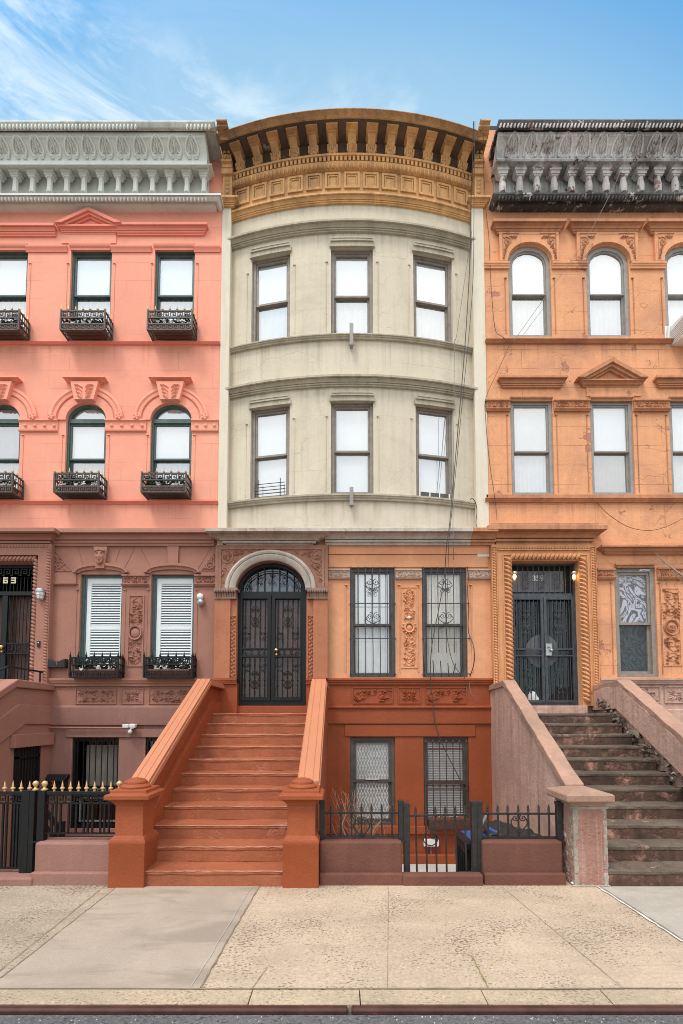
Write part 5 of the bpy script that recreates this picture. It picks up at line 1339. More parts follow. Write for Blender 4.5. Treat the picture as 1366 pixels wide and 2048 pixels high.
# -- iron double door under a barred transom
y=.05; b = MB(); fw=.07; ztr=pz(1190,y)
b.box(ox0,ox0+fw*.6,y,y+.09,ztr,oz1); b.box(ox1-fw*.6,ox1,y,y+.09,ztr,oz1); b.box(ox0,ox0+fw,y,y+.09,oz0,ztr); b.box(ox1-fw,ox1,y,y+.09,oz0,ztr)
b.box(ox0+fw*.6,ox1-fw*.6,y,y+.09,oz1-.04,oz1); b.box(ox0+fw,ox1-fw,y-.01,y+.09,ztr-.05,ztr+.03); b.box(ox0+fw,ox1-fw,y,y+.09,oz0,oz0+.06)
door = b.build('door', M['irongrey'], orange, smooth=None)
xm = px(1088,1300,y); zl0,zl1 = pz(1313,y),pz(1297,y)
for s in (-1,1):
    a0,a1 = (ox0+fw,xm-.006) if s<0 else (xm+.006,ox1-fw); yy=y-.025
    b = MB(); ia,ib=(a0+.03,a1-.055) if s<0 else (a0+.055,a1-.03)
    b.box(a0,ia,yy,yy+.05,oz0+.06,ztr-.05); b.box(ib,a1,yy,yy+.05,oz0+.06,ztr-.05); b.box(ia,ib,yy,yy+.05,oz0+.06,oz0+.11); b.box(ia,ib,yy,yy+.05,ztr-.1,ztr-.05)
    b.box(ia,ib,yy,yy+.05,zl0,zl0+.03); b.box(ia,ib,yy,yy+.05,zl1-.03,zl1)
    b.build('door_leaf', M['irongrey'], door, smooth=None)
    b = MB(); c=(ia+ib)/2; yb=yy+.02
    for k in range(6):
        X=ia+(ib-ia)*(k+.5)/6
        for za_,zb_ in ((oz0+.11,zl0),(zl1,ztr-.1)):
            b.tube([(X,yb,za_),(X,yb,zb_)],.0075,5)
            if k in (2,3):
                for q in range(int((zb_-za_)/.05)): b.ell((X,yb,za_+.05*q),.011,.011,.014,.6,5,3)
    for zc,hh in ((oz0+.50,.2),(zl1+.55,.2)):
        for e in (-1,1):
            for g in (-1,1): b.spiral(c+e*.045,zc+g*.11,.05,1.3,PI/2*g,e*g,yb-.01,.008,12); b.spiral(c+e*.03,zc+g*.23,.032,1.2,PI/2*g,-e*g,yb-.01,.007,10)
    for k in range(4): b.spiral(ia+(ib-ia)*(k+.5)/4,(zl0+zl1)/2,.04,1.0,0,1,yb,.006,10,.6)
    b.build('door_scrollwork', M['irongrey'], door)
b = MB(); b.box(px(1092,1300,0),px(1104,1300,0),y-.055,y-.02,pz(1312,y),pz(1288,y)); b.build('lock_plate', M['galv'], door, smooth=None, bevel=.006)
b = MB(); b.ell((px(1097,1296,0),y-.075,pz(1295,y)),.022,.03,.022); b.ell((px(1102,1301,0),y-.075,pz(1301.5,y)),.034,.035,.034,nu=12,nv=8); b.build('door_knob', M['galv'], door)
b = MB(); b.lathe([(.34,-.01),(.34,.01)],(0,0,0),32); 
for v in b.bm.verts: v.co = Vector((xm-.01+v.co.x, y+.075+v.co.z, pz(1301,y)+v.co.y*1.02))
b.build('door_disc', M['disc'], door, smooth=None)
b = MB()
for k in range(12): X=ox0+.08+(ox1-ox0-.16)*k/11; b.tube([(X,y+.03,ztr),(X,y+.03,oz1-.04)],.009,5)
for k in range(3):
    X=px(1053+32*k,1160,y)
    for e in (-1,1):
        for q,(zz_,r_) in enumerate(((1147,.035),(1156,.05),(1166,.05),(1174,.035))): b.spiral(X+e*(.03+.01*(q in (1,2))),pz(zz_,y),r_,1.25,PI/2,e*(1 if q%2 else -1),y+.02,.007,12)
b.build('transom_grille', M['irongrey'], door)
b = MB(); b.box(ox0+.03,ox1-.20,y+.085,y+.095,ztr+.08,pz(1140,y)); b.build('transom_board', plain('smoky_transom', (.13,.125,.13), .3, 0, .5, .1, 5, 0), door, smooth=None)
text('house_number', '359', .165, px(1079,1155,y), pz(1155,y), y+.078, M['digitw'], door, .004, bold=.004)
sheet('door_glass', M['glassdoor'], door, ox0+fw, ox1-fw, oz0+.06, ztr, y+.07)
b = MB(); b.box(ox0+.02,ox1-.02,y+.13,y+.17,oz0,oz1); b.build('door_panel', M['interior'], door, smooth=None)
b = MB(); r = random.Random(5); b.ell((px(1064,1396,y+.1),y+.07,oz0+.17),.10,.04,.13); b.ell((px(1070,1402,y+.1),y+.07,oz0+.12),.08,.04,.08); b.build('parcel', M['litter'], door)
text('house_number', '359', .085, px(1178,1274,yp), pz(1274,yp), yp-.004, M['digitw'], orange, .002, True, .92)
# -- low storey trim
b = MB(); hood(b,1196,1600,1356.5,1368,.10,False,False,prof=bandprof); b.build('sill_course', M['oldstone'], orange)
for k,(xa,xb) in enumerate(((1266,1319),(1331.5,1372),(1386,1460))):
    x0,x1,z0,z1 = rect(xa,xb,1374,1405,-.02); b = MB(); frame4(b,x0-.02,x1+.02,z0-.012,z1+.012,.018,.0,.025)
    if k==1: rosette(b,(x0+x1)/2,(z0+z1)/2,x1-x0,z1-z0,0)
    else: carve(b,x0+.02,x1-.02,z0+.02,z1-.02,0,80+k,dens=1.1)
    b.build('carved_panel', M['oldstone'], orange)
b = MB(); x0,x1,z0,z1 = rect(1320,1600,1418,1450,-.05); b.box(px(1215,1430,-.05),XR1,-.06,0,z0,z1); b.build('plinth_band', M['oldstone'], orange, smooth=None, bevel=.02)
# -- cornice
zq = lambda yy,p: pz(yy,-p)
x_fr = px(995,296,-.4); x_bs = px(989,398,-.26)
zf1r,zf0r = zq(272,.56),zq(316,.38)
prof = [(0,zq(326,.3)),(.30,zq(326,.3)),(.38,zq(322,.38)),(.40,zq(318,.4)),(.36,zq(316,.36))]
for k in range(7):
    f=k/6; prof.append((.36+.18*(1-math.cos(f*PI/2)), zf0r+(zf1r-zf0r)*f))
prof += [(.56,zf1r+.005),(.57,zq(264,.57)),(.5,zq(263,.5))]
b = MB(); 
def mold_left(b,x0,x1,prof,**k): b.mold(x0,x1,prof,0,0,False,False)
b.mold(x_fr-.02,XR1,prof,0,0,False,False); corR = b.build('cornice', M['peel'], orange)
b = MB(); b.mold(XC1+.14,XR1,[(0,zq(264,.5)),(.50,zq(263,.5)),(.60,zq(260,.6)),(.66,zq(254,.66)),(.69,zq(246,.69)),(.70,zq(240,.7)),(.66,zq(238.5,.66)),(0,zq(238.5,.66)+.06)],0,0,False,False); b.build('gutter', M['peeldark'], corR)
b = MB(); X=XC1+.18
while X<XR1: b.ell((X,-.665,zq(248,.67)),.028,.03,.085,.25,6,4); X+=.072
b.build('egg_molding', M['peelcol'], corR)
b = MB(); b.mold(x_bs+.26,XR1,[(0,zq(411,.14)),(.14,zq(410,.14)),(.15,zq(404,.15)),(.22,zq(402,.22)),(.26,zq(396,.26)),(.29,zq(390,.29)),(.30,zq(388,.3)),(.30,zq(385,.3)),(0,zq(384,.3))],0,0,True,False)
X=x_bs+.1
while X<XR1: b.ell((X,-.26,zq(396,.25)),.03,.035,.065,.2,6,4); X+=.072
b.build('base_molding', M['peeldark'], corR)
b = MB(); b.box(x_fr+.04,XR1,-.05,0,zq(387,.1),zq(322,.1)); b.build('frieze_back', M['peel'], corR, smooth=None)
pitch=34.7; c=MB(); zc0=zq(385,.20); H=zq(356,.20)-zc0
c.lathe([(.062,0),(.074,.04),(.078,H*.45),(.06,H*.8),(.055,H)],(0,0,0),9)
c.sqlathe([(.075,H),(.075,H+.03),(.098,H+.033),(.098,H+.09),(.124,H+.094),(.124,H+.15)],(0,0,0),1,.8)
cmr=c.mesh('colonnette',smooth=40); cmr.materials.append(M['peelcol'])
zs0=zc0+H+.15; zs1=zq(322,.26)
c=MB(); hw=pitch/F*(9.63-.25)*1.075/2; ar=hw-.09; ah=min(ar*.62,(zs1-zs0)*.6); n=8
c.prism([(-.09,0),(.09,0)]+[(hw-ar*cos(PI/2*i/n),ah*sin(PI/2*i/n)) for i in range(1,n+1)]+[(hw,zs1-zs0),(-hw,zs1-zs0)]+[(-hw+ar*cos(PI/2*i/n),ah*sin(PI/2*i/n)) for i in range(n,0,-1)],-.06,.17)
for k in range(5): c.leaf(.05*cos(k*1.257+PI/2),(zs1-zs0)*.55+.05*sin(k*1.257+PI/2),.09,.045,k*1.257+PI/2,-.061,.03)
spr_=c.mesh('arcade_arch',smooth=None); spr_.materials.append(M['peel'])
lmr=leaf_mesh('leaf_ornament',.25,zq(278,.5)-zq(313,.45),M['peelcol'],True)
zl0=zq(312,.40)
for v_ in lmr.vertices: f=(zl0+v_.co.z-zf0r)/(zf1r-zf0r); v_.co.y-=.18*(1-math.cos(min(1,max(0,f))*PI/2))
for k in range(16):
    x=1006+pitch*k
    if px(x,350,-.25) > XR1-.12: continue
    inst('colonnette',cmr,corR,(px(x,350,-.25),-.19,zc0)); inst('arcade_arch',spr_,corR,(px(x,350,-.25),-.245,zs0))
    if px(1026+35.2*k,300,-.45) < XR1-.15: inst('leaf_ornament',lmr,corR,(px(1026+35.2*k,300,-.45),-.362,zl0))
# -- stoop
SK=.075
skf=lambda x,y,z:(x+SK*y,y,z)
# cheek walls with their worn copings
xa,xb = 3.02,3.19
ck=[(0.02,-1.0),(0.02,2.44),(-1.10,2.46),(-3.85,1.0),(-3.85,-1.0)]
s_=MB(skf); s_.side(ck,xa,xb); stoopR=s_.build('stoop',M['oldstone'],orange,smooth=None,bevel=.01)
def oldcoping(xa,xb):
    b=MB(skf); r=random.Random(3); n=22; rows=[]
    path=[(0.0,2.43),(-1.10,2.46),(-3.82,1.0)]
    L=[(0.02,2.44)]+[(-1.10*(k/4),2.44+.02*k/4) for k in range(1,5)]+[(-1.10-2.75*k/n,2.46-1.46*k/n) for k in range(1,n+1)]
    for y_,z_ in L:
        j=lambda:r.uniform(-.008,.008)
        rows.append([b.v((xa+j(),y_,z_-.02)),b.v((xa+j(),y_,z_+.09+j())),b.v((xb+j(),y_,z_+.09+j())),b.v((xb+j(),y_,z_-.02))])
    for q,w in zip(rows,rows[1:]):
        for k in range(4): b.face([q[k],w[k],w[(k+1)%4],q[(k+1)%4]])
    b.face(rows[0]); b.face(rows[-1][::-1]); return b.build('coping',M['oldcap'],stoopR,smooth=None,bevel=.012)
oldcoping(xa-.03,xb+.02)
b=MB(skf); b.side([(0.02,-1.0),(0.02,2.44),(-1.10,2.46),(-5.2,.27),(-5.2,-1.0)],5.12,5.26); b.side([(0.02,2.02),(0.02,2.44),(-1.10,2.46),(-5.2,.27),(-5.2,-.22),(-1.0,2.04)],5.05,5.12); b.build('cheek_wall',M['oldstone'],stoopR,smooth=None,bevel=.01)
oldcoping(5.05,5.30)
stoop_steps('step',M['oldstep'],stoopR,3.17,5.04,skew=SK,tread=M['oldtread'],seed=5)
b=MB(skf); r=random.Random(9)     # rubble where the steps have broken away from the wall
for k in range(150):
    y_=-.3-3.4*r.random(); z_=1.93+(y_+.9)*.541+r.uniform(-.16,.13); a=r.uniform(.015,.05)
    if r.random()<.3: a*=1.5
    x_=5.10+r.uniform(-.09,.02); P=[[x_+a*r.uniform(-1.3,1.3),y_+a*r.uniform(-1.3,1.3),z_+a*r.uniform(-1,1)] for q in range(8)]
    v8=[b.v(q) for q in P]; bmesh.ops.convex_hull(b.bm,input=v8)
b.build('broken_stringer',M['rubble'],stoopR,smooth=None)
b=MB(); b.box(ox0-.05,ox1+.05,-.22,.06,1.95,oz0-.006); b.build('threshold',M['oldstone'],stoopR,smooth=None,bevel=.015)
b=MB(); cx,cy=2.80,-4.01
b.sqlathe([(.19,-.02),(.19,.86),(.187,.88)],(cx,cy,0)); nw=b.build('newel_post',M['oldred'],stoopR,smooth=None,bevel=.01)
b=MB(); r=random.Random(6)        # crumbling edge strips round the worn faces
for i,j in ((-1,-1),(1,-1),(-1,1),(1,1)):
    for k in range(15):
        z_=k*.06+.03; hh=r.uniform(.03,.06); w_=r.uniform(.012,.026)
        v8=[b.v((cx+i*(.188-(w_*2 if q%2 else 0)+r.uniform(-.004,.006)),cy+j*(.19-(w_*2 if (q//2)%2 else 0)+r.uniform(-.004,.006)),z_+(hh if q//4 else -hh)*r.uniform(.7,1.1))) for q in range(8)]
        bmesh.ops.convex_hull(b.bm,input=v8)
for k in range(9):
    for zz_ in (.01,.875): b.ell((cx-.18+.045*k,cy-.186,zz_),.04,.012,.018*r.uniform(.6,1.3),r.uniform(-.2,.2),6,4)
    b.ell((cx-.186,cy-.18+.045*k,.875),.012,.04,.018,0,6,4)
for k in range(40):
    y_=cy+r.uniform(-.17,.17); z_=r.uniform(.03,.86); bmesh.ops.convex_hull(b.bm,input=[b.v((cx-.19+r.uniform(-.008,.005),y_+r.uniform(-.04,.04),z_+r.uniform(-.05,.05))) for q in range(8)])
b.build('crumbling_edge',M['mortar'],stoopR,smooth=None)
b=MB(); b.sqlathe([(.19,.885),(.20,.905),(.20,.93),(.265,.945),(.27,.96),(.27,1.02),(.255,1.035),(.12,1.075),(.01,1.09)],(cx-.02,cy,0)); b.build('newel_cap',M['oldcap'],stoopR,smooth=None,bevel=.015)
# ================================================================= GROUND
YF=-4.19; YK=gy(1978); YK2=gy(2019)
def slab(name, mat, poly, z0, z1, par=None):
    b=MB(); A=[b.v((x,y,z1)) for x,y in poly]; B=[b.v((x,y,z0)) for x,y in poly]; b.face(A); b.face(B[::-1]); n=len(poly)
    for i in range(n): b.face([A[i],B[i],B[(i+1)%n],A[(i+1)%n]])
    return struct(b.build(name, mat, par, smooth=None))
def gp(x,y): Y=gy(y); return (px(x,y,Y),Y)
b=MB(); b.poly([(-400,-400,-1.06),(400,-400,-1.06),(400,400,-1.06),(-400,400,-1.06)]); struct(b.build('ground',M['earth'],smooth=None))
slab('road',M['asphalt'],[(-300,-14),(300,-14),(300,YK2-.02),(-300,YK2-.004)],-.30,-.027)
slab('far_pavement',M['concretegrey'],[(-300,-19),(300,-19),(300,-14),(-300,-14)],-.30,.0)
slab('far_ground',M['earth'],[(-300,-200),(300,-200),(300,-19),(-300,-19)],-.30,-.01)
# pavement bays
pL0=gp(238,1770); pL1=gp(0,1958); pM0=gp(520,1770); pM1=gp(400,1978); pR0=gp(1190,1770); pR1=gp(1366,1885)
def ext(p,q,Y): t=(Y-p[1])/(q[1]-p[1]); return (p[0]+(q[0]-p[0])*t,Y)
aL0,aL1=ext(pL0,pL1,YF+.25),ext(pL0,pL1,YK); aM0,aM1=ext(pM0,pM1,YF+.25),ext(pM0,pM1,YK); aR0,aR1=ext(pR0,pR1,YF+.25),ext(pR0,pR1,YK)
slab('pavement_aggregate_west',M['aggregateleft'],[(-60,YK),aL1,aL0,(-60,YF+.25)],-.3,0)
slab('pavement_concrete',M['concrete'],[aL1,aM1,aM0,aL0],-.3,.004)
slab('pavement_aggregate',M['aggregate'],[aM1,aR1,aR0,aM0],-.3,0)
slab('pavement_concrete_east',M['concretegrey'],[aR1,(60,YK),(60,YF+.25),aR0],-.3,.003)
def strip(name,mat,p,q,w,z=.008,par=None,seed=1,n=24):
    b=MB(); r=random.Random(seed); d=Vector((q[0]-p[0],q[1]-p[1])); L=d.length; d/=L; nn=Vector((-d.y,d.x)); A=[];B=[]
    for i in range(n+1):
        c=Vector(p)+d*(L*i/n)+nn*r.uniform(-w,w)*.35; ww=w*r.uniform(.5,1.2)*.5
        A.append(b.v((c.x+nn.x*ww,c.y+nn.y*ww,z))); B.append(b.v((c.x-nn.x*ww,c.y-nn.y*ww,z)))
    for i in range(n): b.face([A[i],A[i+1],B[i+1],B[i]])
    return struct(b.build(name,mat,par,smooth=None))
strip('pavement_joint',M['joint'],gp(520,1771),gp(400,1977),.014,.008,None,1)
strip('pavement_joint',M['joint'],gp(238,1771),gp(0,1958),.010,.008,None,2)
strip('pavement_joint',M['joint'],gp(210,1772),gp(-10,1950),.008,.008,None,12)
strip('pavement_joint',M['concretegrey'],gp(505,1772),gp(383,1974),.012,.008,None,13)
strip('pavement_joint',M['jointwhite'],gp(1190,1771),gp(1366,1885),.024,.009,None,3)
strip('pavement_joint',M['joint'],gp(1196,1771),gp(1376,1887),.010,.010,None,4)
strip('pavement_joint',M['jointmoss'],gp(943,1912),gp(977,1977),.012,.008,None,5)
strip('pavement_joint',M['joint'],gp(1004,1774),gp(1245,1977),.005,.006,None,6)
strip('pavement_joint',M['joint'],gp(777,1774),gp(775,1977),.004,.006,None,7)
strip('pavement_joint',M['joint'],gp(535,1935),gp(505,1977),.006,.006,None,8)
strip('pavement_joint',M['joint'],(-40,YK),(40,YK),.012,.006,None,9,160)
# kerb stones and steel nosing
kx=[-30]+[px(x,1995,gy(1995)) for x in (-420,500,720,970,1215,1500)]+[30]
for i,(xa_,xb_) in enumerate(zip(kx,kx[1:])):
    slab('kerb',M['kerb'],[(xa_+.004,YK2+.06),(xb_-.004,YK2+.06),(xb_-.004,YK-.004),(xa_+.004,YK-.004)],-.3,-.004+.002*(i%2))
for xa_,xb_ in ((-30,px(697,2025,YK2)-.006),(px(703,2025,YK2),30)):
    b=MB(); b.box(xa_,xb_,YK2,YK2+.055,-.3,.0); struct(b.build('kerb_nosing',M['steel'],smooth=None,bevel=.012))
b=MB(); r=random.Random(21)
for k in range(210):
    x=r.uniform(-3.4,3.4); y=YK2-.03-abs(r.gauss(0,.12)); a=r.uniform(.002,.006); b.ell((x,y,-.026),a,a,a*.6,0,5,3)
gr=b.build('road_grit',M['areafloor']); gr['kind']='stuff'
# areaways behind the low walls
slab('areaway',M['areafloor'],[(-.27,-3.85),(2.9,-3.85),(2.9,-.0),(-.27,-.0)],-1.055,-1.0)
slab('areaway_landing',M['areafloor'],[(1.42,-3.80),(2.72,-3.80),(2.72,-2.9),(1.42,-2.9)],-1.05,-.58)
slab('areaway_west',M['concretegrey'],[(-5.8,-3.85),(-2.6,-3.85),(-2.6,0),(-5.8,0)],-1.055,-1.0)
b=MB(); b.box(-.28,2.75,-3.87,-3.80,-1.02,-.02); struct(b.build('areaway_retaining',M['rust'],smooth=None))
b=MB()
for k in range(4): b.box(.68,1.65,-3.86+.25*k,-3.60+.25*k,-1.0,-.17-.2*k)
struct(b.build('areaway_steps',M['areafloor'],smooth=None))
b=MB()
for k in range(4): b.box(-5.8,-3.95,-3.86+.25*k,-3.60+.25*k,-1.0,-.17-.2*k)
struct(b.build('areaway_steps',M['concretegrey'],smooth=None))

# ================================================================= LOW WALLS, FENCES, GATES
def lowwall(label,xa,xb,mat,ytop,ystep):
    X0,X1=px(xa,1720,-4.1),px(xb,1720,-4.1); zt=pz(ytop,-4.05); zs=pz(ystep,-4.1)
    t=thing('low_wall',label,'wall',((X0+X1)/2,-3.95,0),'low walls along the pavement')
    b=MB(); b.box(X0,X1,-4.08,-3.80,-.3,zt)
    b.build('wall',mat,t,smooth=None,bevel=.022)
    b=MB(); b.box(X0-.0,X1,-4.15,-4.08,-.3,zs); b.build('plinth',mat,t,smooth=None,bevel=.015)
    return X0,X1,zt
LW=lowwall('brown low wall under the gold-tipped fence, left of the rust stoop',66,225,M['brownlow'],1684,1743)
b=MB(); X=px(49,1750,-4.15); 
MWL=lowwall('worn red low wall directly right of the rust red newel post',639,805,M['wallred'],1682,1745)
MWR=lowwall('worn red low wall between the leaning gate and the crumbling newel',967,1128,M['wallred'],1682,1745)
b=MB(); b.box(px(805,1755,-4.15)+.002,px(967,1755,-4.15)-.002,-4.16,-4.03,-.3,pz(1750,-4.16)); struct(b.build('gate_sill',M['wallred'],smooth=None,bevel=.02))
b=MB(); b.box(-6.5,px(66,1755,-4.15)-.002,-4.17,-3.84,-.3,pz(1752,-4.1)); struct(b.build('gate_sill',M['brownlow'],smooth=None,bevel=.02))
YFN=-3.96
spear=MB(); spear.lathe([(.010,0),(.022,.004),(.024,.018),(.012,.03),(.010,.045),(.019,.055),(.019,.065),(.011,.075),(.014,.095),(.010,.13),(.001,.165)],(0,0,0),8)
spear_me=spear.mesh('spear_finial',smooth=40); spear_me.materials.append(M['ironold'])
fx=px
def oldfence(label,posts,pk,yr_t,yr_b,ytip,hx,hz,xl,xr,ypost):
    zt,zb=pz(yr_t,YFN),pz(yr_b,YFN); zbase=pz(1683,YFN)
    X=lambda x:px(x,1650,YFN)
    t=thing('iron_fence',label,'fence',((X(xl)+X(xr))/2,YFN,zbase),'old spear-topped fences')
    for z in (zt,zb):
        b=MB(); b.box(X(xl),X(xr),YFN-.008,YFN+.008,z-.012,z+.012); b.build('rail',M['ironold'],t,smooth=None)
    for x in posts:
        b=MB(); zt_=pz(ypost,YFN); b.box(X(x)-.032,X(x)+.032,YFN-.032,YFN+.032,zbase-.01,zt_); b.box(X(x)-.037,X(x)+.037,YFN-.037,YFN+.037,zt_-.03,zt_+.01); b.box(X(x)-.05,X(x)+.05,YFN-.05,YFN+.05,zbase-.01,zbase+.02)
        b.build('post',M['ironold'],t,smooth=None,bevel=.005)
    b=MB(); b.tube([(0,0,zb-.005-zt),(0,0,0)],.0115,6); pm=b.mesh('picket',smooth=40); pm.materials.append(M['ironold'])
    for x in pk:
        p=inst('picket',pm,t,(X(x),YFN,zt)); f=inst('spear_finial',spear_me,p,(X(x),YFN,zt+.0)); f.scale.z=(pz(ytip,YFN)-zt)/.165
    b=MB(); heart(b,X(hx),pz(hz,YFN),.19,.22,YFN-.012,.008); b.build('heart_scroll',M['ironold'],t)
    return t
oldfence('black spear fence with a heart scroll beside the rust stoop, dry twigs behind it',(644.5,802),(662,682,703,723,743,763.5,784),1626,1673,1607,723,1652,644,802,1602)
oldfence('black spear fence with a heart scroll before the black bin lid, beside the crumbling newel',(1118,),(976,996,1016,1037,1057,1078,1098),1627.5,1674.5,1608,1038,1645,958,1118,1604)
# leaning gate between two pairs of posts
X=lambda x:px(x,1690,-3.98)
gz=lambda y:pz(y,-3.98)
t=thing('iron_gate','sagging black iron gate with six spear bars and a small ring scroll','gate',(X(885),-3.98,gz(1760)))
for xa,yt,yb in ((813.5,1608,1754),):
    b=MB(); b.box(X(xa)-.035,X(xa)+.035,-4.01,-3.94,gz(yb),gz(yt)); b.box(X(xa)-.04,X(xa)+.04,-4.015,-3.935,gz(yt)-.03,gz(yt)+.01); b.build('post',M['ironold'],t,smooth=None,bevel=.005)
for xa in (948.5,959.5):
    b=MB(); b.box(X(xa)-.032,X(xa)+.032,-4.01,-3.94,gz(1751),gz(1604)); b.box(X(xa)-.038,X(xa)+.038,-4.015,-3.935,gz(1604)-.03,gz(1604)+.01); b.build('post',M['ironold'],t,smooth=None,bevel=.005)
for ya,yb in ((1632.5,1629.5),(1752,1744)):
    b=MB(); b.tube([(X(815),-3.975,gz(ya)),(X(946),-3.975,gz(yb))],.014,5); b.build('rail',M['ironold'],t)
for k,x in enumerate((832,852,871.5,891.5,911.5,931)):
    f=(x-815)/131; za=gz(1752-8*f); zb=gz(1632.5-3*f)
    b=MB(); b.tube([(X(x)+.01,-3.975,za),(X(x),-3.975,zb)],.0115,6); p=b.build('picket',M['ironold'],t)
    f_=inst('spear_finial',spear_me,p,(X(x),-3.975,zb)); f_.scale.z=.7
b=MB(); c_=(X(861),-3.99,gz(1676)); b.tube([(c_[0]+.085*cos(k*PI/12),c_[1],c_[2]+.085*sin(k*PI/12)) for k in range(25)],.007,5); b.spiral(c_[0]+.03,c_[2]+.05,.04,1.3,0,1,c_[1],.006,12)
b.build('ring_scroll',M['ironold'],t)
b=MB(); b.tube([(X(800),-3.97,gz(1641)),(X(818),-3.97,gz(1640))],.012,5); b.build('hinge',M['ironold'],t)
# modern fence and gate with gilded tips on the left
gold=MB(); gold.lathe([(.012,0),(.013,.012),(.011,.02),(.024,.028),(.027,.036),(.024,.044),(.012,.05),(.013,.06),(.008,.09),(.001,.125)],(0,0,0),10)
gold_me=gold.mesh('gilded_tip',smooth=40); gold_me.materials.append(M['gold'])
ball=MB(); ball.lathe([(.036,0),(.036,.012),(.02,.02),(.014,.035),(.018,.045),(.030,.06),(.034,.078),(.028,.095),(.012,.107),(.001,.11)],(0,0,0),12)
ball_me=ball.mesh('gilded_ball',smooth=60); ball_me.materials.append(M['gold'])
def newfence(name,label,cat,xl,xr,tips,balls,posts,bars,yb,grp=None,zbase=None,post_bot=1683):
    Y=-3.96; X=lambda x:px(x,1640,Y); Z=lambda y:pz(y,Y)
    t=thing(name,label,cat,((X(xl)+X(xr))/2,Y,Z(post_bot)),grp)
    b=MB(); b.box(X(xl),X(xr),Y-.02,Y+.02,Z(1589),Z(1582.5)); b.build('rail',M['iron'],t,smooth=None,bevel=.003)
    b=MB(); b.box(X(xl),X(xr),Y-.015,Y+.015,Z(1608),Z(1605)); b.build('rail',M['iron'],t,smooth=None)
    b=MB(); b.box(X(xl),X(xr),Y-.015,Y+.015,Z(yb+3),Z(yb)); b.build('rail',M['iron'],t,smooth=None)
    b=MB(); keyband(b,X(xl+5),X(xr-3),Z(1604.5),Z(1590.5),Y,.007); b.build('key_band',M['iron'],t,smooth=None)
    for x,w in posts:
        b=MB(); b.box(X(x)-w,X(x)+w,Y-w,Y+w,Z(post_bot),Z(1580)); b.box(X(x)-w*1.6,X(x)+w*1.6,Y-w*1.6,Y+w*1.6,Z(post_bot),Z(post_bot)+.015); b.build('post',M['iron'],t,smooth=None,bevel=.004)
    m=MB(); m.box(-.010,.010,-.010,.010,0,Z(1606.5)-Z(yb+1)); bm_=m.mesh('baluster'); bm_.materials.append(M['iron'])
    for x in bars: inst('baluster',bm_,t,(X(x),Y,Z(yb+1)))
    for x in tips: inst('gilded_tip',gold_me,t,(X(x),Y,Z(1582.5)))
    for x in balls: inst('gilded_ball',ball_me,t,(X(x),Y,Z(1580)))
    return t
newfence('iron_fence','black iron fence with gilded tips and a Greek key band on the brown low wall','fence',88,236,(106.5,122.7,139,155.3,171,187.3,203.6,220),(87,237),((85,.042),(235,.02)),(104,112,121,137,152,168,176,185,201,209,218),1665)
newfence('iron_gate','tall black gate with gilded tips and a Greek key band at the left edge','gate',-60,66,(-58,-42,-25.5,-9,7,23.5,40,57),(69,),((54,.045),(65,.04)),(-52,-44,-36,-20,-12,-4,6,13.5,28.5,35,41),1734,post_bot=1750)
# black stair rail going down behind the fence, and the short handrail at the upper door
t=thing('stair_railing','black sloping stair railing descending behind the gold-tipped fence','railing',(-5.0,-3.3,-.9))
b=MB(); YR=-3.55
p0=(px(72,1600,YR),YR,pz(1596,YR)); p1=(px(124,1655,YR),YR-.0,pz(1662,YR))
b.hexa([(p0[0],YR-.02,p0[2]-.22),(p1[0],YR-.02,p1[2]-.22),(p1[0],YR+.02,p1[2]-.22),(p0[0],YR+.02,p0[2]-.22)],[(p0[0],YR-.02,p0[2]-.16),(p1[0],YR-.02,p1[2]-.16),(p1[0],YR+.02,p1[2]-.16),(p0[0],YR+.02,p0[2]-.16)])
b.hexa([(p0[0],YR-.025,p0[2]-.04),(p1[0],YR-.025,p1[2]-.04),(p1[0],YR+.025,p1[2]-.04),(p0[0],YR+.025,p0[2]-.04)],[(p0[0],YR-.025,p0[2]+.03),(p1[0],YR-.025,p1[2]+.03),(p1[0],YR+.025,p1[2]+.03),(p0[0],YR+.025,p0[2]+.03)])
b.build('handrail',M['iron'],t,smooth=None)
for k in range(6):
    f=k/5; x=p0[0]+(p1[0]-p0[0])*f; z=p0[2]+(p1[2]-p0[2])*f; w=.03 if k==5 else .011
    b=MB(); b.box(x-w,x+w,YR-w*.8,YR+w*.8,-.9 if k<5 else -.95,z-.02 if k<5 else z+.12); b.build('post' if k==5 else 'baluster',M['iron'],t,smooth=None)
t=thing('handrail','thin black handrail on the pink house stoop, in front of the tall grille door','handrail',(-5.9,-.9,2.55))
b=MB(); YR=-.25; q=[(px(0,1359,-.9),-1.5,pz(1365,-1.5)+.02),(px(32,1333,-.9),-1.1,pz(1333,-1.1)),(px(90,1345,-.1),-.08,pz(1345,-.1))]; b.tube(q,.02,6); b.build('rail',M['iron'],t)
b=MB(); x_,y_,z_=px(81.5,1345,-.2),-.22,pz(1344,-.2); b.tube([(x_,y_,2.55),(x_,y_,z_)],.016,6); b.tube([(q[1][0],q[1][1],2.55),(q[1][0],q[1][1],q[1][2])],.016,6); b.build('post',M['iron'],t)

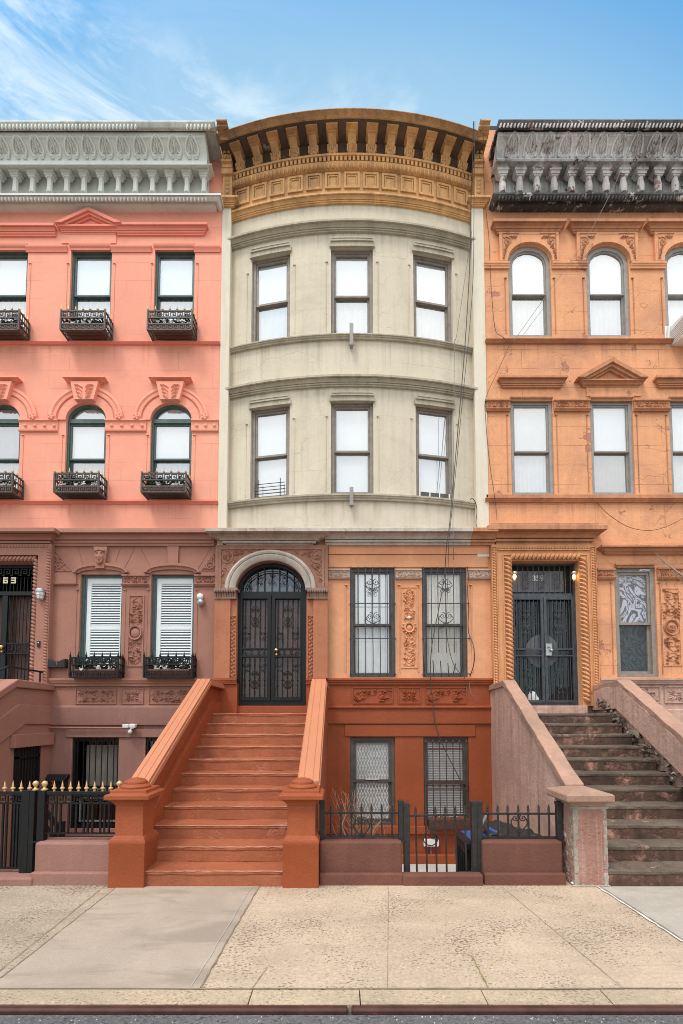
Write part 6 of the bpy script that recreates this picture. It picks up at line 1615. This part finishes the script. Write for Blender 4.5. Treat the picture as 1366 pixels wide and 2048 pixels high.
# ================================================================= WINDOW BOXES
def planter_meshes(W,H,Dp,iron,gilt,seed):
    b=MB(); w=W/2; tt=.016
    for x in (-w,w):
        for y in (-Dp,-.02): b.box(x-tt,x+tt,y-tt,y+tt,0,H)
    for z in (0,H*.30,H*.65,H):
        b.box(-w,w,-Dp-tt*.8,-Dp+tt*.8,z-tt*.8,z+tt*.8)
        for x in (-w,w): b.box(x-tt*.8,x+tt*.8,-Dp,0,z-tt*.8,z+tt*.8)
    for k in range(9): y=-Dp+Dp*k/9; b.box(-w,w,y,y+.012,-.006,.006)
    fr=b.mesh('basket'); fr.materials.append(iron)
    b=MB(); keyband(b,-w+.02,w-.02,.01,H*.30-.012,-Dp,.008); keyband(b,-w+.02,w-.02,H*.65+.012,H-.012,-Dp,.008)
    for x in (-w,w):
        for k in range(5): y=-Dp+Dp*(k+.5)/5; b.box(x-.006,x+.006,y-.006,y+.006,0,H)
    kb=b.mesh('key_band'); kb.materials.append(iron)
    b=MB(); b.sqlathe([(.5,.02),(.52,H*.42)],(0,-Dp*.5,0),W*.82,Dp*.72); li=b.mesh('trough'); li.materials.append(M['terra'])
    r=random.Random(seed); b=MB()
    for k in range(210):
        x=r.uniform(-w*.85,w*.85); y=r.uniform(-Dp*.85,-Dp*.15); z=H*r.uniform(.40,.95); a=r.uniform(0,6); L=r.uniform(.035,.08)
        n=Vector((r.uniform(-1,1),r.uniform(-1,.2),r.uniform(-.3,1))).normalized(); u=n.orthogonal().normalized()*L; v_=n.cross(u).normalized()*L*.45
        c=Vector((x,y,z)); b.poly([tuple(c-u),tuple(c+v_),tuple(c+u),tuple(c-v_)])
    for k in range(10):
        x=r.uniform(-w*.8,w*.8); y=r.uniform(-Dp*.7,-Dp*.3); b.tube([(x,y,H*.35),(x+r.uniform(-.04,.04),y,H*.7)],.004,4)
    pl=b.mesh('foliage'); pl.materials.append(M['plant'])
    b=MB()
    for k in range(5):
        x=r.uniform(-w*.8,w*.8); z=H*r.uniform(.42,.62); y=-Dp*r.uniform(.72,.9)
        for e in (-1,1): b.leaf(x+e*.022,z,.075,.04,PI/2-e*.55,y,.012)
        b.leaf(x,z-.02,.07,.05,PI/2,y-.004,.012)
    fl=b.mesh('blossom'); fl.materials.append(M['petal'])
    b=MB(); b.lathe([(.008,0),(.008,.012),(.018,.02),(.02,.028),(.010,.036),(.008,.055),(.001,.10)],(0,0,0),7); fi=b.mesh('gilded_tip' if gilt else 'spear_tip',smooth=40); fi.materials.append(M['gold'] if gilt else iron)
    return fr,kb,li,pl,fl,fi
def planter(label,ms,xc,z,W,H,Dp,n=7):
    t=thing('window_box',label,'window box',(xc,-.02,z),'iron window boxes')
    fr,kb,li,pl,fl,fi=ms
    for nm,me in (('basket',fr),('key_band',kb),('trough',li),('foliage',pl),('blossom',fl)): inst(nm,me,t,(xc,-.02,z))
    for k in range(n): inst(fi.name.split('.')[0],fi,t,(xc-W/2+W*k/(n-1),-.02-Dp,z+H))
    for k in (1,2): inst(fi.name.split('.')[0],fi,t,(xc+W/2,-.02-Dp+Dp*k/2.6,z+H))
    for c in t.children:
        if c.name.startswith(('gilded','spear')): c.scale=(1.35,1.35,1.25)
    return t
DP=.33
Wt=px(210,650,-DP)-px(122,650,-DP); Ht=pz(624,-DP)-pz(661,-DP)
mt=planter_meshes(Wt,Ht,DP,M['boxiron'],True,3); mt2=planter_meshes(Wt,Ht,DP,M['boxiron'],True,4)
z=pz(661,-DP)
planter('gilt-tipped iron window box cut by the left edge, upper row of the pink house',mt2,px(-5,650,-DP),z,Wt,Ht,DP)
planter('gilt-tipped iron window box with a white heart-shaped bloom under the pediment, upper row',mt,px(166.5,650,-DP),z,Wt,Ht,DP)
planter('gilt-tipped iron window box right of the pediment window, upper row, next to the cream house',mt2,px(340,650,-DP),z,Wt,Ht,DP)
Wm=px(198,970,-DP)-px(110,970,-DP); Hm=pz(948,-DP)-pz(985,-DP); z=pz(985,-DP)
mm=planter_meshes(Wm,Hm,DP,M['boxiron'],True,5); mm2=planter_meshes(Wm,Hm,DP,M['boxiron'],True,6)
planter('gilt-tipped iron window box cut by the left edge, under an arched window',mm2,px(-18,970,-DP),z,Wm,Hm,DP)
planter('gilt-tipped iron window box under the middle arched window of the pink house',mm,px(154,970,-DP),z,Wm,Hm,DP)
planter('gilt-tipped iron window box under the arched window nearest the cream house',mm2,px(328,970,-DP),z,Wm,Hm,DP)
Wb=px(236,1330,-.28)-px(140,1330,-.28); Hb=pz(1315,-.28)-pz(1354,-.28); z=pz(1354,-.28)
mb=planter_meshes(Wb,Hb,.26,M['iron'],False,7); mb2=planter_meshes(Wb,Hb,.26,M['iron'],False,8)
planter('black iron window box under the louvred window with the mask above it',mb,px(188,1330,-.28),z,Wb,Hb,.26)
planter('black iron window box under the louvred window beside the twin round lights',mb2,px(336,1330,-.28),z,Wb,Hb,.26)

# ================================================================= SMALL THINGS ON THE WALLS
def at(x,y,Y=0.0): return (px(x,y,Y),Y,pz(y,Y))
X,Y,Z=at(80,1190,-.22); t=thing('bulkhead_lamp','caged galvanised lamp on the brown door surround, above the doorbell','lamp',(X,-.15,Z))
b=MB(); b.lathe([(.02,.13),(.07,.125),(.085,.09),(.085,.06)],(X,Y,Z),12); b.box(X-.03,X+.03,-.22,-.15,Z+.02,Z+.09); b.build('housing',M['galv'],t)
b=MB(); b.lathe([(.068,.07),(.07,0),(.055,-.07),(.02,-.09)],(X,Y,Z),12); b.build('globe',M['slat'],t)
b=MB()
for k in range(6): a=k*PI/3; b.tube([(X+.08*cos(a),Y+.08*sin(a),Z+.07),(X+.082*cos(a),Y+.082*sin(a),Z),(X+.05*cos(a),Y+.05*sin(a),Z-.09),(X,Y,Z-.105)],.006,4)
b.tube([(X+.082*cos(k*PI/6),Y+.082*sin(k*PI/6),Z-.01) for k in range(13)],.006,4); b.build('cage',M['galv'],t)
X,Y,Z=at(78,1288,-.15); t=thing('doorbell','small black doorbell with a pale button on the brown door surround','doorbell',(X,-.15,Z))
b=MB(); b.box(X-.03,X+.03,-.175,-.151,Z-.065,Z+.06); b.build('housing',M['black'],t,smooth=None,bevel=.006)
b=MB(); b.ell((X,-.178,Z+.02),.015,.006,.018); b.build('button',M['galv'],t)
def letterbox(x0,x1,ya,yb,Y,label,ch,wavy):
    X0,X1,Z0,Z1=px(x0,ya,Y),px(x1,ya,Y),pz(yb,Y),pz(ya,Y)
    t=thing('mailbox',label,'mailbox',((X0+X1)/2,-.01,Z0))
    b=MB(); n=10
    if wavy:
        top=[(X0+(X1-X0)*i/n,Z1-.03+.03*cos(2*PI*i/n*.9)) for i in range(n+1)]
        b.prism([(X0,Z0),(X1,Z0)]+top[::-1],-.14,-.01); b.build('box',M['black'],t,smooth=None,bevel=.008)
    else:
        b.box(X0+.03,X1-.03,-.16,-.01,Z0,Z0+(Z1-Z0)*.68); b.build('box',M['black'],t,smooth=None,bevel=.006)
        b=MB(); b.side([(-.01,Z1),(-.08,Z1),(-.20,Z0+(Z1-Z0)*.60),(-.20,Z0+(Z1-Z0)*.68),(-.01,Z0+(Z1-Z0)*.74)],X0,X1); b.build('lid',M['black'],t,smooth=None,bevel=.006)
    return t,X0,X1,Z0,Z1
t,X0,X1,Z0,Z1=letterbox(93,132,1317,1335.5,-.1,'black wall mailbox with a wavy top marked 1, left of the first louvred window','1',True)
text('mailbox_number','1',.10,X0+(X1-X0)*.6,(Z0+Z1)/2-.01,-.143,M['red'],t,.003)
t,X0,X1,Z0,Z1=letterbox(80,132,1550,1584,-.15,'black lidded mailbox marked with a red 2, behind the gold-tipped fence','2',False)
text('mailbox_number','2',.13,X0+(X1-X0)*.55,pz(1567,-.2),-.206,M['red'],t,.003)
X,Y,Z=at(400,1193,-.1); t=thing('wall_light','pair of round wall lights, one white and one grey, beside the arched portal','light',(X,-.01,Z))
b=MB(); b.ell((X,-.09,Z),.068,.06,.068,nu=16,nv=10); b.build('white_head',M['white'],t,smooth=80)
b=MB(); b.ell((px(401.5,1205,-.1),-.10,pz(1204.5,-.1)),.07,.07,.07,nu=16,nv=10); b.build('grey_head',M['galv'],t,smooth=80)
b=MB(); b.box(X-.04,X+.04,-.05,-.01,Z-.16,Z+.06); b.build('bracket',M['white'],t,smooth=None)
X,Y,Z=at(260,1453,-.16); t=thing('security_camera','white twin floodlight with a round sensor under the brown plinth band','camera',(X,-.06,Z))
b=MB(); b.box(X-.04,X+.04,-.10,-.06,Z-.05,Z+.05); b.build('base',M['white'],t,smooth=None,bevel=.01)
for s in (-1,1):
    b=MB(); c=X+s*.07; b.hexa([(c-.055,-.22,Z-.03),(c+.055,-.22,Z-.03),(c+.045,-.10,Z-.02),(c-.045,-.10,Z-.02)],[(c-.06,-.23,Z+.04),(c+.06,-.23,Z+.04),(c+.045,-.10,Z+.045),(c-.045,-.10,Z+.045)]); b.build('lamp_head',M['white'],t,smooth=None,bevel=.012)
b=MB(); b.ell((X,-.15,Z-.10),.045,.045,.045,nu=12,nv=8); b.tube([(X,-.10,Z-.04),(X,-.14,Z-.08)],.018,6); b.build('sensor',M['white'],t,smooth=80)
# two lit lanterns in the orange doorway
for x,lab in ((1029,'lit glass jar lantern on the left jamb of the door numbered 359'),(1148,'lit glass jar lantern on the right jamb of the door numbered 359')):
    s=-1 if x<1090 else 1
    X,Y,Z=at(x,1151,-.06); t=thing('door_lantern',lab,'lamp',(X,Y,Z))
    b=MB(); b.lathe([(.001,.085),(.045,.08),(.06,.06),(.06,.045)],(X,Y,Z),12); b.tube([(X+s*.10,.04,Z+.09),(X+s*.05,0,Z+.11),(X,Y,Z+.08)],.012,5); b.build('cap',M['galv'],t)
    b=MB(); b.lathe([(.058,.045),(.062,0),(.05,-.09),(.02,-.10)],(X,Y,Z),14); b.build('globe',M['lampglass'],t,smooth=60)
    b=MB(); b.ell((X,Y,Z-.025),.034,.034,.05,nu=12,nv=8); b.build('bulb',M['bulb'],t,smooth=80)
# stub posts on the sills of the bow
for y0,y1,lab in ((646,688,'short grey metal stub standing on the upper bow sill'),(974,1008,'short grey metal stub standing on the lower bow sill')):
    s,z0=bsz(703,y1,.13); _,z1=bsz(703,y0,.13); P=bay(s,-.12,z0)
    t=thing('metal_stub',lab,'bracket',(P[0],P[1],z0))
    b=MB(); b.box(P[0]-.038,P[0]+.038,P[1]-.02,P[1]+.02,z0,z1); b.box(P[0]-.045,P[0]+.045,P[1]-.03,P[1]+.02,z0-.03,z0+.02); b.build('plate',M['greyframe'],t,smooth=None,bevel=.006)
    b=MB(); b.box(P[0]-.03,P[0]+.03,P[1]+.02,P[1]+.12,z0+.01,z0+.05); b.build('arm',M['greyframe'],t,smooth=None)
# window air conditioner of the orange house
X0,X1=px(1336,640,-.1),px(1410,640,-.1); zA,zB=pz(668,-.3),pz(628,-.3)
t=thing('air_conditioner','white window air conditioner tilted outward at the right edge of the photo','air conditioner',((X0+X1)/2,0,zA))
b=MB(); b.side([(.1,zA),(.1,zB),(-.42,zB-.06),(-.42,zA-.10)],X0+.12,X1); b.build('casing',M['white'],t,smooth=None,bevel=.01)
b=MB()
for k in range(8): Z=zA-.03+.045*k; b.box(X0+.115,X0+.12,-.38,.05,Z,Z+.015)
b.build('louvre',M['greycurtain'],t,smooth=None)
b=MB()
for k in range(4): xx=X0+.03*k; b.box(xx,xx+.018,.0,.02,zA,zB)
b.build('side_panel',M['slat'],t,smooth=None)
# white meter box and its pipe under the basement window
X0,X1,Z0,Z1=rect(847,877,1678,1692,-.05); t=thing('meter_box','small white meter box with a red cap under the barred basement window','meter',((X0+X1)/2,-.01,Z0))
b=MB(); b.box(X0,X1,-.10,-.0,Z0,Z1); b.build('box',M['white'],t,smooth=None,bevel=.01)
b=MB(); b.lathe([(.02,0),(.025,.02),(.02,.05)],(px(854,1676,-.05),-.05,Z1),8); b.build('cap',M['red'],t)
b=MB(); b.tube([((X0+X1)/2,-.03,Z0),((X0+X1)/2,-.03,Z0-.25)],.015,6); b.build('pipe',M['cablegrey'],t)

# ================================================================= BINS, TWIGS, LITTER
YB=-3.48
t=thing('recycling_bin','blue wheeled bin with its black lid hanging open beside the leaning gate','bin',(1.84,YB,-.58))
bx_c=1.84
b=MB(); b.sqlathe([(.20,-.57),(.235,.33),(.25,.34),(.25,.39)],(bx_c,YB,0),1,1.1); b.build('body',M['bluebin'],t,smooth=None,bevel=.015)
b=MB()
for k in range(5): x=bx_c-.17+.085*k; b.box(x-.012,x+.012,YB-.27,YB-.2,-.45,.30)
b.build('rib',M['bluebin'],t,smooth=None)
b=MB(); b.hexa([(bx_c-.29,YB-.27,-.38),(bx_c-.27,YB-.27,-.38),(bx_c-.27,YB+.24,-.38),(bx_c-.29,YB+.24,-.38)],[(bx_c-.34,YB-.29,.36),(bx_c-.27,YB-.29,.40),(bx_c-.27,YB+.24,.40),(bx_c-.34,YB+.24,.36)])
for k in range(4): b.box(bx_c-.345,bx_c-.30,YB-.2+.11*k,YB-.18+.11*k,-.3,.25)
b.box(bx_c-.36,bx_c-.10,YB-.31,YB-.27,.29,.37)
b.build('lid',M['black'],t,smooth=None,bevel=.012)
b=MB(); b.tube([(bx_c-.22,YB-.24,.40),(bx_c-.04,YB-.24,.72)],.02,6); b.build('handle',M['galv'],t)
for s in (-1,1):
    b=MB(); b.tube([(bx_c+s*.20,YB+.22,-.50),(bx_c+s*.24,YB+.22,-.50)],.08,14); b.build('wheel',M['black'],t)
YB=-3.35
t=thing('rubbish_bin','black bin covered by a crumpled black rubber lid behind the right-hand spear fence','bin',(px(1010,1700,YB),YB,-1.0))
b=MB(); X0,X1=px(972,1670,YB),px(1062,1670,YB)
b.sqlathe([(.42,-.98),(.46,.32)],((X0+X1)/2,YB,0),1,.55); b.build('body',M['black'],t,smooth=None,bevel=.02)
b=MB(); r=random.Random(14); n=16; m=8; G=[]
za,zb=pz(1652,YB),pz(1676,YB)
for i in range(n+1):
    row=[]
    for j in range(m+1):
        u,v=i/n,j/m; x=X0-.06+(X1-X0+.16)*u; y=YB-.32+.6*v; zz_=zb+(za-zb)*(1-u)*.9*(.4+.6*v)+.05*sin(u*9+v*4)*(.4+u*.3)+.02*r.uniform(-1,1)+.03
        row.append(b.v((x,y,zz_)))
    G.append(row)
for i in range(n):
    for j in range(m): b.face([G[i][j],G[i+1][j],G[i+1][j+1],G[i][j+1]])
o=b.build('lid',M['tarp'],t,smooth=50); sm=o.modifiers.new('thick','SOLIDIFY'); sm.thickness=.03
b=MB(); xx=px(978,1655,YB); b.hexa([(xx-.07,YB-.25,za-.03),(xx+.10,YB-.27,za-.08),(xx+.10,YB-.1,za-.07),(xx-.07,YB-.1,za-.02)],[(xx-.07,YB-.25,za+.02),(xx+.08,YB-.27,za-.04),(xx+.08,YB-.1,za-.03),(xx-.07,YB-.1,za+.03)]); b.build('blue_rag',M['bluebin'],t,smooth=None,bevel=.012)
b=MB(); b.tube([(px(986,1650,YB),YB-.2,za-.10),(px(991,1618,YB),YB-.1,pz(1618,YB))],.014,6); b.build('stick',M['galv'],t)
t=thing('dry_shrub','leafless tan shrub of thin tangled twigs behind the left spear fence','shrub',(.18,-3.3,-1.0))
r=random.Random(17)
def twigs(b,p,d,L,rr,depth):
    pts=[p]; q=Vector(p); dd=Vector(d)
    for k in range(5):
        dd=(dd+Vector((r.uniform(-.3,.3),r.uniform(-.2,.2),r.uniform(-.15,.2)))).normalized(); dd.x+=(.25-q.x)*.25; dd.normalize()
        if q.x+dd.x*L/5<-.16 or q.x+dd.x*L/5>.72 or q.z>.85: break
        q=q+dd*(L/5); pts.append(tuple(q))
        if depth>0 and k>0 and r.random()<.75:
            d2=(dd+Vector((r.uniform(-1,1),r.uniform(-.6,.6),r.uniform(-.2,.6)))).normalized(); twigs(b,tuple(q),d2,L*r.uniform(.4,.65),rr*.6,depth-1)
    if len(pts)>1: b.tube(pts,[rr*(1-.12*k) for k in range(len(pts))],4)
b=MB()
for k in range(13): twigs(b,(.22+r.uniform(-.22,.22),-3.2+r.uniform(-.15,.15),-1.0),(r.uniform(-.14,.16),r.uniform(-.1,.1),1),r.uniform(1.3,1.85),.005,2)
b.build('branch',M['twig'],t)
b=MB(); b.tube([(.05,-3.4,-.6),(.02,-3.42,.2),(.07,-3.43,.33),(-.0,-3.45,.5),(.06,-3.45,.66),(.0,-3.46,.85)],[.011,.011,.010,.009,.007,.004],5); b.tube([(.05,-3.42,.2),(-.09,-3.43,.42),(-.12,-3.44,.52)],[.007,.005,.003],4); b.tube([(.2,-3.4,-.6),(.32,-3.4,.1),(.42,-3.4,.45),(.56,-3.4,.62),(.62,-3.4,.75)],[.009,.009,.008,.007,.009],5); b.build('stem',M['bark'],t)
# a street tree stands outside the picture; one bare bough reaches in from the right
t=thing('street_tree','bare pale bough with thin twigs reaching in at the right edge over the carved band','tree',(4.9,-4.9,0))
YT=-3.2
def tp(x,y,Y=YT): return (px(x,y,Y),Y,pz(y,Y))
b=MB(); b.tube([(5.3,-5.0,0),(5.28,-4.98,1.0),(5.32,-4.9,2.0),(5.25,-4.8,3.2),(5.3,-4.7,5.0),(5.2,-4.6,7.0)],[.11,.095,.085,.075,.055,.02],10); b.build('trunk',M['bark'],t)
b=MB(); b.tube([(5.3,-4.9,2.2),(4.6,-4.2,2.7),tp(1420,1180,-3.5),tp(1366,1152),tp(1340,1133),tp(1321,1117),tp(1311,1106)],[.03,.022,.016,.011,.009,.007,.004],6)
b.tube([tp(1340,1133),tp(1322,1122),tp(1309,1121),tp(1291,1115)],[.006,.005,.004,.003],5); b.tube([tp(1366,1152),tp(1350,1142),tp(1345,1125)],[.006,.004,.003],5)
b.tube([tp(1372,1157),tp(1352,1150),tp(1346,1143)],[.006,.004,.003],5); b.tube([tp(1390,1165),tp(1362,1160),tp(1352,1152),tp(1343,1141)],[.008,.006,.005,.003],5); b.tube([tp(1333,1127),tp(1334,1120),tp(1331,1113)],[.004,.003,.002],4)
r=random.Random(30)
for k in range(5):
    a=Vector((5.28,-4.8,2.8+.8*k)); pts=[tuple(a)]; d=Vector((r.uniform(-.2,1),r.uniform(-1,.3),.8)).normalized()
    for q in range(5): d=(d+Vector((r.uniform(-.2,.2),)*3)).normalized(); a=a+d*.4; pts.append(tuple(a))
    b.tube(pts,[.03,.025,.018,.012,.008,.004],5)
b.build('bough',M['bark'],t)
o=MB(); X,Y=gp(1150,1771); o.ell((X,Y,.02),.05,.03,.018,.3,7,5); o.ell((X+.04,Y-.02,.012),.03,.03,.012,0,6,4)
tag(o.build('paper_scrap',M['litter']),'scrap of white paper on the pavement at the foot of the crumbling newel','litter')

# ================================================================= CABLES
def cable(label,pts,mat,rr,name='cable'):
    P=[tp(x,y,Y) for x,y,Y in pts]; Q=[]
    for i in range(len(P)-1):
        p0,p1,p2,p3=P[max(i-1,0)],P[i],P[i+1],P[min(i+2,len(P)-1)]
        for k in range(5):
            f=k/5; Q.append(tuple(.5*((2*b_)+(-a+c)*f+(2*a-5*b_+4*c-d)*f*f+(-a+3*b_-3*c+d)*f**3) for a,b_,c,d in zip(p0,p1,p2,p3)))
    Q.append(P[-1]); b=MB(); b.tube(Q,rr,6)
    return tag(b.build(name,mat),label,'cable','cables on the facades')
cable('thick black cable falling from the ochre cornice past both barred windows to the basement',[(947,243,-.82),(945,330,-.55),(942,400,-.35),(941,470,-.25),(938,560,-.2),(930,690,-.22),(921,800,-.28),(907,960,-.32),(899,1050,-.42),(893,1092,-.38),(889,1150,-.22),(880,1205,-.2),(864,1290,-.26),(861,1350,-.2),(866,1410,-.14),(871,1450,-.1),(890,1500,-.1),(920,1560,-.12),(938,1610,-.1),(942,1640,-.08)],M['cable'],.009)
cable('thinner cable crossing behind the thick one, ending at the barred basement sill',[(950,243,-.8),(948,420,-.4),(946,560,-.15),(936,690,-.18),(925,800,-.25),(908,980,-.3),(901,1050,-.41),(897,1095,-.36),(896,1150,-.2),(893,1250,-.2),(897,1290,-.2),(908,1330,-.2),(930,1357,-.14)],M['cable'],.006)
cable('grey cable stapled straight down the bow from a small insulator',[(944,460,-.2),(925,590,-.16),(913,672,-.28),(909,690,-.2),(908,800,-.3),(907,960,-.3),(906,1050,-.42),(907,1090,-.36),(907,1120,-.05)],M['cablegrey'],.006)
cable('pale loose cable looping over the right console of the ochre cornice',[(960,238,-.7),(966,262,-.72),(967,330,-.3),(972,420,-.06),(978,480,-.05),(982,570,-.05),(990,656,-.06),(1003,672,-.1),(1022,684,-.14)],M['cablebrown'],.006)
cable('thin brown wire slung diagonally from the blackened cornice to the sill insulator',[(1283,243,-.75),(1246,334,-.4),(1179,466,-.38),(1100,580,-.2),(1026,684,-.14)],M['cablegrey'],.005)
cable('thin brown wire wandering down the orange wall beside the cream pilaster',[(1020,688,-.1),(998,737,-.04),(972,795,-.08),(971,833,-.07),(978,915,-.04),(988,985,-.14),(992,1015,-.04),(994,1040,-.32)],M['cablebrown'],.006)
cable('slack brown wire hanging in a shallow swag above the orange window hood',[(1195,1007,-.03),(1215,1027,-.06),(1255,1053,-.08),(1300,1061,-.08),(1340,1050,-.08),(1385,1027,-.06),(1440,1005,-.03)],M['cablebrown'],.006)
cable('short loose white-tipped wire under the right barred window',[(939,1364,-.10),(940,1380,-.1),(946,1393,-.1),(956,1402,-.08)],M['cablegrey'],.005)
cable('short dark wire dangling at the right end of the lower bow sill',[(940,1000,-.08),(944,997,-.2),(950,1003,-.2),(954,1020,-.12),(952,1045,-.1),(954,1054,-.3)],M['cable'],.007)
# ================================================================= LIGHT, SKY, CAMERA
w=bpy.data.worlds.new("World"); sc.world=w; w.use_nodes=True; nt=w.node_tree; nt.nodes.clear()
N=lambda t,**k:(lambda n:[setattr(n,a,b) for a,b in k.items()] and n or n)(nt.nodes.new('ShaderNode'+t))
SEL,SAZ=rad(60),math.atan2(-.65,-1.0)
out=N('OutputWorld'); bg=N('Background'); bg.inputs[1].default_value=.11
sky=N('TexSky',sky_type='NISHITA'); sky.sun_disc=False; sky.sun_elevation=SEL; sky.sun_rotation=SAZ; sky.altitude=0; sky.air_density=1.0; sky.dust_density=.6; sky.ozone_density=1.6
tc=N('TexCoord'); sp=N('SeparateXYZ'); nt.links.new(tc.outputs['Generated'],sp.inputs[0])
def rng(v,a,b,c=0.,d=1.,smooth=True):
    q=N('MapRange'); q.interpolation_type='SMOOTHSTEP' if smooth else 'LINEAR'; nt.links.new(v,q.inputs[0])
    for i,x in enumerate((a,b,c,d)): q.inputs[i+1].default_value=x
    return q.outputs[0]
def noise(scale,det,rough,dist,mscale=(1,1,1),rot=(0,0,0),loc=(0,0,0)):
    m=N('Mapping'); m.inputs['Scale'].default_value=mscale; m.inputs['Rotation'].default_value=rot; m.inputs['Location'].default_value=loc; nt.links.new(tc.outputs['Generated'],m.inputs[0])
    q=N('TexNoise'); q.inputs['Scale'].default_value=scale; q.inputs['Detail'].default_value=det; q.inputs['Roughness'].default_value=rough; q.inputs['Distortion'].default_value=dist; nt.links.new(m.outputs[0],q.inputs[0]); return q.outputs['Fac']
def mth(op,a,b):
    q=N('Math',operation=op)
    for i,v in enumerate((a,b)):
        if isinstance(v,(int,float)): q.inputs[i].default_value=v
        else: nt.links.new(v,q.inputs[i])
    return q.outputs[0]
def mix(f,a,b):
    q=N('Mix',data_type='RGBA'); 
    if isinstance(f,(int,float)): q.inputs[0].default_value=f
    else: nt.links.new(f,q.inputs[0])
    for s,v in ((q.inputs[6],a),(q.inputs[7],b)):
        if isinstance(v,tuple): s.default_value=(*v,1)
        else: nt.links.new(v,s)
    return q.outputs[2]
# a bright cloud deck covers the half of the sky behind the camera; the blue gap opens over the houses
deck=rng(sp.outputs[1],.38,-.12); deckn=noise(1.7,6,.6,.3)
dk=mth('MULTIPLY',deck,rng(deckn,.25,.65,.5,1.0))
cir=noise(2.1,9,.62,1.1,(1.0,1.0,4.2),(.12,.25,.2),(2.3,.4,1.2))
cir2=noise(3.2,9,.65,.8,(1,1,5.5),(0,-.28,.1),(7.1,2.2,.3))
left=rng(sp.outputs[0],.08,-.30)
low=rng(sp.outputs[2],.845,.78)
c1=mth('MULTIPLY',rng(cir,.50,.70),left)
c2=mth('MULTIPLY',mth('MULTIPLY',rng(cir2,.46,.66),low),rng(sp.outputs[0],.28,.12))
cl=mth('MINIMUM',mth('MAXIMUM',mth('MULTIPLY',c1,.2),mth('MULTIPLY',c2,1.0)),1.0)
tint=N('Mix',data_type='RGBA',blend_type='MULTIPLY'); tint.inputs[0].default_value=1; nt.links.new(sky.outputs[0],tint.inputs[6]); tint.inputs[7].default_value=(1.08,2.15,2.25,1)
skyc=mix(rng(sp.outputs[1],.445,.61),tint.outputs[2],(2.9,4.7,6.2))
c=mix(mth('MULTIPLY',cl,.8),skyc,(6.3,7.3,8.0))
dcol=N('Mix',data_type='RGBA',blend_type='MULTIPLY'); dcol.inputs[0].default_value=1; dcol.inputs[6].default_value=(11.2,11.0,10.9,1); nt.links.new(rng(sp.outputs[2],.05,.95,.5,1.75,False),dcol.inputs[7])
c=mix(dk,c,dcol.outputs[2])
nt.links.new(c,bg.inputs[0]); nt.links.new(bg.outputs[0],out.inputs[0])
sl=bpy.data.lights.new('sun','SUN'); sl.energy=1.5; sl.angle=rad(15); sl.color=(1,.95,.88)
so=bpy.data.objects.new('sun',sl); COL.objects.link(so)
dv=Vector((sin(SAZ)*cos(SEL),cos(SAZ)*cos(SEL),sin(SEL))); so.rotation_euler=dv.to_track_quat('Z','Y').to_euler(); so.location=dv*60
cam=bpy.data.cameras.new('camera'); co=bpy.data.objects.new('camera',cam); COL.objects.link(co)
co.location=(0,-D,HC); co.rotation_euler=(PI/2+TH,0,0)
cam.sensor_fit='VERTICAL'; cam.sensor_height=36; cam.sensor_width=24; cam.lens=F/2048*36; cam.shift_y=(YP-1024)/2048; cam.clip_end=2000; cam.clip_start=.05
sc.camera=co
sc.cycles.filter_width=0.95; sc.cycles.use_denoising=True
vs=sc.view_settings; vs.view_transform='Standard'; vs.look='None'; vs.exposure=0.36; vs.gamma=1.0; vs.use_curve_mapping=False
